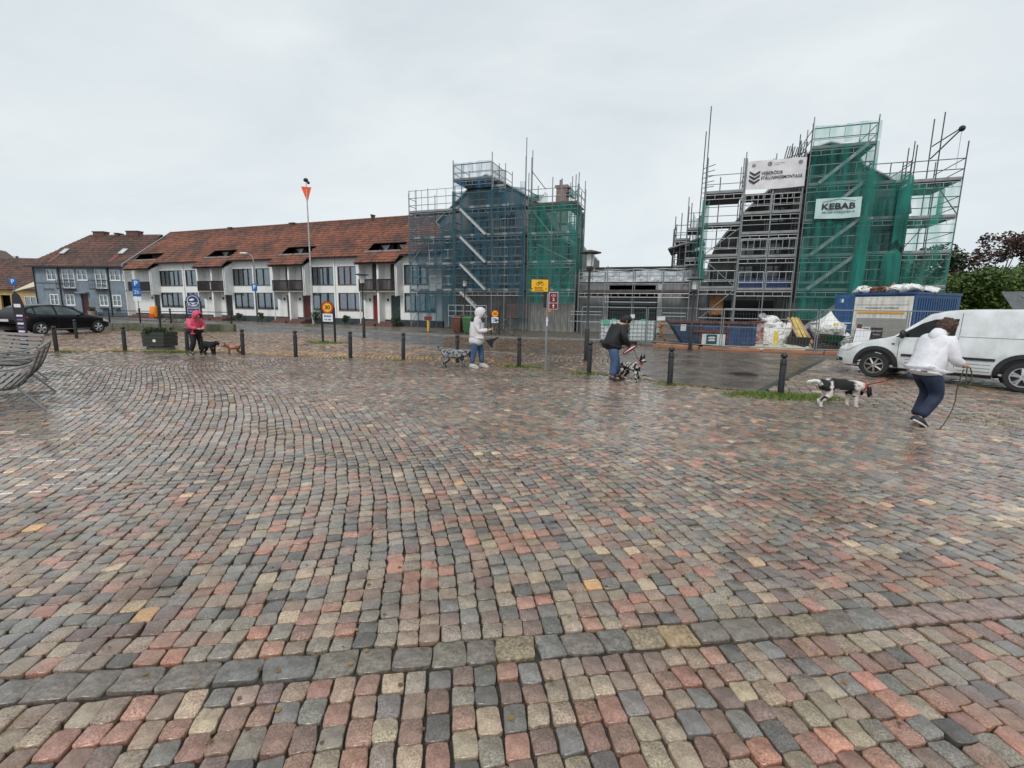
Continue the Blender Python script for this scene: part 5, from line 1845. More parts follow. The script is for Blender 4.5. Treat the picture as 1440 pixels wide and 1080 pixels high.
def lumpy(name, parent, m, prof, n=22, amp=.06, c=(0, 0, 0), sq=1.0, seed=0):
    rnd = random.Random(seed)
    ph = [rnd.uniform(0, 6) for _ in range(8)]
    vs = []
    for j, (r, z) in enumerate(prof):
        for i in range(n):
            t = 2 * math.pi * i / n
            q = (abs(math.cos(t)) ** 4 + abs(math.sin(t)) ** 4) ** -.25 if sq < 1 else 1
            q = q * (1 - sq) + sq if sq < 1 else 1
            k = r * q * (1 + amp * (math.sin(3 * t + ph[0] + j * .6) + .7 * math.sin(5 * t + ph[1] - j * .9) + .5 * math.sin(9 * t + ph[2] + j * 1.7)))
            vs.append((c[0] + k * math.cos(t), c[1] + k * math.sin(t), c[2] + z + amp * .5 * math.sin(4 * t + ph[3] + j)))
    fs = [(j * n + i, j * n + (i + 1) % n, (j + 1) * n + (i + 1) % n, (j + 1) * n + i) for j in range(len(prof) - 1) for i in range(n)]
    fs += [tuple(range(n - 1, -1, -1)), tuple(range((len(prof) - 1) * n, len(prof) * n))]
    return MB().add(vs, fs).build(name, m, parent, smooth=True)

rb = thing('rubble_bag', 'white rubble bag with a yellow stripe and sacks heaped on top', 'bag', (12.15, 22.3, .02), R(-15), 'white rubble bags')
lumpy('bag', rb, M_bagw, [(.52, 0), (.62, .1), (.64, .4), (.60, .72), (.56, .88), (.42, .92)], amp=.05, sq=.5, seed=1)
lumpy('sack', rb, M_bagw, [(.15, .82), (.42, .86), (.5, .98), (.42, 1.1), (.15, 1.16)], amp=.12, seed=2)
lumpy('sack', rb, M_bagw, [(.1, 1.08), (.36, 1.12), (.4, 1.22), (.28, 1.34), (.08, 1.38)], amp=.14, c=(-.05, 0, 0), seed=3)
lumpy('sack', rb, M_bagw, [(.05, .3), (.14, .5), (.2, .8), (.16, 1.0), (.05, 1.05)], amp=.16, c=(.6, -.2, 0), seed=4)
lumpy('sack', rb, mat('grey_sack', (.3, .3, .3), .7, var=.3), [(.05, 1.25), (.17, 1.3), (.16, 1.4), (.04, 1.46)], amp=.18, c=(-.4, -.1, 0), seed=9)
MB().bx(.02, .18, -.66, -.63, .1, .72).build('yellow_stripe', mat('yellow_print', (.75, .55, .06), .5), rb)
rb2 = thing('rubble_bag', 'big torn white bag with round black print leaning against a crate, beside the blue container', 'bag', (14.75, 22.1, .02), R(-20), 'white rubble bags')
lumpy('bag', rb2, M_bagw, [(.22, .25), (.5, .45), (.66, .75), (.7, .98), (.5, 1.12), (.28, 1.3), (.12, 1.5), (.03, 1.62)], amp=.12, sq=.6, seed=5)
lumpy('sack', rb2, M_bagw, [(.08, .0), (.17, .2), (.22, .45), (.2, .6), (.05, .66)], amp=.15, c=(.62, -.3, 0), seed=6)
MB().bx(-.75, .85, -.1, .3, 1.12, 1.16).build('sheet', M_white_pl, rb2)
MB().cbx((.1, -.72, .98), (.2, .02, .3)).build('yellow_patch', MATS['yellow_print'], rb2)
for zz in (.68, .56):
    MB().add([(.12 + r_ * math.cos(a), -.78, zz + r_ * math.sin(a)) for r_ in (.08, .055) for a in [i * math.pi / 8 for i in range(16)]], [(i, (i + 1) % 16, 16 + (i + 1) % 16, 16 + i) for i in range(16)]).build('round_print', M_black, rb2)
MB().cbx((-.1, .1, .3), (.7, .6, .55), rz=.3).build('crate', M_deck, rb2)

dr = thing('debris_heap', 'flattened plastic sheet and plaster rubble lying between the skip and the bags', 'debris', (11.9, 21.2, .0), R(-20))
lumpy('sheet', dr, mat('dirty_plastic', (.50, .46, .38), .5, var=.3, bump=1, bscale=5, bdist=.05), [(1.35, 0), (1.2, .05), (.8, .12), (.3, .17)], amp=.10, seed=7, n=30)
for k in range(26):
    a = random.uniform(0, 6.28)
    r_ = random.uniform(.3, 1.6)
    MB().cbx((r_ * math.cos(a) * 1.1, r_ * math.sin(a) * .6, .07 + .08 * random.random()), (random.uniform(.08, .3), random.uniform(.06, .15), random.uniform(.03, .1)), rz=a * 2, rx=random.gauss(0, .3)).build('chunk', random.choice([M_white_pl, M_deck, M_wood, M_grey]), dr)
bk = thing('mortar_tub', 'black square mortar tub standing in front of the first white bag', 'tub', (12.75, 21.0, .02), R(-15))
MB().add([(-.32, -.24, 0), (.32, -.24, 0), (.32, .24, 0), (-.32, .24, 0), (-.40, -.30, .5), (.40, -.30, .5), (.40, .30, .5), (-.40, .30, .5), (-.36, -.26, .5), (.36, -.26, .5), (.36, .26, .5), (-.36, .26, .5), (-.3, -.2, .06), (.3, -.2, .06), (.3, .2, .06), (-.3, .2, .06)],
         [(3, 2, 1, 0), (0, 1, 5, 4), (1, 2, 6, 5), (2, 3, 7, 6), (3, 0, 4, 7), (4, 5, 9, 8), (5, 6, 10, 9), (6, 7, 11, 10), (7, 4, 8, 11), (8, 9, 13, 12), (9, 10, 14, 13), (10, 11, 15, 14), (11, 8, 12, 15), (12, 13, 14, 15)]).build('tub', M_rubber, bk)
MB().bx(-.42, .42, -.32, .32, .44, .50).build('rim', M_rubber, bk)
yb_ = thing('leaning_planks', 'yellow planks leaning against the scaffold between the two white bags', 'planks', (13.35, 21.3, .02), R(-18))
for k, (dx, m_) in enumerate(((0, 'y'), (.16, 'y'), (-.12, 'w'), (.3, 'w'))):
    MB().cbx((dx - .32, .3, .68), (.11, .04, 1.55), ry=-R(24 + 2 * k), rx=-R(14)).build('plank', mat('yellow_plank', (.62, .46, .12), .6, var=.2) if m_ == 'y' else M_wood, yb_)
wb = thing('wheelbarrow', 'dark green wheelbarrow with a black wheel in front of the second white bag', 'wheelbarrow', (14.0, 20.7, .02), R(170))
MB().add([(-.25, -.2, .3), (.25, -.2, .3), (.25, .2, .3), (-.25, .2, .3), (-.42, -.3, .62), (.42, -.3, .68), (.42, .3, .68), (-.42, .3, .62)], [(3, 2, 1, 0), (0, 1, 5, 4), (1, 2, 6, 5), (2, 3, 7, 6), (3, 0, 4, 7)]).build('tray', mat('barrow_green', (.01, .05, .03), .4), wb)
MB().tube((.52, -.05, .2), (.52, .05, .2), .2, 18).build('wheel', M_rubber, wb)
for s in (-.22, .22):
    rod(wb, 'handle', (.5, s * .3, .2), (-.8, s * 1.2, .58), .02, M_tubed)
    rod(wb, 'leg', (-.2, s, .32), (-.28, s, 0), .018, M_tubed)
wbd = MB().cbx((0, 0, .48), (.52, .035, 1.0), rx=-R(17), ry=R(8)).build('white_board', M_white_pl, None, label='dirty white board leaning on the rubble in front of the blue container', cat='board')
wbd.location = (14.6, 19.75, .0)
wbd.rotation_euler = (0, 0, R(-30))
tb = MB().cbx((0, 0, .55), (.16, .1, 1.2), ry=R(10)).build('brown_post', M_rust, None, label='short rusty brown post leaning behind the white board', cat='post')
tb.location = (15.0, 20.6, 0)
# timber along the ground
tmb = thing('ground_timber', 'long reddish timber beams lying end to end along the edge of the site', 'timber', (0, 0, 0))
path_ = [(6.4, 21.5), (8.0, 20.1), (10.2, 19.25), (12.3, 18.55), (14.6, 18.15)]
for (x0, y0), (x1, y1) in zip(path_[:-1], path_[1:]):
    for k, (off, m_) in enumerate(((0, M_woodr), (.16, M_wood))):
        L_ = math.hypot(x1 - x0, y1 - y0)
        a_ = math.atan2(y1 - y0, x1 - x0)
        block(tmb, 'beam', ((x0 + x1) / 2 - math.sin(a_) * off, (y0 + y1) / 2 + math.cos(a_) * off, .05 + .03 * k), (L_ - .06 - .2 * k, .10, .10), m_, rz=a_ + .01 * k)

# blue container with white door end
ct = thing('shipping_container', 'blue steel container with a white door end, behind the nose of the white van', 'container', (15.55, 21.75, .02), R(-68))
Wc, Dc, Hc = 2.35, 3.3, 2.42
M_cream = mat('dirty_white_doors', (.76, .74, .69), .5, var=.12, scale=2, streak=.3)
MB().bx(0, Wc, .06, Dc, .1, Hc).build('body', M_bluec, ct)
n_ = 18
for i in range(n_):
    block(ct, 'corrugation', (Wc + .02, .15 + (Dc - .3) * i / n_, Hc / 2), (.04, .09, Hc - .3), M_bluec)
dw = MB().bx(.02, Wc - .02, .0, .055, .12, Hc - .1).build('door_end', M_cream, ct)
MB().bx(.10, Wc - .15, -.02, -.002, 1.98, 2.18).build('shutter_case', M_cream, dw)
for k in range(8):
    block(dw, 'shutter_slat', (Wc / 2, -.012, .62 + .105 * k), (Wc - .4, .02, .095), mat('grey_shutter', (.33, .32, .30), .5, var=.15))
MB().bx(.18, Wc - .28, -.025, -.003, 1.60, 1.68).build('orange_stripe', mat('orange_stripe', (.78, .36, .03), .5), dw)
text(dw, 'lettering', 'BYGGSERVICE   UTHYRNING', .085, M_black, (Wc / 2, -.012, 1.83), rx, 1.3)
MB().bx(.15, .85, -.045, -.026, .35, 1.0).build('info_board', M_white_pl, dw)
MB().bx(.2, .5, -.052, -.046, .88, .96).build('yellow_field', mat('amber_print', (.75, .35, .04), .5), dw)
text(dw, 'lettering', 'SKYDDSINFO', .06, M_black, (.68, -.05, .92), rx, .25)
for (a, b, c_, d_) in ((.2, .45, .82, .84), (.2, .45, .66, .68), (.2, .22, .68, .82), (.43, .45, .68, .82), (.5, .8, .8, .82), (.5, .8, .74, .76), (.5, .78, .68, .70), (.2, .8, .55, .57)):
    MB().bx(a, b, -.052, -.046, c_, d_).build('print_line', M_plinth, dw)
MB().bx(.87, 1.35, -.045, -.026, .5, .98).build('brown_board', mat('brown_sign', (.05, .035, .035), .5), dw)
text(dw, 'lettering', 'ABC HYRA', .09, M_white_pl, (1.12, -.05, .82), rx, .36)
text(dw, 'lettering', 'YARD', .09, M_white_pl, (1.12, -.05, .68), rx, .3)
for x in (0.0, Wc):
    block(ct, 'corner_post', (x, .06, Hc / 2 + .05), (.10, .10, Hc), M_bluec)
block(ct, 'top_rail', (Wc / 2, .04, Hc + .03), (Wc + .1, .12, .10), M_bluec)
block(ct, 'side_rail', (Wc, Dc / 2, Hc + .03), (.10, Dc, .10), M_bluec)
block(ct, 'side_rail', (0, Dc / 2, Hc + .03), (.10, Dc, .10), M_bluec)
# open door leaf
MB().cbx((-.28, -.22, Hc / 2 + .05), (.72, .05, Hc - .1), rz=R(40)).build('open_door', M_bluec, ct)
for k in range(4):
    MB().cbx((-.12 - .13 * k, -.13 - .11 * k, Hc / 2), (.05, .04, Hc - .3), rz=R(40)).build('door_rib', M_bluec, ct)
MB().cbx((-.35, -.33, 2.15), (.14, .01, .16), rz=R(40)).build('sticker', M_white_pl, ct)
# heap on the container
hp = thing('debris_load', 'heap of rust brown scrap and white sacks on the roof of the blue container', 'debris', (15.55, 21.75, Hc + .12), R(-68))
for k in range(46):
    MB().cbx((random.uniform(.15, 1.5), random.uniform(.1, .9), random.uniform(.02, .26)), (random.uniform(.15, .5), random.uniform(.05, .16), random.uniform(.02, .09)), rz=random.uniform(-.7, .7), ry=random.gauss(0, .35)).build('scrap', random.choice([M_rust, M_woodr, mat('skin_plaster', (.5, .33, .24), .7), M_brick, M_rust]), hp)
lumpy('sack', hp, M_bagw, [(.1, -.02), (.55, .03), (.62, .12), (.4, .24), (.1, .28)], amp=.16, c=(1.75, .5, 0), seed=11)
lumpy('sack', hp, M_bagw, [(.1, -.02), (.32, .03), (.36, .1), (.22, .2), (.05, .24)], amp=.18, c=(.15, .3, 0), seed=12)
lumpy('sack', hp, M_bagw, [(.1, -.02), (.5, .02), (.5, .1), (.25, .18), (.05, .2)], amp=.15, c=(1.9, 1.4, 0), seed=13)

# ================================================================== VEHICLES
def interp(x, pts):
    return float(np.interp(x, [p[0] for p in pts], [p[1] for p in pts]))

class Body:
    """car body lofted along x; each station gives ring of (y,z)"""
    def __init__(self, bot, belt, top, wb, wt, xs, gh):
        self.bot, self.belt, self.top, self.wb, self.wt, self.xs, self.gh = bot, belt, top, wb, wt, xs, gh
        self.sh = gh or .10
    def ring(self, x):
        zb, zl, zt = interp(x, self.bot), interp(x, self.belt), interp(x, self.top)
        w, wt = interp(x, self.wb), interp(x, self.wt)
        zt = max(zt, zl + .02)
        k = min(1, (zt - zl) / .35)
        wtt = w * .97 * (1 - k) + wt * k
        zm = zb + (zl - zb) * .5
        half = [(w * .80, zb), (w * .96, zb + .05), (w, zb + .16), (w * 1.012, zm), (w * .995, zl - .06), (w * .97, zl), (wtt * 1.0 + (w * .97 - wtt) * .5, zl + (zt - zl) * .5), (wtt, zt - self.sh * k - .01), (wtt * .95, zt - .3 * self.sh * k), (wtt * .80, zt), (wtt * .35, zt + .012 * k)]
        return half
    def side_y(self, x, z):
        h = self.ring(x)
        return float(np.interp(z, [p[1] for p in h[:9]], [p[0] for p in h[:9]]))
    def mesh(self, mb):
        rings = []
        for x in self.xs:
            h = self.ring(x)
            rings.append([(x, y, z) for y, z in h] + [(x, -y, z) for y, z in reversed(h)])
        n = len(rings[0])
        vs = [p for r in rings for p in r]
        fs = []
        for j in range(len(rings) - 1):
            for i in range(n):
                fs.append((j * n + i, j * n + (i + 1) % n, (j + 1) * n + (i + 1) % n, (j + 1) * n + i))
        fs += [tuple(range(n - 1, -1, -1)), tuple(range((len(rings) - 1) * n, len(rings) * n))]
        mb.add(vs, fs)
    def panel(self, poly, side, off=.012, sub=6):
        """a patch of the body side given by polygon (x,z), laid on the surface"""
        pts = []
        n = len(poly)
        for i in range(n):
            a, b = poly[i], poly[(i + 1) % n]
            for k in range(sub):
                t = k / sub
                pts.append((a[0] + (b[0] - a[0]) * t, a[1] + (b[1] - a[1]) * t))
        cx = sum(p[0] for p in pts) / len(pts)
        cz = sum(p[1] for p in pts) / len(pts)
        vs, fs = [], []
        rings = [1.0, .66, .33]
        for q in rings:
            for (x, z) in pts:
                xx, zz = cx + (x - cx) * q, cz + (z - cz) * q
                vs.append((xx, side * (self.side_y(xx, zz) + off), zz))
        vs.append((cx, side * (self.side_y(cx, cz) + off), cz))
        m = len(pts)
        for j in range(2):
            for i in range(m):
                fs.append((j * m + i, j * m + (i + 1) % m, (j + 1) * m + (i + 1) % m, (j + 1) * m + i))
        for i in range(m):
            fs.append((2 * m + i, 2 * m + (i + 1) % m, 3 * m))
        # rim down to the body gives it thickness
        o = len(vs)
        for (x, z) in pts:
            vs.append((x, side * (self.side_y(x, z) - .03), z))
        for i in range(m):
            fs.append((i, (i + 1) % m, o + (i + 1) % m, o + i))
        return vs, fs

def wheel(parent, x, y, r, w, side, rim_m, spokes=5, hub=True):
    """tyre and rim as part and sub part; side=-1 faces -y"""
    t = MB()
    prof = [(r * .66, -w / 2), (r * .93, -w / 2), (r, -w * .32), (r, w * .32), (r * .93, w / 2), (r * .66, w / 2)]
    n = 28
    vs = []
    for rr, yy in prof:
        for i in range(n):
            a = 2 * math.pi * i / n
            vs.append((x + rr * math.cos(a), y + yy, r + rr * math.sin(a)))
    k = len(prof)
    fs = [(j * n + i, j * n + (i + 1) % n, (j + 1) % k * n + (i + 1) % n, (j + 1) % k * n + i) for j in range(k) for i in range(n)]
    ty = t.add(vs, fs).build('wheel', M_rubber, parent, smooth='auto')
    rm_ = MB()
    yo = y + side * w * .44
    rm_.tube((x, y - side * w * .3, r), (x, yo - side * .055, r), r * .67, 24)
    ob = rm_.build('rim', mat('rim_shadow', (.03, .03, .032), .5), ty)
    sp = MB()
    for i in range(spokes):
        a = 2 * math.pi * i / spokes + .3
        for da in (-.16, .16) if spokes <= 5 else (0,):
            p0 = (x + r * .12 * math.cos(a), yo - side * .005, r + r * .12 * math.sin(a))
            p1 = (x + r * .63 * math.cos(a + da), yo - side * .02, r + r * .63 * math.sin(a + da))
            sp.tube(p0, p1, r * .085, 5)
    sp.tube((x, yo + side * .004, r), (x, yo - side * .05, r), r * .17, 14)
    vs = []
    for rr, yy in ((r * .60, 0), (r * .685, 0), (r * .685, -.05), (r * .60, -.05)):
        for i in range(n):
            a = 2 * math.pi * i / n
            vs.append((x + rr * math.cos(a), yo + side * yy, r + rr * math.sin(a)))
    sp.add(vs, [(j * n + i, j * n + (i + 1) % n, (j + 1) % 4 * n + (i + 1) % n, (j + 1) % 4 * n + i) for j in range(4) for i in range(n)])
    sp.build('wheel_trim', rim_m, ty)
    return ty

def arch(body, x, r, side, m, name, parent, thick=.10, off=.02):
    mb = MB()
    n = 20
    vs = []
    for i in range(n + 1):
        a = math.pi * (i / n) * 1.16 - math.pi * .08
        for rr in (r, r + thick):
            xx, zz = x + rr * math.cos(a), max(.20, r * .88 + rr * math.sin(a) * .97)
            vs.append((xx, side * (body.side_y(xx, zz) + off), zz))
        xx, zz = x + r * math.cos(a), max(.20, r * .88 + r * math.sin(a) * .97)
        vs.append((xx, side * (body.side_y(xx, zz) - .16), zz))
    fs = []
    for i in range(n):
        fs.append((i * 3, i * 3 + 3, i * 3 + 4, i * 3 + 1))
        fs.append((i * 3 + 2, i * 3 + 5, i * 3 + 3, i * 3))
    return mb.add(vs, fs).build(name, m, parent)

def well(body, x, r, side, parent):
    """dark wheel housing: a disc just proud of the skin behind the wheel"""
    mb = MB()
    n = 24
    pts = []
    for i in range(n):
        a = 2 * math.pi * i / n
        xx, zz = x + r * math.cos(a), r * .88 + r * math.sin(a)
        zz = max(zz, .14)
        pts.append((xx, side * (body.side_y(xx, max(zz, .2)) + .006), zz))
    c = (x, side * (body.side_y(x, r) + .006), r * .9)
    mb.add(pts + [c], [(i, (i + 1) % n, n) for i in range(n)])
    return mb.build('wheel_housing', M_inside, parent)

M_vanw = mat('van_white_paint', (.74, .77, .79), .25, c2=(.60, .62, .62), coat=.6, scale=3.2, streak=.07)
M_vblack = mat('black_trim', (.022, .022, .024), .5)
M_cglass = mat('car_glass', (.008, .010, .011), .04, spec=.35, var=.5)
M_steel = mat('steel_rim', (.35, .33, .31), .4, .7, var=.3, scale=8)
M_alloy = mat('alloy_rim', (.62, .63, .65), .3, .7, var=.1)
M_lamp = mat('lamp_glass', (.65, .66, .66), .1, spec=.8, var=.25, scale=8)
M_seam = mat('seam', (.10, .105, .11), .6)

# local x: front wheel at 0, forward is -x ; the photographed side is -y
van = thing('white_van', 'small white panel van with black plastic wheel arches, cut off at the right edge', 'van', (9.98, 12.52 + .0, 0), R(-52.7))
vb_ = Body(bot=[(-.92, .34), (-.8, .22), (0, .24), (3.3, .26), (3.42, .4)],
           belt=[(-.95, .50), (-.85, .66), (-.6, .80), (0, .95), (.4, 1.05), (3.45, 1.10)],
           top=[(-.95, .56), (-.88, .72), (-.55, .86), (.15, 1.02), (.32, 1.08), (.60, 1.34), (.92, 1.62), (1.2, 1.70), (1.6, 1.735), (3.3, 1.75), (3.44, 1.72)],
           wb=[(-.95, .56), (-.85, .72), (-.6, .82), (-.2, .88), (3.2, .89), (3.45, .84)],
           wt=[(-.95, .50), (-.3, .68), (.32, .74), (.9, .74), (1.4, .79), (3.45, .80)],
           xs=[-.95, -.92, -.85, -.7, -.5, -.3, 0, .15, .32, .45, .6, .75, .92, 1.05, 1.2, 1.5, 1.8, 2.2, 2.6, 3.0, 3.2, 3.35, 3.45], gh=.06)
YO = .88
def vmesh():
    mb = MB()
    vb_.mesh(mb)
    return mb.build('body', M_vanw, van, smooth='auto')
vbody = vmesh()
Sd = -1
vs, fs = vb_.panel([(.36, 1.055), (1.43, 1.09), (1.47, 1.52), (1.05, 1.50), (.82, 1.40)], Sd)
MB().add(vs, fs).build('side_window', M_cglass, van)
vs, fs = vb_.panel([(.36, 1.055), (1.43, 1.09), (1.47, 1.52), (1.05, 1.50), (.82, 1.40)], 1)
MB().add(vs, fs).build('side_window', M_cglass, van)
# windscreen
ws_ = []
for x in (.34, .48, .62, .78, .90):
    z = interp(x, vb_.top) + .008
    w_ = interp(x, vb_.wt) * .92
    ws_ += [(x - .012, -w_, z - .02), (x - .012, -w_ * .5, z + .006), (x - .012, w_ * .5, z + .006), (x - .012, w_, z - .02)]
MB().add(ws_, [(j * 4 + i, j * 4 + i + 1, (j + 1) * 4 + i + 1, (j + 1) * 4 + i) for j in range(4) for i in range(3)]).build('windscreen', M_cglass, van)
for side in (-1, 1):
    for xw in (0.0, 2.62):
        well(vb_, xw, .40, side, van)
        arch(vb_, xw, .385, side, M_vblack, 'wheel_arch', van, .095)
        wheel(van, xw, side * .84, .315, .20, side, M_steel if xw < 1 else M_alloy, 5 if xw > 1 else 7)
    def strip(x0, x1, z, h, m, name, off=.022):
        vs, fs = vb_.panel([(x0, z - h / 2), (x1, z - h / 2), (x1, z + h / 2), (x0, z + h / 2)], side, off, 4)
        MB().add(vs, fs).build(name, m, van)
    strip(.52, 1.42, .62, .055, M_vblack, 'side_moulding')
    strip(1.52, 2.16, .64, .055, M_vblack, 'side_moulding')
    strip(.46, 2.12, .235, .05, M_vblack, 'sill_strip')
    for zz in (.36, .44, .52):
        strip(.6, 1.4, zz, .008, M_seam, 'pressing', .006)
        strip(1.55, 2.1, zz, .008, M_seam, 'pressing', .006)
    for xx in (.44, 1.50):
        strip(xx, xx + .010, .68 if xx > 1 else .66, .84, M_seam, 'door_seam', .005)
    strip(1.50, 3.3, 1.12, .008, M_seam, 'waist_seam', .005)
    strip(1.51, 1.52, 1.4, .5, M_seam, 'door_seam', .004)
    strip(1.30, 1.44, .97, .045, M_vblack, 'door_handle', .03)
    strip(1.34, 1.40, .84, .03, M_vblack, 'lock', .015)
    strip(.30, .36, .88, .04, M_seam, 'indicator', .01)
    # headlight
    vs, fs = vb_.panel([(-.88, .62), (-.62, .66), (-.30, .86), (-.42, .88), (-.72, .80), (-.87, .70)], side, .014, 3)
    MB().add(vs, fs).build('headlight', M_lamp, van)
    vs, fs = vb_.panel([(-.86, .36), (-.76, .35), (-.74, .43), (-.84, .45)], side, .012, 3)
    MB().add(vs, fs).build('fog_lamp', M_vblack, van)
    MB().ball((.52, side * 1.0, 1.13), .10, s=(.7, .9, 1.1)).build('door_mirror', M_vblack, van, smooth=True)
MB().bx(-.965, -.94, -.30, .30, .62, .70).build('grille', M_vblack, van)
MB().bx(-.97, -.94, -.50, .50, .32, .46).build('lower_grille', M_vblack, van)
block(van, 'number_plate', (-.975, 0, .53), (.02, .5, .11), M_white_pl)
MB().bx(3.45, 3.47, -.6, .6, 1.15, 1.55).build('rear_window', M_cglass, van)
rod(van, 'aerial', (1.1, 0, 1.7), (.75, 0, 2.0), .006, M_vblack)

def hatchback(name, label, loc, rz, paint, rim_m, lamps=True):
    """generic five door hatchback; local forward +x, rear wheel at 0"""
    c = thing(name, label, 'car', loc, rz, 'parked cars at the left edge')
    b = Body(bot=[(-.78, .42), (-.6, .26), (0, .22), (2.9, .20), (3.35, .28), (3.5, .36)],
             belt=[(-.80, .60), (-.74, .92), (-.4, .97), (0, .93), (1.0, .90), (2.3, .86), (2.9, .78), (3.3, .66), (3.5, .50)],
             top=[(-.80, .66), (-.74, .98), (-.62, 1.06), (-.35, 1.34), (0, 1.42), (.8, 1.47), (1.3, 1.44), (1.7, 1.32), (2.2, 1.04), (2.4, .96), (2.9, .88), (3.3, .73), (3.5, .54)],
             wb=[(-.80, .66), (-.6, .82), (-.2, .89), (2.6, .89), (3.1, .82), (3.4, .66), (3.5, .52)],
             wt=[(-.80, .60), (-.5, .62), (0, .62), (1.6, .62), (2.2, .68), (3.0, .70), (3.5, .45)],
             xs=[-.80, -.77, -.70, -.55, -.4, -.2, 0, .4, .8, 1.2, 1.5, 1.75, 2.0, 2.25, 2.45, 2.7, 2.95, 3.15, 3.3, 3.42, 3.5], gh=None)
    mb = MB()
    b.mesh(mb)
    mb.build('body', paint, c, smooth='auto')
    glass = mat('green_reflection_glass', (.05, .075, .075), .05, spec=.6, var=.5, scale=2)  # greenish reflections in the panes are put into the base colour
    for side in (-1, 1):
        for poly in ([(-.42, 1.10), (-.16, 1.01), (-.12, 1.27), (-.20, 1.28)], [(-.08, 1.00), (.72, .97), (.74, 1.36), (.3, 1.37), (-.04, 1.28)], [(.82, .97), (1.95, .95), (1.62, 1.22), (1.32, 1.35), (.84, 1.37)]):
            vs, fs = b.panel(poly, side, .010)
            MB().add(vs, fs).build('side_window', glass, c)
        for xw in (0, 2.62):
            well(b, xw, .36, side, c)
            arch(b, xw, .35, side, paint, 'wheel_arch', c, .05, .012)
            wheel(c, xw, side * .83, .325, .2, side, rim_m, 5)
        vs, fs = b.panel([(2.95, .62), (3.38, .56), (3.36, .64), (3.0, .76)], side, .012, 3)
        MB().add(vs, fs).build('headlight', M_lamp, c)
        vs, fs = b.panel([(-.72, .78), (-.42, .84), (-.50, .93), (-.72, .92)], side, .014, 3)
        MB().add(vs, fs).build('tail_light', mat('tail_red', (.45, .03, .015), .25), c)
        for xx in (.78, 1.98 - .2, -.1):
            vs, fs = b.panel([(xx, .34), (xx + .008, .34), (xx + .008, .94), (xx, .94)], side, .005, 3)
            MB().add(vs, fs).build('door_seam', M_vblack, c)
        for xx in (.55, 1.5):
            vs, fs = b.panel([(xx, .80), (xx + .16, .80), (xx + .16, .84), (xx, .84)], side, .025, 3)
            MB().add(vs, fs).build('door_handle', paint, c)
        vs, fs = b.panel([(.36, .27), (2.25, .25), (2.25, .28), (.36, .30)], side, .014, 4)
        MB().add(vs, fs).build('sill_trim', M_alu, c)
        MB().ball((1.86, side * .95, 1.0), .09, s=(1, .9, .8)).build('door_mirror', paint, c, smooth=True)
    for xs_, nm, zadd in (((1.36, 1.55, 1.75, 1.95, 2.12), 'windscreen', 0), ((-.38, -.48, -.58), 'rear_window', 0)):
        q = []
        for x in xs_:
            z = interp(x, b.top) + .012
            w_ = interp(x, b.wt) * .88
            dx = .012 if nm == 'windscreen' else -.012
            q += [(x + dx, -w_, z - .015), (x + dx, w_, z - .015)]
        MB().add(q, [(j * 2, j * 2 + 1, j * 2 + 3, j * 2 + 2) for j in range(len(xs_) - 1)]).build(nm, M_cglass, c)
    block(c, 'number_plate', (-.81, 0, .72), (.02, .5, .11), M_white_pl)
    return c
M_cblack = mat('black_car_paint', (.004, .0045, .007), .3, coat=.15, spec=.25, var=.2)
M_csilver = mat('dark_car_paint', (.010, .011, .017), .3, coat=.15, spec=.25, var=.2)
hatchback('parked_car', 'shiny black hatchback with five spoke alloy wheels in front of the blue house', (-23.25, 22.5, 0), R(80), M_cblack, M_alloy)
c2 = hatchback('parked_car', 'dark blue car cut off by the left edge, red tail light beside the beach flag', (-25.6, 21.6, 0), R(252), M_csilver, M_alloy)
# ================================================================== STREET FURNITURE
M_postb = mat('bollard_black', (.016, .016, .018), .35, var=.3, scale=10)
boll = [(-14.73, 15.11, 'black bollard right behind the slatted bench'), (-12.96, 15.65, 'black bollard left of the dark planter box'),
        (-10.92, 15.72, 'black bollard between the planter box and the person in pink'), (-8.69, 15.08, 'black bollard just right of the small brown dog'),
        (-6.81, 14.69, 'black bollard below the flag pole, left of the 30 sign'), (-5.10, 14.72, 'black bollard just right of the large 30 sign'),
        (-3.35, 14.34, 'black bollard left of the grey spotted dog'), (-1.62, 13.75, 'black bollard half hidden behind the grey spotted dog'),
        (0.19, 13.0, 'black bollard right of the hooded person, left of the yellow sign pole'), (1.94, 11.76, 'black bollard beside the street lamp and the man in black'),
        (3.48, 10.23, 'black bollard in front of the blue skip, right of the man in black'), (5.28, 9.09, 'tallest looking black bollard, beside the black and white spaniel'),
        (-19.4, 20.9, 'black bollard in front of the black hatchback'), (-25.0, 23.6, 'black bollard beside the dark car at the left edge')]
b0 = None
for x, y, lb in boll:
    if b0 is None:
        b0 = thing('bollard', lb, 'bollard', (x, y, 0), 0, 'black steel bollards')
        MB().lathe([(.058, 0), (.058, .70), (.050, .715), (.030, .722), (.030, .738)], 14).build('shaft', M_postb, b0, smooth='auto')
        MB().lathe([(.030, .736), (.060, .752), (.066, .78), (.056, .812), (.030, .832), (.004, .838)], 14).build('knob', M_postb, b0, smooth='auto')
        MB().lathe([(.0635, .60), (.0635, .63)], 14).build('ring', M_blacks, b0)
        continue
    c = copy_tree(b0, label=lb)
    c.location = (x, y, 0)
    c.rotation_euler = (random.gauss(0, .012), random.gauss(0, .012), random.uniform(0, 6))

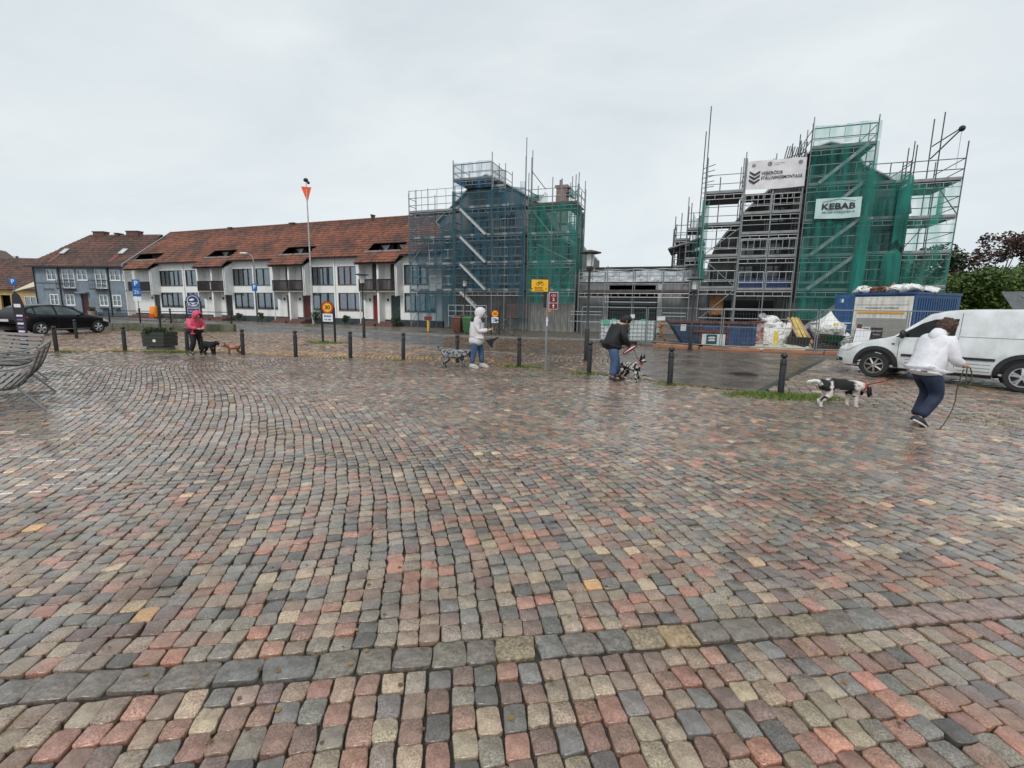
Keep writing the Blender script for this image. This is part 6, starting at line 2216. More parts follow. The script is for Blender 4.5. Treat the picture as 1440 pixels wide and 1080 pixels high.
M_lgl = mat('lantern_glass', (.55, .57, .56), .2, var=.2)
def lamp(x, y, h, label, z0=0.0, s=1.0):
    t = thing('street_lamp', label, 'street lamp', (x, y, z0), 0, 'street lamps with flat disc tops')
    MB().lathe([(.075, 0), (.075, 1.0), (.05, 1.04), (.036, 1.06), (.036, h - .62 * s)], 12).build('pole', M_postb, t, smooth='auto')
    MB().lathe([(.10, h - .62 * s), (.11, h - .56 * s), (.10, h - .50 * s)], 14).build('collar', M_postb, t, smooth='auto')
    MB().lathe([(.115, h - .50 * s), (.135, h - .14 * s)], 16).build('lantern', M_lgl, t, smooth='auto')
    for k in range(4):
        a = k * math.pi / 2 + .3
        rod(t, 'lantern_bar', (.12 * math.cos(a), .12 * math.sin(a), h - .5 * s), (.14 * math.cos(a), .14 * math.sin(a), h - .14 * s), .008, M_postb)
    MB().lathe([(.14, h - .14 * s), (.34, h - .10 * s), (.34, h - .08 * s), (.12, h - .02), (.03, h)], 20).build('cap', M_plinth, t, smooth='auto')
    MB().lathe([(.14, 0), (.14, .015)], 12).build('foot_flange', M_iron, t)
    return t
lamp(2.35, 14.9, 3.42, 'nearest disc topped street lamp, left of the man in black')
lamp(-7.62, 24.13, 3.25, 'disc topped street lamp in front of the right hand white terrace balcony')
lamp(7.41, 19.61, 2.98, 'disc topped street lamp standing in front of the blue skip sign')
lamp(-3.15, 31.0, 3.4, 'disc topped street lamp in front of the blue netted stair tower', .07)
lamp(18.6, 17.2, 3.0, 'disc topped street lamp above the van roof at the right edge')
lamp(33.5, 36.5, 3.0, 'distant disc topped street lamp in front of the dark hedge')

def arm_lamp(x, y, h, rz, label):
    t = thing('arm_lamp', label, 'street lamp', (x, y, 0), rz)
    MB().path([(0, 0, 0), (0, 0, h * .9), (-.1, 0, h * .97), (-.45, 0, h)], [.07, .05, .04, .035], 8).build('pole', M_metal, t, smooth=True)
    MB().ball((-.8, 0, h + .02), .38, s=(1, .4, .22)).build('lamp_head', M_white2, t, smooth=True)
    return t
al = arm_lamp(-22.4, 41.5, 5.9, 0, 'tall grey street lamp with curved arm in front of the terrace')
arm_lamp(-57, 50, 7.6, R(10), 'taller grey street lamp with an arm at the far left edge')
arm_lamp(-48, 43.5, 5.2, R(5), 'lower grey street lamp with an arm in front of the ochre house')

# blue parking signs
M_sblue = mat('sign_blue', (.015, .13, .42), .35, var=.06)
M_swhite = mat('sign_white', (.75, .76, .77), .35, var=.04)
M_syel = mat('sign_yellow', (.85, .45, .012), .35, var=.05)
M_sred = mat('sign_red', (.17, .012, .018), .35, var=.08)
def psign(x, y, z, rz, label, pole_h, extra=False, own_pole=True):
    t = thing('parking_sign', label, 'sign', (x, y, 0), rz)
    if own_pole:
        rod(t, 'pole', (0, .03, 0), (0, .03, pole_h), .03, M_metal)
    p_ = MB().bx(-.28, .28, -.02, .0, z, z + .62).build('blue_plate', M_sblue, t, bevel=.008)
    text(p_, 'letter', 'P', .5, M_swhite, (0, -.03, z + .31), rx, bold=.01)
    if extra:
        q_ = MB().bx(-.28, .28, -.02, .0, z - .66, z - .04).build('blue_plate', M_sblue, t, bevel=.008)
        text(q_, 'letter', '2h', .4, M_swhite, (0, -.03, z - .35), rx)
        MB().bx(-.28, .28, -.02, 0, z - 1.0, z - .70).build('white_plate', M_swhite, t)
    return t
psign(-22.4, 41.38, 2.75, R(-15), 'blue parking sign on the curved arm street lamp', 0, own_pole=False)
psign(-29.2, 37.0, 2.75, R(10), 'blue parking sign with two plates in front of the blue house', 3.4, extra=True)
psign(-45.0, 43.0, 3.0, R(10), 'blue sign on a pole left of the cream awning', 3.6)

# arched information boards
def board(x, y, rz, w, z0, z1, label, kind):
    t = thing('information_board', label, 'sign', (x, y, 0), rz)
    h = z1 - z0
    arc = [(w / 2 * math.cos(a), z1 - w / 2 + w / 2 * math.sin(a)) for a in [math.pi * i / 14 for i in range(15)]]
    mface = M_blacks if kind != 'blue' else mat('navy_board', (.02, .045, .14), .35)
    MB().prism([(w / 2, z0)] + arc + [(-w / 2, z0)], 'y', -.02, .02).build('plate', mface, t)
    for s in (-1, 1):
        MB().bx(s * w / 2 - .035, s * w / 2 + .035, -.035, .035, 0, z1 - w / 2).build('leg', M_postb, t)
    def disc(r, zc, y0, m, nm):
        MB().prism([(r * math.cos(a), zc + r * math.sin(a)) for a in [2 * math.pi * i / 24 for i in range(24)]], 'y', y0 - .006, y0).build(nm, m, t)
    zc = z1 - w / 2
    if kind != 'blue':
        disc(w * .46, zc, -.022, mat('sign_orange_red', (.50, .06, .015), .4), 'red_ring')
        disc(w * .33, zc, -.030, M_syel, 'yellow_disc')
        text(t, 'number', '30', w * .42, M_blacks, (0, -.040, zc), rx, w * .42, bold=.006)
        MB().bx(-w * .40, w * .40, -.032, -.021, z0 + .02, z0 + .36).build('white_plate', M_swhite, t)
        text(t, 'lettering', 'Skolzon', .13, M_sblue, (0, -.036, z0 + .26), rx, w * .6, bold=.004)
        text(t, 'lettering', 'Kör sakta', .10, M_sblue, (0, -.036, z0 + .11), rx, w * .55, bold=.003)
    else:
        MB().add([(r_ * math.cos(a), -.026, zc + r_ * math.sin(a)) for r_ in (w * .40, w * .36) for a in [2 * math.pi * i / 24 for i in range(24)]], [(i, (i + 1) % 24, 24 + (i + 1) % 24, 24 + i) for i in range(24)]).build('white_ring', M_swhite, t)
        MB().prism([(-w * .3, zc + .05), (-w * .05, zc + .14), (w * .12, zc + .10), (w * .02, zc + .02), (-w * .12, zc - .01)], 'y', -.030, -.022).build('white_emblem', M_swhite, t)
        MB().prism([(-w * .12, zc - .18), (w * .14, zc - .14), (w * .14, zc - .09), (-w * .1, zc - .10)], 'y', -.030, -.022).build('white_emblem', M_swhite, t)
        for (a, b, c_, d_) in ((-.42, -.04, .40, .66), (.02, .42, .40, .66), (-.42, .42, .04, .34)):
            f_ = .02
            for q in ((a, b, c_, c_ + f_), (a, b, d_ - f_, d_), (a, a + f_, c_, d_), (b - f_, b, c_, d_)):
                MB().bx(q[0] * w, q[1] * w, -.028, -.021, z0 + q[2], z0 + q[3]).build('white_line', M_swhite, t)
        text(t, 'lettering', 'P  wc', .16, M_swhite, (-.02, -.03, z0 + .53), rx, w * .6)
        text(t, 'lettering', 'Välkommen', .10, M_swhite, (0, -.03, z0 + .19), rx, w * .7)
    return t
board(-8.03, 20.56, R(-5), .56, .90, 1.80, 'black arched speed sign board with orange 30, between two bollards', 'n')
board(-1.05, 27.7, R(-5), .50, .72, 1.52, 'small black arched 30 sign board beyond the hooded person', 'n')
board(-17.9, 26.6, R(12), .74, 1.0, 2.12, 'dark blue arched information board behind the person in pink', 'blue')

# pole with yellow bicycle diversion sign and red route sign
yp = thing('cycle_sign_pole', 'grey pole with a yellow bicycle sign and a dark red route sign', 'sign', (.88, 12.32, 0), R(4))
rod(yp, 'pole', (0, 0, 0), (0, 0, 2.36), .030, M_metal, 10)
p_ = MB().bx(-.44, .02, -.06, -.035, 2.03, 2.36).build('yellow_plate', M_blacks, yp, bevel=.004)
MB().bx(-.425, .005, -.066, -.0601, 2.045, 2.345).build('yellow_face', M_syel, p_)
for cx in (-.27, -.15):
    MB().add([(cx + r_ * math.cos(a), -.069, 2.235 + r_ * math.sin(a)) for r_ in (.043, .034) for a in [2 * math.pi * i / 16 for i in range(16)]], [(i, (i + 1) % 16, 16 + (i + 1) % 16, 16 + i) for i in range(16)]).build('bicycle_wheel', M_blacks, p_)
bm = MB()
for a, b in (((-.27, 2.235), (-.24, 2.29)), ((-.24, 2.29), (-.17, 2.29)), ((-.17, 2.29), (-.15, 2.235)), ((-.24, 2.285), (-.215, 2.235)), ((-.215, 2.235), (-.27, 2.235)), ((-.215, 2.235), (-.17, 2.285)), ((-.175, 2.30), (-.155, 2.315)), ((-.25, 2.305), (-.225, 2.305))):
    bm.tube((a[0], -.069, a[1]), (b[0], -.069, b[1]), .005, 4)
bm.build('bicycle_symbol', M_blacks, p_)
text(p_, 'lettering', 'Busshållpl', .05, M_blacks, (-.24, -.068, 2.14), rx, .2, bold=.001)
text(p_, 'lettering', 'Omledning', .042, M_blacks, (-.23, -.068, 2.085), rx, .22, bold=.001)
for xx in (-.40, -.04):
    MB().prism([(xx - .02, 2.10), (xx + .02, 2.115), (xx - .02, 2.13)], 'y', -.07, -.066).build('arrow', M_blacks, p_)
r_p = MB().bx(.035, .275, -.03, -.01, 1.60, 2.04).build('red_plate', M_swhite, yp, bevel=.004)
for (a, b) in ((1.615, 1.755), (1.77, 2.028)):
    MB().bx(.047, .263, -.036, -.0301, a, b).build('red_field', M_sred, r_p)
for cx in (.125, .185):
    MB().add([(cx + q * math.cos(a), -.039, 1.955 + q * math.sin(a)) for q in (.028, .020) for a in [2 * math.pi * i / 14 for i in range(14)]], [(i, (i + 1) % 14, 14 + (i + 1) % 14, 14 + i) for i in range(14)]).build('bicycle_wheel', M_swhite, r_p)
text(r_p, 'number', '2', .11, M_swhite, (.155, -.039, 1.85), rx, bold=.002)
MB().prism([(.145, 1.635), (.165, 1.635), (.165, 1.69), (.185, 1.69), (.155, 1.735), (.125, 1.69), (.145, 1.69)], 'y', -.042, -.037).build('arrow', M_swhite, r_p)
MB().bx(-.10, -.035, -.05, .03, 1.64, 2.02).build('grey_box', M_postb, yp)
MB().tube((-.03, .0, 1.30), (.04, -.0, 1.30), .035, 8).build('clamp', M_metal, yp)
block(yp, 'sticker', (0, -.032, 1.28), (.035, .006, .22), M_swhite)
block(yp, 'orange_reflector', (.06, -.035, 1.56), (.08, .02, .06), mat('orange_plastic', (.65, .16, .03), .4))

# flag pole with pennant
fp = thing('flag_pole', 'tall white flag pole topped by an orange triangle, in front of the terrace', 'flag pole', (-16.75, 39.7, .05))
MB().lathe([(.10, 0), (.085, 1.2), (.065, 5), (.045, 10.5), (.03, 10.8)], 10).build('pole', M_lead, fp, smooth='auto')
MB().ball((-.02, 0, 11.45), .20, s=(1, .7, .8)).ball((.18, 0, 11.25), .12).build('top_bird', M_blacks, fp, smooth=True)
MB().prism([(-.42, 10.95), (.38, 10.90), (.02, 9.75)], 'y', -.03, .03).build('orange_pennant', mat('signal_orange', (.80, .10, .02), .5), fp)
MB().tube((0, 0, 10.7), (0, 0, 11.3), .03, 6).build('spindle', M_metal, fp)

# wheelie bins
def wbin(x, y, rz, m, label):
    t = thing('wheelie_bin', label, 'bin', (x, y, .07), rz, 'wheelie bins on the pavement')
    MB().add([(-.22, -.26, .06), (.22, -.26, .06), (.22, .2, .06), (-.22, .2, .06), (-.28, -.34, .90), (.28, -.34, .90), (.28, .34, .96), (-.28, .34, .96)],
             [(3, 2, 1, 0), (4, 5, 6, 7), (0, 1, 5, 4), (1, 2, 6, 5), (2, 3, 7, 6), (3, 0, 4, 7)]).build('body', m, t, bevel=.02)
    MB().add([(-.31, -.38, .905), (.31, -.38, .905), (.31, .38, .965), (-.31, .38, .965), (-.27, -.33, .98), (.27, -.33, .98), (.27, .33, 1.06), (-.27, .33, 1.06)],
             [(3, 2, 1, 0), (4, 5, 6, 7), (0, 1, 5, 4), (1, 2, 6, 5), (2, 3, 7, 6), (3, 0, 4, 7)]).build('lid', m, t, bevel=.01)
    for s in (-.24, .24):
        MB().tube((s - .03, .26, .1), (s + .03, .26, .1), .1, 14).build('wheel', M_rubber, t)
    rod(t, 'handle', (-.26, .40, .92), (.26, .40, .92), .018, m)
    return t
wbin(-3.32, 28.6, R(-15), mat('brown_bin', (.12, .045, .028), .5), 'brown wheelie bin left of the hooded person')
wbin(-2.62, 28.0, R(-15), mat('green_bin', (.035, .12, .045), .5), 'green wheelie bin right of the brown one')

# yellow post, orange bin
ypo = thing('yellow_post', 'short yellow post with red caution head in front of the blue scaffold net', 'post', (-5.33, 29.7, .0))
rod(ypo, 'post', (0, 0, 0), (0, 0, .98), .065, mat('post_yellow', (.80, .42, .05), .5), 10)
MB().bx(-.22, .22, -.08, .08, .80, 1.02).build('red_head', mat('dull_red', (.16, .02, .015), .5), ypo)
MB().lathe([(.36, 0), (.30, .07), (.1, .10)], 12).build('rubber_foot', M_rubber, ypo)
ob = thing('litter_bin', 'small orange litter bin on a black post at the low wall', 'bin', (-19.85, 26.2, 0))
rod(ob, 'post', (.22, .08, 0), (.22, .08, 1.45), .05, M_postb, 8)
MB().lathe([(.15, .85), (.19, 1.0), (.19, 1.35), (.16, 1.42)], 12).build('bin', mat('bin_orange', (.85, .28, .02), .45), ob, smooth='auto')
MB().bx(-.14, .1, -.205, -.17, .78, 1.0).build('red_label', mat('bin_red', (.5, .06, .03), .45), ob)

# low wall with railing
lw = thing('low_wall', 'low concrete wall with blackish railing behind the planter, right of the black hatchback', 'wall', (-24.0, 27.4, 0), R(3))
for i in range(9):
    MB().bx(i * .85, i * .85 + .83, -.16, .16, 0, .42 + .01 * (i % 3)).build('wall_block', mat('mossy_concrete', (.16, .155, .13), .75, var=.4, c2=(.09, .10, .05), scale=2.5), lw, bevel=.02)
for i in range(5):
    rod(lw, 'post', (.2 + 1.75 * i, .5, 0), (.2 + 1.75 * i, .5, 1.22), .045, M_postb, 8)
    MB().ball((.2 + 1.75 * i, .5, 1.24), .06).build('post_cap', M_postb, lw, smooth=True)
for zz in (.78, 1.12):
    rod(lw, 'rail', (.2, .5, zz), (7.2, .5, zz), .022, M_postb)

# bicycles
def bicycle(x, y, rz, label):
    t = thing('bicycle', label, 'bicycle', (x, y, .0), rz)
    for s in (-.52, .52):
        n = 20
        w_ = MB().path([(s + .33 * math.cos(a), 0, .34 + .33 * math.sin(a)) for a in [2 * math.pi * i / n for i in range(n + 1)]], .018, 5).build('wheel', M_rubber, t)
        sp = MB()
        for k in range(8):
            a = math.pi * k / 8
            sp.tube((s - .32 * math.cos(a), 0, .34 - .32 * math.sin(a)), (s + .32 * math.cos(a), 0, .34 + .32 * math.sin(a)), .003, 3)
        sp.build('spokes', M_metal, w_)
    f = MB()
    for a, b in (((-.52, .34), (-.20, .78)), ((-.52, .34), (-.08, .30)), ((-.08, .30), (-.22, .86)), ((-.08, .30), (.36, .82)), ((-.2, .76), (.36, .84)), ((.36, .92), (.52, .34))):
        f.tube((a[0], 0, a[1]), (b[0], 0, b[1]), .017, 6)
    f.build('frame', M_blacks, t)
    MB().path([(.30, -.26, .98), (.38, -.1, 1.0), (.36, 0, .95), (.38, .1, 1.0), (.30, .26, .98)], .012, 5).build('handlebar', M_metal, t)
    MB().ball((-.24, 0, .92), .1, s=(1.4, .8, .4)).build('saddle', M_rubber, t, smooth=True)
    return t
bicycle(-.7, 26.6, R(-20), 'dark bicycle standing in front of the small 30 sign')
bicycle(-2.3, 29.2, R(-25), 'bicycle leaning behind the green wheelie bin')
bicycle(-20.2, 28.6, R(10), 'bicycle parked behind the low wall railing')

# planter box
pb = thing('planter_box', 'dark wooden planter box with white tag and drooping plants, left of the person in pink', 'planter', (-12.35, 16.45, 0), R(-6))
pb.scale = (.80, .80, .86)
M_dgw = mat('dark_green_boards', (.035, .042, .035), .6, var=.3, scale=6)
MB().bx(-.44, .44, -.28, .28, 0, .13).build('concrete_foot', mat('foot_concrete', (.13, .13, .125), .7), pb)
for k in range(4):
    for s in (-1, 1):
        block(pb, 'plank', (0, s * .36, .22 + .145 * k), (1.0 + .02 * k, .03, .135), M_dgw)
        block(pb, 'plank', (s * .50, 0, .22 + .145 * k), (.03, .69, .135), M_dgw)
MB().bx(-.48, .48, -.34, .34, .62, .70).build('soil', M_soil, pb)
block(pb, 'white_tag', (.07, -.385, .38), (.13, .01, .1), M_swhite)
leaf_cloud('plants', pb, M_leafd, [(-.35 + .12 * i, random.gauss(0, .12), .78, .14) for i in range(7)] + [(-.55, 0, .82, .1), (.58, 0, .84, .08)], 900, .04)
pp = thing('flower_pot', 'large clay flower pot by the maroon door of the blue house', 'pot', (-45.2, 50.9, .05))
MB().lathe([(.3, 0), (.4, .6), (.44, .62)], 14).build('pot', mat('pale_clay', (.35, .28, .22), .7), pp)
leaf_cloud('plant', pp, M_leafd, [(0, 0, .75, .35)], 250, .07)

# beach flag next to the bench
bf = thing('beach_flag', 'tall black and purple feather flag with white stripes left of the first bollard', 'flag', (-15.15, 14.5, 0), R(-10))
out = [(.18, 0.0), (.26, 1.1), (.24, 1.5), (.14, 1.78), (-.02, 1.90), (-.14, 1.78), (-.18, 1.45), (-.16, 1.1), (-.12, .75), (-.1, .15)]
MB().prism(out, 'y', -.012, .012).build('cloth', mat('flag_black', (.02, .018, .03), .7), bf)
rod(bf, 'pole', (-.10, .02, 0), (-.16, .02, 1.6), .012, M_metal)
for k in range(9):
    MB().bx(-.06 + .01 * k * 0, .17, -.020, -.0125, .18 + .12 * k, .235 + .12 * k).build('stripe', M_swhite if k % 2 == 0 else mat('flag_purple', (.16, .10, .28), .6), bf)
MB().bx(-.1, .15, -.02, -.0125, 1.42, 1.52).build('stripe', M_swhite, bf)

# benches with wooden slats
M_slat = mat('dark_grey_slats', (.085, .075, .07), .45, var=.35, scale=9, bump=.3)
M_slatl = mat('worn_slats', (.22, .20, .185), .4, var=.3, scale=9, bump=.3)
def lounge(name, label, loc, rz, length, group):
    """slats run along local x; profile in local y (sitter faces -y)"""
    t = thing(name, label, 'bench', loc, rz, group)
    prof = [(-.52, .40), (-.435, .42), (-.35, .418), (-.265, .405), (-.18, .392), (-.095, .38), (-.01, .375), (.075, .38), (.155, .405), (.22, .455), (.27, .525), (.31, .60), (.345, .68), (.375, .76), (.405, .84), (.435, .92)]
    for i, (y, z) in enumerate(prof):
        a, b = prof[max(0, i - 1)], prof[min(len(prof) - 1, i + 1)]
        ang = math.atan2(b[1] - a[1], b[0] - a[0])
        block(t, 'slat', (0, y, z), (length, .050, .024), M_slat if 6 < i < 11 else M_slatl, rx=ang)  # darker slats in the bend between seat and back
    for s in (-1, 0, 1):
        x = s * (length / 2 - .10)
        MB().path([(x, y, z - .03) for y, z in prof], .017, 6).build('side_frame', M_tubed, t)
    for s in (-1, 1):
        x = s * (length / 2 - .10)
        rod(t, 'leg', (x, -.20, .38), (x + s * .05, -.50, 0), .017, M_tube, 8)
        rod(t, 'leg', (x, .14, .38), (x + s * .05, .42, 0), .017, M_tube, 8)
        rod(t, 'stretcher', (x + s * .05, -.48, .02), (x + s * .05, .40, .02), .010, M_tube, 6)
        MB().path([(x, -.38, .40), (x, -.34, .60), (x, .1, .63), (x, .38, .70)], .017, 6).build('armrest', M_tube, t)
    return t
gb = 'slatted benches at the left edge'
lounge('slatted_bench', 'slatted bench nearest the camera, seen end on at the left edge', (-7.95, 7.35, 0), math.atan2(.76, -.65), 2.0, gb).rotation_euler = (0, 0, math.atan2(.76, -.65) + math.pi)
lounge('slatted_bench', 'slatted bench behind the nearer one, its back boards facing us', (-10.75, 9.6, 0), R(-20), 2.1, gb)

# yield sign seen from behind, far trees, hedge, orange house
ys = thing('yield_sign', 'grey back of a triangular yield sign above the van at the right edge', 'sign', (15.55, 14.55, 0), R(-40))
MB().prism([(-.52, 2.34), (.52, 2.34), (0, 1.46)], 'y', -.012, .012).build('plate', mat('sign_back', (.16, .18, .19), .5, var=.15), ys)
rod(ys, 'pole', (0.04, .05, 0), (.04, .05, 2.4), .032, M_postb, 8)
for zz in (2.2, 1.75):
    block(ys, 'clamp', (.02, -.02, zz), (.16, .03, .04), M_metal)
block(ys, 'sticker', (.27, -.02, 2.0), (.12, .008, .16), M_swhite)
block(ys, 'sticker', (0, -.02, 1.56), (.12, .008, .08), M_swhite)

def tree(name, label, x, y, trunk_h, centres, n, size, m, cat='tree', group=None, spread=1.0):
    t = thing(name, label, cat, (x, y, 0), 0, group)
    mb = MB()
    mb.path([(0, 0, -.1), (.05, .02, trunk_h * .5), (-.04, 0, trunk_h)], [.22, .17, .12], 8)
    for (cx, cy, cz, r) in centres[:14]:
        mb.path([(0, 0, trunk_h * .75), (cx * .45, cy * .45, (trunk_h + cz) * .5), (cx, cy, cz)], [.09, .05, .015], 5)
    mb.build('trunk', M_bark, t)
    leaf_cloud('crown', t, m, centres, n, size)
    return t
rt = random.Random(3)
cen = [(rt.uniform(-3.4, 3.6), rt.uniform(-2, 2), rt.uniform(.8, 4.2), rt.uniform(.8, 1.3)) for _ in range(60)]
cen = [c for c in cen if c[2] < 4.4 + .30 * c[0]]
tree('broadleaf_tree', 'dense bright green broadleaf tree right of the scaffold', 32.6, 33.2, 2.0, [(c[0], c[1], c[2], c[3]) for c in cen] + [(2.2, 0, 4.2, .8), (3.4, .5, 4.7, .8)], 26000, .13, M_leaf)
cen = [(rt.uniform(-3.2, 3.5), rt.uniform(-1.5, 1.5), rt.uniform(.8, 4.6), rt.uniform(.8, 1.2)) for _ in range(45)]
tree('broadleaf_tree', 'dark green broadleaf tree behind the van roof, cut by the right edge', 37.5, 32.0, 2.0, [(c[0], c[1], c[2] * .8, c[3]) for c in cen], 16000, .13, M_leafd)
cen = [(rt.uniform(-7, 7), rt.uniform(-2.5, 2.5), rt.uniform(4.2, 9.6), rt.uniform(.5, 1.0)) for _ in range(95)]
cen = [c for c in cen if c[2] < 8.3 + .22 * c[0] + 1.0 * math.sin(c[0] * 1.3)]
tree('purple_leaved_tree', 'sparse purple brown leaved tree rising behind the green tree', 45.0, 44.5, 4.0, cen, 9500, .15, M_leafp)
cen = [(rt.uniform(-4, 4), rt.uniform(-2, 2), rt.uniform(2.5, 6.8), rt.uniform(.9, 1.5)) for _ in range(26)]
tree('dark_tree', 'dark tree seen through the right end of the green scaffold', 36.5, 43.5, 3.0, cen, 9000, .17, M_leafd)
cen = [(rt.uniform(-6, 9), rt.uniform(-2, 2), 6 + rt.uniform(0, 9), rt.uniform(1.2, 2.2)) for _ in range(40)]
cen = [c for c in cen if c[2] < 14.5 - .62 * (c[0] + 6)]
tree('conifer_tree', 'dark conifer behind the red roof at the far left edge', -117, 112, 6.0, cen, 9000, .32, M_leafd)
hd = thing('hedge', 'low dark hedge running behind the white van', 'hedge', (36, 36, 0), R(-38))
MB().bx(-9, 9, -.3, .3, 0, 1.0).build('stems', M_bark, hd)
leaf_cloud('foliage', hd, M_leafd, [(-9 + .6 * i, 0, .75, .75) for i in range(31)], 9000, .10)
small_house(50.5, 38.0, R(-40), 11, 9, 5.0, 9.6, 'orange brick gable house cut off by the right edge behind the green tree', mat('orange_brick', (.36, .12, .05), .7, var=.2, scale=3), M_tile_r, [(-2, -1, 1, 2.2), (1, 2, 1, 2.2)], roofaxis='y', name='brick_house')
# ================================================================== PEOPLE AND DOGS
def skin(verts, edges, radii, root=0, sub=2):
    """grow a smooth surface round a skeleton; returns (verts, faces)"""
    me = bpy.data.meshes.new('skeleton')
    me.from_pydata([tuple(v) for v in verts], edges, [])
    o = bpy.data.objects.new('skeleton', me)
    col.objects.link(o)
    m = o.modifiers.new('s', 'SKIN')
    m.use_smooth_shade = True
    sv = me.skin_vertices[0].data
    for i, r in enumerate(radii):
        sv[i].radius = (r, r) if not isinstance(r, tuple) else r
        sv[i].use_root = (i == root)
    s2 = o.modifiers.new('u', 'SUBSURF')
    s2.levels = sub
    dg = bpy.context.evaluated_depsgraph_get()
    ev = bpy.data.meshes.new_from_object(o.evaluated_get(dg))
    V = [v.co.copy() for v in ev.vertices]
    Fc = [tuple(p.vertices) for p in ev.polygons]
    bpy.data.objects.remove(o)
    bpy.data.meshes.remove(me)
    bpy.data.meshes.remove(ev)
    return V, Fc

M_skin = mat('skin', (.50, .29, .21), .5, var=.06)
M_jeans = mat('blue_denim', (.055, .105, .20), .8, var=.25, scale=8, bump=.3)
M_jeansd = mat('dark_denim', (.014, .024, .055), .8, var=.25, scale=8, bump=.3)
M_trb = mat('black_cloth', (.010, .010, .012), .8, var=.3)
M_coatb = mat('black_coat', (.009, .009, .011), .65, var=.3, bump=.6, bscale=9, bdist=.02)
M_coatw = mat('white_coat', (.76, .76, .80), .65, var=.05, scale=5, bump=.9, bscale=7, bdist=.025)
M_coatg = mat('pale_grey_coat', (.66, .63, .65), .6, var=.08, scale=5, bump=.9, bscale=9, bdist=.02)
M_pink = mat('pink_coat', (.62, .07, .14), .6, var=.15, scale=7, bump=.7, bscale=9, bdist=.02)
M_shoe = mat('dark_shoe', (.03, .03, .04), .6)
M_sole = mat('white_sole', (.6, .6, .6), .6)
M_hairb = mat('brown_hair', (.07, .032, .022), .6, var=.5, scale=30, bump=1, bscale=40, bdist=.02)
M_leash = mat('leash_olive', (.07, .06, .03), .7)
M_leashr = mat('leash_red', (.45, .05, .03), .6)
M_shoew = mat('pale_shoe', (.5, .5, .48), .6)

def V3(*a):
    return Vector(a)

def hand(mb, w, d, side, up=Vector((0, 0, 1)), curl=.6):
    """palm and five bent fingers from the wrist w along d"""
    d = Vector(d).normalized()
    s = d.cross(up).normalized() * side
    n = s.cross(d).normalized()
    c = w + d * .045
    A = Matrix((( d.x, s.x, n.x), (d.y, s.y, n.y), (d.z, s.z, n.z)))
    # palm
    ring = []
    mb.path([w - d * .01, w + d * .02, w + d * .055, w + d * .085], [.022, .030, .036, .030], 8)
    lens = [.070, .078, .072, .056]
    for i in range(4):
        b = w + d * .078 + s * (.027 - .018 * i)
        L_ = lens[i]
        p1 = b + d * L_ * .5 - n * L_ * .12
        a = curl
        p2 = p1 + (d * math.cos(a) - n * math.sin(a)) * L_ * .33
        p3 = p2 + (d * math.cos(a * 2.2) - n * math.sin(a * 2.2)) * L_ * .28
        mb.path([b - d * .02, p1, p2, p3], [.010, .0095, .0085, .007], 6)
    b = w + d * .03 + s * .028
    mb.path([b, b + (d * .6 + s * .7) * .03, b + (d * .9 + s * .35 - n * .3) * .055, b + (d * 1.0 + s * .1 - n * .6) * .07], [.012, .011, .010, .008], 6)

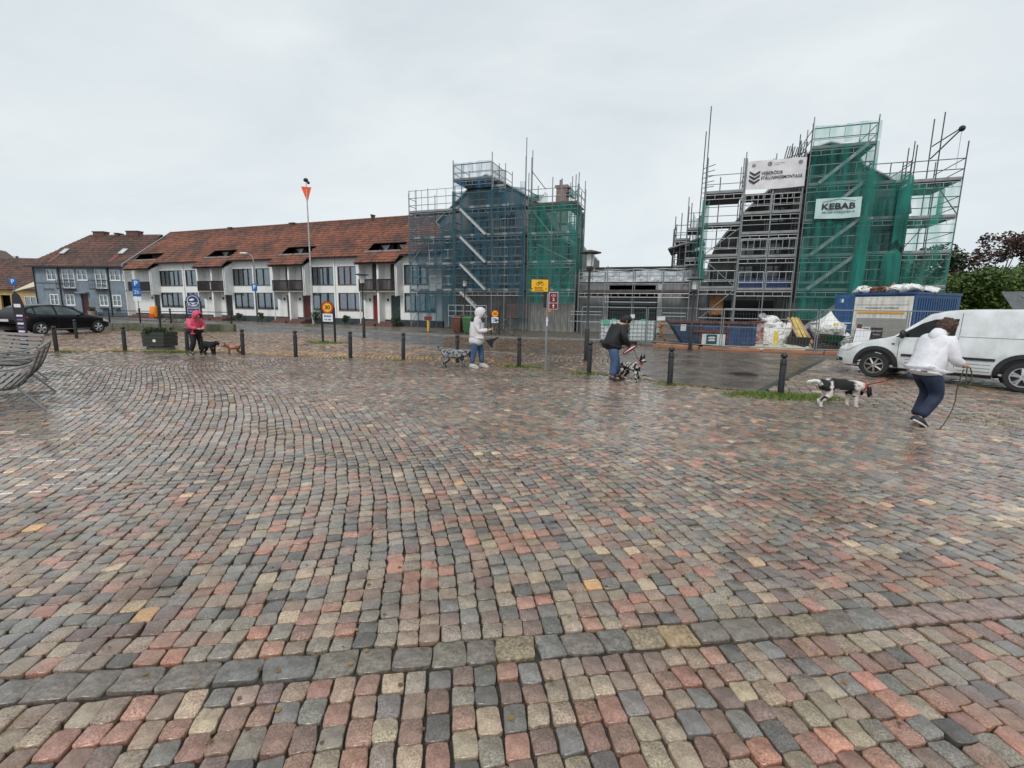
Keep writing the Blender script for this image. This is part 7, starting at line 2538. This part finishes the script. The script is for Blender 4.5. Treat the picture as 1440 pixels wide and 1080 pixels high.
def person(label, loc, rz, J, scale=1.0, top=None, legs=None, shoe=None, sole=None, headgear=None, hem=None, group=None, puff=1.0, extras=None):
    t = thing('person', label, 'person', (loc[0], loc[1], 0), rz)
    J = {k: Vector(v) * scale for k, v in J.items()}
    hd, nk = J['head'], J['neck']
    hdir = (hd - nk).normalized()
    f = Vector(J.get('look', Vector((1, 0, -.35)))).normalized()
    # body: one continuous surface
    names = ['pelvis', 'waist', 'chest', 'neck', 'jaw', 'head', 'crown', 'Ls', 'Le', 'Lw', 'Rs', 'Re', 'Rw', 'Lh', 'Lk', 'La', 'Lt', 'Rh', 'Rk', 'Ra', 'Rt']
    J['jaw'] = nk + (hd - nk) * .55 + f * .02
    J['crown'] = hd + hdir * .07
    for s in 'LR':
        J[s + 't'] = J[s + 'a'] + Vector((J[s + 'f'].x, J[s + 'f'].y, J[s + 'f'].z)) * .16 if (s + 'f') in J else J[s + 'a'] + Vector((.16, 0, -.05))
    ix = {n: i for i, n in enumerate(names)}
    ed = [('pelvis', 'waist'), ('waist', 'chest'), ('chest', 'neck'), ('neck', 'jaw'), ('jaw', 'head'), ('head', 'crown'), ('chest', 'Ls'), ('Ls', 'Le'), ('Le', 'Lw'), ('chest', 'Rs'), ('Rs', 'Re'), ('Re', 'Rw'),
          ('pelvis', 'Lh'), ('Lh', 'Lk'), ('Lk', 'La'), ('La', 'Lt'), ('pelvis', 'Rh'), ('Rh', 'Rk'), ('Rk', 'Ra'), ('Ra', 'Rt')]
    rad = {'pelvis': .13, 'waist': .12, 'chest': .14, 'neck': .055, 'jaw': .070, 'head': .092, 'crown': .060, 'Ls': .055, 'Le': .042, 'Lw': .027, 'Rs': .055, 'Re': .042, 'Rw': .027,
           'Lh': .085, 'Lk': .058, 'La': .038, 'Lt': .030, 'Rh': .085, 'Rk': .058, 'Ra': .038, 'Rt': .030}
    V, Fc = skin([J[n] for n in names], [(ix[a], ix[b]) for a, b in ed], [rad[n] * scale for n in names])
    mb = MB().add(V, Fc)
    mb.ball(hd + f * .098 - hdir * .015, .018, s=(1, .8, 1.2))                     # nose
    sd_ = f.cross(hdir).normalized()
    for q in (-1, 1):
        mb.ball(hd + sd_ * q * .088 - hdir * .01, .024, s=(.7, .5, 1.2))            # ears
    for s, w, e in (('L', J['Lw'], J['Le']), ('R', J['Rw'], J['Re'])):
        hand(mb, w, (w - e), 1 if s == 'L' else -1, Vector((0, 1, 0)) if abs((w - e).normalized().z) > .8 else Vector((0, 0, 1)))
    body = mb.build('body', M_skin, t, smooth=True)
    for q in (-1, 1):
        MB().ball(hd + f * .082 + sd_ * q * .032 + hdir * .012, .012).build('eye', M_blacks, t, smooth=True)
    MB().ball(hd + f * .088 - hdir * .055, .018, s=(.5, 1.3, .35)).build('mouth', mat('lips', (.30, .09, .08), .5), t, smooth=True)
    # trousers
    hem = hem or {}
    tn = ['pelvis', 'Lh', 'Lk', 'La', 'Rh', 'Rk', 'Ra']
    P = [J['pelvis'], J['Lh'], J['Lk'], J['La'] + V3(0, 0, .01), J['Rh'], J['Rk'], J['Ra'] + V3(0, 0, .01)]
    # extra vertices between for cloth volume
    pts = [J['pelvis'] + V3(0, 0, .06), J['pelvis'] - V3(0, 0, .02)]
    e_, r_ = [(0, 1)], [.155 * puff, .16 * puff]
    for s in 'LR':
        h, k, a = J[s + 'h'], J[s + 'k'], J[s + 'a']
        b = len(pts)
        pts += [h, h.lerp(k, .5), k, k.lerp(a, .55), a + V3(0, 0, .03)]
        e_ += [(1, b), (b, b + 1), (b + 1, b + 2), (b + 2, b + 3), (b + 3, b + 4)]
        r_ += [.115 * puff, .102 * puff, .083 * puff, .076 * puff, .074 * puff]
    V, Fc = skin(pts, e_, [q * scale for q in r_])
    MB().add(V, Fc).build('trousers', legs, t, smooth=True)
    # shoes
    for s in 'LR':
        a, tt = J[s + 'a'], J[s + 't']
        d = (tt - a)
        d2 = Vector((d.x, d.y, d.z)).normalized()
        heel = a - d2 * .06 - V3(0, 0, .035)
        toe = a + d2 * .20 - V3(0, 0, .04)
        sh = MB().path([heel, heel + d2 * .03 + V3(0, 0, .015), a + d2 * .05 + V3(0, 0, -.01), a + d2 * .13 - V3(0, 0, .035), toe], [.030, .048, .052, .044, .026], 10)
        so = sh.build('shoe', shoe, t, smooth=True)
        side = d2.cross(V3(0, 0, 1)).normalized()
        up = side.cross(d2).normalized()
        mbs = MB()
        n = 16
        vs = []
        for lv in (-.062, -.042):
            for i in range(n):
                an = 2 * math.pi * i / n
                vs.append(a + d2 * (.075 + .145 * math.cos(an)) + side * .048 * math.sin(an) + up * lv)
        mbs.add(vs, [(i, (i + 1) % n, n + (i + 1) % n, n + i) for i in range(n)] + [tuple(range(n - 1, -1, -1)), tuple(range(n, 2 * n))]).build('sole', sole or shoe, so)
    # coat: torso with skirt plus sleeves
    hp = J.get('hem', J['pelvis'] - V3(0, 0, .1))
    pts = [hp, hp.lerp(J['waist'], .5), J['waist'], J['chest'], J['neck'] - hdir * .035]
    r_ = [J['hemr'].x / scale if 'hemr' in J else .23, .22, .20 * puff, .185 * puff, .085]
    e_ = [(0, 1), (1, 2), (2, 3), (3, 4)]
    for s in 'LR':
        b = len(pts)
        sh, el, wr = J[s + 's'], J[s + 'e'], J[s + 'w']
        pts += [sh, sh.lerp(el, .55), el, el.lerp(wr, .6), wr - (wr - el).normalized() * .02]
        e_ += [(3, b), (b, b + 1), (b + 1, b + 2), (b + 2, b + 3), (b + 3, b + 4)]
        r_ += [.088 * puff, .078 * puff, .070 * puff, .062 * puff, .052 * puff]
    V, Fc = skin(pts, e_, [q * scale for q in r_], root=2)
    rr_ = random.Random(len(label))
    ph = [rr_.uniform(0, 6) for _ in range(6)]
    V = [v + Vector((math.sin(v.z * 19 + v.y * 13 + ph[0]), math.sin(v.z * 17 + v.x * 15 + ph[1]), math.sin(v.x * 14 + v.y * 18 + ph[2]) * .3)) * .0075 for v in V]
    coat = MB().add(V, Fc).build('coat', top, t, smooth=True)
    # hem band and collar
    if headgear == 'hood':
        hv = []
        mbh = MB()
        c = hd - f * .022 + hdir * .012
        n, k_ = 18, 12
        A = Matrix((f, sd_, f.cross(sd_) * -1)).transposed()
        for j in range(k_ + 1):
            ph_ = math.pi * (.30 + .70 * j / k_)
            for i in range(n):
                an = 2 * math.pi * i / n
                r = .142
                p_ = Vector((math.cos(ph_) * r * 1.08, math.sin(ph_) * math.cos(an) * r * .92, math.sin(ph_) * math.sin(an) * r * 1.12))
                hv.append(c + A @ p_ * (1 + .03 * math.sin(an * 5 + j)))
        fs = [(j * n + i, j * n + (i + 1) % n, (j + 1) * n + (i + 1) % n, (j + 1) * n + i) for j in range(k_) for i in range(n)]
        mbh.add(hv, fs)
        mbh.path([c - hdir * .10 - f * .02, nk - hdir * .02], [.105, .125], 12)
        mbh.build('hood', top, t, smooth=True)
    elif headgear == 'beanie':
        MB().ball(hd + hdir * .032 - f * .012, .112, s=(1.02, .98, .90), n=16, k=10).build('beanie', M_coatb, t, smooth=True)
        MB().ball(hd - hdir * .035 - f * .03, .098, s=(.95, .98, .75), n=14).build('hair', M_trb, t, smooth=True)
    elif headgear == 'hair':
        mbh = MB()
        rr2 = random.Random(5)
        mbh.ball(hd + hdir * .015 - f * .022, .112, s=(1.05, 1.02, 1.0), n=18, k=12)
        for _ in range(150):
            v = Vector((rr2.gauss(0, 1), rr2.gauss(0, 1), rr2.gauss(0, 1))).normalized()
            if v.dot(f) > .45 and v.dot(hdir) < .5:
                continue
            mbh.ball(hd + hdir * .02 - f * .02 + v * .104, rr2.uniform(.012, .026), n=7, k=5)
        mbh.build('hair', M_hairb, t, smooth=True)
        MB().path([nk - f * .01 - hdir * .0, nk - f * .045 - hdir * .03, nk - f * .055 - hdir * .10, nk - f * .05 - hdir * .17], [.078, .098, .095, .04], 12).build('folded_hood', top, t, smooth=True)
    return t, J

def line(name, label, pts, r, m, cat='leash'):
    for _ in range(2):      # round the corners
        q = [Vector(pts[0])]
        for a, b in zip(pts[:-1], pts[1:]):
            a, b = Vector(a), Vector(b)
            q += [a.lerp(b, .25), a.lerp(b, .75)]
        pts = q + [Vector(pts[-1])]
    o = MB().path(pts, r, 6).build(name, m, None, smooth=True, label=label, cat=cat)
    return o

def W2(loc, rz, p):
    c, s = math.cos(rz), math.sin(rz)
    return Vector((loc[0] + p[0] * c - p[1] * s, loc[1] + p[0] * s + p[1] * c, p[2]))

# ---- the woman in the white jacket, walking right, bent forward
lw_, rw_ = (5.96, 6.74), R(12)
JW = dict(pelvis=(0, 0, .86), waist=(.04, 0, 1.0), chest=(.11, 0, 1.18), neck=(.20, 0, 1.335), head=(.275, .0, 1.43), look=(.75, .1, -.72),
          Ls=(.14, .17, 1.25), Le=(.20, .24, 1.0), Lw=(.42, .16, .94), Rs=(.14, -.18, 1.25), Re=(.16, -.25, .99), Rw=(.38, -.20, .92),
          Lh=(.02, .09, .80), Lk=(.26, .10, .50), La=(.10, .10, .085), Lf=(.97, 0, -.22), Rh=(.0, -.10, .80), Rk=(.17, -.10, .47), Ra=(-.10, -.09, .13), Rf=(.88, 0, -.46),
          hem=(-.02, 0, .72), hemr=(.235, 0, 0))
pw, _ = person('person with curly brown hair in a white jacket, leaning forward beside the van', lw_, rw_, JW, top=M_coatw, legs=M_jeansd, shoe=M_shoe, sole=M_sole, headgear='hair', puff=1.12)
# ---- man in black
lm_, rm_ = (2.33, 10.74), R(8)
JM = dict(pelvis=(-.06, 0, .86), waist=(-.02, 0, 1.0), chest=(.08, 0, 1.17), neck=(.16, 0, 1.30), head=(.245, 0, 1.375), look=(.75, -.15, -.75),
          Ls=(.10, .18, 1.22), Le=(.16, .22, .96), Lw=(.34, .10, .82), Rs=(.10, -.19, 1.22), Re=(.14, -.24, .96), Rw=(.32, -.13, .80),
          Lh=(-.03, .10, .80), Lk=(.10, .10, .46), La=(.12, .10, .085), Lf=(1, 0, -.2), Rh=(-.06, -.10, .80), Rk=(-.02, -.11, .45), Ra=(-.06, -.11, .085), Rf=(.95, -.2, -.2),
          hem=(-.11, 0, .68), hemr=(.245, 0, 0))
pm, _ = person('person in a black coat and black cap with jeans, looking down at the dog', lm_, rm_, JM, top=M_coatb, legs=M_jeans, shoe=mat('brown_shoe', (.04, .03, .028), .6), headgear='beanie', puff=1.16)
um = thing('folded_umbrella', 'small red and white folded umbrella held by the person in black', 'umbrella', tuple(W2(lm_, rm_, (.34, -.14, .76))), rm_)
um.scale = (.8, .8, .8)
MB().path([(-.22, 0, -.16), (-.02, 0, -.02), (.16, 0, .06)], [.03, .07, .02], 10).build('cloth', mat('red_cloth', (.30, .02, .03), .6), um, smooth=True)
MB().path([(-.21, -.035, -.14), (-.02, -.065, .0), (.10, -.03, .06)], [.012, .02, .01], 6).build('white_panel', M_swhite, um, smooth=True)
rod(um, 'shaft', (-.3, 0, -.2), (.24, 0, .09), .007, M_blacks)
# ---- hooded person
lh_, rh_ = (-.96, 12.71), R(2)
JH = dict(pelvis=(-.02, 0, .86), waist=(-.01, 0, 1.02), chest=(.0, 0, 1.20), neck=(.05, 0, 1.36), head=(.10, 0, 1.455), look=(.85, 0, -.45),
          Ls=(.0, .17, 1.27), Le=(.06, .20, 1.0), Lw=(.30, .12, 1.02), Rs=(.0, -.18, 1.27), Re=(.04, -.22, .99), Rw=(.30, -.15, 1.03),
          Lh=(.02, .09, .80), Lk=(.10, .09, .45), La=(.13, .09, .085), Lf=(1, 0, -.2), Rh=(-.04, -.09, .80), Rk=(-.08, -.09, .45), Ra=(-.14, -.09, .085), Rf=(1, -.05, -.2),
          hem=(-.03, 0, .58), hemr=(.225, 0, 0))
ph_, _ = person('person in a pale hooded raincoat and blue jeans, standing left of the yellow sign pole', lh_, rh_, JH, top=M_coatg, legs=M_jeans, shoe=M_shoew, sole=M_sole, headgear='hood', puff=1.04)
hb = thing('small_bag', 'small black bag hanging in front of the hooded person', 'bag', tuple(W2(lh_, rh_, (.40, -.12, .66))), 0)
rod(hb, 'strap', (-.02, 0, .36), (0, 0, .12), .006, M_trb)
MB().prism([(-.17, .10), (-.05, -.05), (.02, -.12), (.04, .06), (.18, .16), (.16, .19), (.02, .14)], 'y', -.03, .03).build('bag', M_trb, hb, bevel=.01)
hp_ = thing('mobile_phone', 'small dark phone in the hands of the hooded person', 'phone', tuple(W2(lh_, rh_, (.42, -.04, 1.06))), 0)
MB().cbx((0, 0, 0), (.015, .075, .15), ry=R(35)).build('case', M_blacks, hp_)
# ---- person in pink
lp_, rp_ = (-10.2, 15.1), R(-22)
JP = dict(pelvis=(-.02, 0, .86), waist=(.02, 0, 1.0), chest=(.08, 0, 1.17), neck=(.15, 0, 1.30), head=(.21, 0, 1.38), look=(.8, 0, -.6),
          Ls=(.08, .18, 1.22), Le=(.16, .24, .98), Lw=(.36, .08, .96), Rs=(.08, -.18, 1.22), Re=(.14, -.25, .97), Rw=(.33, -.10, .93),
          Lh=(.0, .10, .80), Lk=(.06, .14, .45), La=(.02, .17, .085), Lf=(.95, .2, -.2), Rh=(.0, -.10, .80), Rk=(.10, -.14, .45), Ra=(.0, -.20, .085), Rf=(.95, -.2, -.2),
          hem=(-.02, 0, .82), hemr=(.23, 0, 0))
pp_, _ = person('person in a pink hooded jacket and black trousers with two small dogs', lp_, rp_, JP, top=M_pink, legs=M_trb, shoe=M_shoe, sole=M_sole, headgear='hood', puff=1.12, scale=.89)
bp_ = thing('waist_bag', 'black bag worn at the waist over the pink jacket', 'bag', tuple(W2(lp_, rp_, (.0, .0, .75))), rp_)
bp_.scale = (.9, .9, .9)
MB().lathe([(.20, -.1), (.262, -.05), (.262, .06), (.22, .1)], 18).build('pouch', M_trb, bp_, smooth=True)

# ---- dogs
def fur(name, c0, c1, scale, thr, bump=.8):
    m = bpy.data.materials.new(name)
    m.use_nodes = True
    t = m.node_tree
    b = t.nodes['Principled BSDF']
    b.inputs['Roughness'].default_value = .8
    co = t.nodes.new('ShaderNodeTexCoord')
    n = t.nodes.new('ShaderNodeTexNoise')
    n.inputs['Scale'].default_value = scale
    n.inputs['Detail'].default_value = 3
    r = t.nodes.new('ShaderNodeValToRGB')
    r.color_ramp.elements[0].position = thr
    r.color_ramp.elements[0].color = (*c0, 1)
    r.color_ramp.elements[1].position = thr + .03
    r.color_ramp.elements[1].color = (*c1, 1)
    t.links.new(co.outputs['Object'], n.inputs['Vector'])
    t.links.new(n.outputs['Fac'], r.inputs['Fac'])
    t.links.new(r.outputs['Color'], b.inputs['Base Color'])
    nb = t.nodes.new('ShaderNodeTexNoise')
    nb.inputs['Scale'].default_value = 60
    bp = t.nodes.new('ShaderNodeBump')
    bp.inputs['Strength'].default_value = bump
    bp.inputs['Distance'].default_value = .01
    t.links.new(co.outputs['Object'], nb.inputs['Vector'])
    t.links.new(nb.outputs['Fac'], bp.inputs['Height'])
    t.links.new(bp.outputs['Normal'], b.inputs['Normal'])
    return m

def fur_patch(name, c_dark, c_light, boxes):
    """coat pattern of the spaniel: black saddle and patches on white, by position on the animal"""
    m = bpy.data.materials.new(name)
    m.use_nodes = True
    t = m.node_tree
    b = t.nodes['Principled BSDF']
    b.inputs['Roughness'].default_value = .75
    at = t.nodes.new('ShaderNodeAttribute')
    at.attribute_name = 'Col'
    t.links.new(at.outputs['Color'], b.inputs['Base Color'])
    co = t.nodes.new('ShaderNodeTexCoord')
    nb = t.nodes.new('ShaderNodeTexNoise')
    nb.inputs['Scale'].default_value = 45
    bp = t.nodes.new('ShaderNodeBump')
    bp.inputs['Strength'].default_value = .8
    bp.inputs['Distance'].default_value = .012
    t.links.new(co.outputs['Object'], nb.inputs['Vector'])
    t.links.new(nb.outputs['Fac'], bp.inputs['Height'])
    t.links.new(bp.outputs['Normal'], b.inputs['Normal'])
    return m

def dog(label, loc, rz, s, m, J=None, tail=None, ear='drop', ear_m=None, thick=1.0, collar=None, coat_fn=None, group=None):
    t = thing('dog', label, 'dog', (loc[0], loc[1], 0), rz)
    D = dict(rump=(-.30, 0, .46), belly=(-.05, 0, .43), chest=(.20, 0, .42), neck=(.34, 0, .50), head=(.43, 0, .56), muz=(.54, 0, .53), nose=(.585, 0, .525))
    legs_ = dict(FL=[(.20, .075, .34), (.21, .08, .19), (.20, .08, .035), (.245, .08, .022)], FR=[(.20, -.075, .34), (.24, -.08, .19), (.26, -.08, .035), (.305, -.08, .022)],
                 BL=[(-.28, .08, .36), (-.20, .085, .24), (-.34, .085, .13), (-.31, .085, .03), (-.265, .085, .022)], BR=[(-.30, -.08, .36), (-.24, -.085, .24), (-.40, -.085, .14), (-.40, -.085, .03), (-.355, -.085, .022)])
    if J:
        for k, v in J.items():
            if k in legs_:
                legs_[k] = v
            else:
                D[k] = v
    R_ = dict(rump=.105, belly=.115, chest=.130, neck=.082, head=.078, muz=.042, nose=.028)
    seq = ['rump', 'belly', 'chest', 'neck', 'head', 'muz', 'nose']
    pts = [Vector(D[k]) for k in seq]
    rr = [R_[k] * thick for k in seq]
    ed = [(i, i + 1) for i in range(6)]
    for k, lst in legs_.items():
        par = 2 if k[0] == 'F' else 0
        b = len(pts)
        pts += [Vector(q) for q in lst]
        if k[0] == 'F':
            rr += [.062 * thick, .040 * thick, .030 * thick, .028 * thick]
        else:
            rr += [.082 * thick, .055 * thick, .034 * thick, .028 * thick, .026 * thick]
        ed.append((par, b))
        ed += [(b + i, b + i + 1) for i in range(len(lst) - 1)]
    tl = tail or [(-.42, 0, .50), (-.52, 0, .52), (-.60, 0, .50)]
    b = len(pts)
    pts += [Vector(q) for q in tl]
    rr += [.035 * thick, .03 * thick, .018 * thick]
    ed.append((0, b))
    ed += [(b + i, b + i + 1) for i in range(len(tl) - 1)]
    V, Fc = skin([p * s for p in pts], ed, [q * s for q in rr], root=1)
    rd = random.Random(len(label))
    V = [v + Vector((rd.gauss(0, 1), rd.gauss(0, 1), rd.gauss(0, 1))) * .0035 * s for v in V]
    o = MB().add(V, Fc).build('body', m, t, smooth=True)
    if coat_fn:
        ca = o.data.color_attributes.new('Col', 'FLOAT_COLOR', 'POINT')
        for i, v in enumerate(o.data.vertices):
            c = coat_fn(v.co / s)
            ca.data[i].color = (*c, 1)
    h = Vector(D['head']) * s
    dv = (Vector(D['muz']) - Vector(D['head'])).normalized()
    up_ = Vector((0, 1, 0)).cross(dv) * -1
    if up_.z < 0:
        up_ = -up_
    em = ear_m or m
    for q in (-1, 1):
        y = Vector((0, q, 0))
        if ear == 'drop':
            e = MB().path([h + y * .062 * s + up_ * .04 * s, h + y * .095 * s - dv * .01 * s, h + y * .10 * s - Vector((0, 0, .09)) * s, h + y * .09 * s - Vector((0, 0, .15)) * s], [.02 * s, .036 * s, .04 * s, .018 * s], 8)
        else:
            e = MB().path([h + y * .045 * s + up_ * .04 * s, h + y * .06 * s + up_ * .10 * s, h + y * .065 * s + up_ * .165 * s], [.034 * s, .027 * s, .006 * s], 8)
        e.build('ear', em, t, smooth=True)
        MB().ball(h + dv * .055 * s + y * .036 * s + up_ * .03 * s, .0105 * s).build('eye', M_blacks, t, smooth=True)
    MB().ball(Vector(D['nose']) * s + dv * .02 * s, .018 * s).build('nose', M_blacks, t, smooth=True)
    if collar:
        c_ = (Vector(D['neck']) * s).lerp(h, .35)
        dd = (h - Vector(D['neck']) * s).normalized()
        MB().tube(c_ - dd * .014, c_ + dd * .014, .088 * s * thick, 16).build('collar', collar, t)
    return t

BLK, WHT = (.008, .008, .009), (.74, .70, .65)
def spaniel(v):
    n = math.sin(v.x * 31 + v.z * 17) * .02 + math.sin(v.z * 41 + v.y * 23) * .015
    x, z = v.x + n, v.z + n
    if -.22 < x < .20 and z > .31 - .08 * (x > .05):
        return BLK
    if -.40 < x < -.30 and z > .33:
        return BLK
    if x < -.32 and .15 < z < .28:
        return BLK
    if x > .40 and v.y * v.y > .0016 and z > .40 and x < .5:
        return BLK
    if abs(math.sin(v.x * 70) * math.sin(v.z * 63) * math.sin(v.y * 55 + 1)) > .72:
        return (.10, .09, .085)
    return WHT
dS = dog('black and white spaniel walking right with lowered head, in front of the van', (5.68, 8.0), R(0), .92, fur_patch('spaniel_coat', BLK, WHT, None), thick=1.06,
         J=dict(neck=(.36, 0, .42), head=(.47, 0, .37), muz=(.545, 0, .30), nose=(.575, 0, .275)), tail=[(-.42, 0, .49), (-.54, 0, .50), (-.66, 0, .47)], ear_m=mat('black_ear', BLK, .8), collar=M_leashr, coat_fn=spaniel)
dG = dog('grey speckled dog with a raised black tail, walking behind the hooded person', (-1.55, 12.68), R(5), .86, fur('merle_coat', (.035, .036, .04), (.30, .30, .31), 22, .46), thick=1.2,
         J=dict(neck=(.36, 0, .46), head=(.46, 0, .48), muz=(.56, 0, .44), nose=(.60, 0, .43)), tail=[(-.42, 0, .52), (-.50, 0, .58), (-.56, 0, .72)], ear_m=mat('black_ear', BLK, .8), ear='drop')
dM = dog('black and white spotted dog with upright ears beside the person in black', (2.72, 10.62), R(-58), .80, fur('spotted_coat', (.014, .012, .012), (.55, .53, .50), 15, .50), thick=1.0,
         J=dict(neck=(.30, 0, .54), head=(.36, 0, .66), muz=(.45, 0, .63), nose=(.485, 0, .62)), tail=[(-.40, 0, .46), (-.46, 0, .36), (-.47, 0, .24)], ear='up', ear_m=mat('black_ear', BLK, .8), collar=M_leashr)
dB = dog('small curly black dog at the feet of the person in pink', (-9.72, 15.0), R(-15), .72, mat('black_curls', (.010, .010, .011), .85, var=.3, bump=1, bscale=40, bdist=.02), thick=1.25,
         tail=[(-.40, 0, .52), (-.44, 0, .60), (-.42, 0, .68)])
dT = dog('tiny brown dog in a pinkish coat, left of a bollard', (-9.10, 15.25), R(205), .50, mat('tan_fur', (.20, .075, .03), .85, var=.3), thick=1.15, ear='up', tail=[(-.40, 0, .52), (-.46, 0, .60), (-.45, 0, .70)])
jk = MB().path([(-.12, 0, .225), (0, 0, .225), (.09, 0, .225)], [.068, .078, .076], 12).build('dog_jacket', mat('salmon_cloth', (.5, .22, .17), .7), dT, smooth=True)

# ---- leashes
def sag(a, b, drop, n=14):
    a, b = Vector(a), Vector(b)
    return [a.lerp(b, i / n) - Vector((0, 0, drop * math.sin(math.pi * i / n))) for i in range(n + 1)]
hr = W2(lw_, rw_, (.45, -.22, .88))
ne = W2((5.68, 8.0), 0, (.39, 0, .39))
sg = sag(ne, W2(lw_, rw_, (.44, .20, .90)), .04)
rl_ = line('dog_leash', 'taut red and dark leash running from the spaniel to the white jacket', sg, .0075, M_trb)
MB().path(sg[1:6], .011, 6).build('red_grip', M_leashr, rl_, smooth=True)
line('olive_leash', 'loose olive leash hanging in loops from the hand in the white jacket', [hr, hr + V3(.01, 0, -.12), hr + V3(.0, -.02, -.27), hr + V3(.05, -.02, -.29), hr + V3(.10, 0, -.14), hr + V3(.05, 0, .0), hr + V3(.01, 0, .0)], .009, M_leash)
line('olive_leash', 'long olive leash trailing down to the ground beside the dark jeans', [hr + V3(-.06, -.02, -.02), hr + V3(-.10, 0, -.3), hr + V3(-.08, 0, -.52), hr + V3(-.22, -.05, -.78), hr + V3(-.34, -.1, -.875)], .008, M_leash)
line('thin_leash', 'thin leash from the hand in pink to the small brown dog', sag(W2(lp_, rp_, (.37, -.05, .82)), (-9.16, 15.22, .27), .05), .006, M_trb)
line('thin_leash', 'thin leash from the person in black to the spotted dog', sag(W2(lm_, rm_, (.40, -.12, .76)), W2((2.72, 10.62), R(-58), (.24, 0, .46)), .02), .006, M_trb)

# ---- fallen leaves and litter on the setts
vs, fs, cs = [], [], []
for _ in range(420):
    y = random.uniform(1.5, 12)
    x = random.uniform(-1.0, 1.0) * y
    s = random.uniform(.006, .014)
    a = random.uniform(0, 6.28)
    o = len(vs)
    for k in range(5):
        an = a + 2 * math.pi * k / 5
        vs.append((x + s * math.cos(an) * random.uniform(.6, 1.3), y + s * math.sin(an) * random.uniform(.6, 1.3), .004 + .004 * random.random()))
    fs.append(tuple(range(o, o + 5)))
    c = random.random()
    cs += [c] * 5
me = bpy.data.meshes.new('fallen_leaves')
me.from_pydata(vs, [], fs)
ca = me.color_attributes.new('Col', 'FLOAT_COLOR', 'POINT')
ca.data.foreach_set('color', [q for c in cs for q in (c, c, c, 1)])
me.materials.append(grass_material('leaf_litter', (.04, .025, .012), (.30, .17, .04)))
lo_ = bpy.data.objects.new('fallen_leaves', me)
col.objects.link(lo_)
tag(lo_, 'small brown and yellow leaf crumbs scattered over the square', 'leaves', kind='stuff')
print('objects', len(bpy.data.objects), 'tris', sum(len(m.polygons) * m.users for m in bpy.data.meshes))
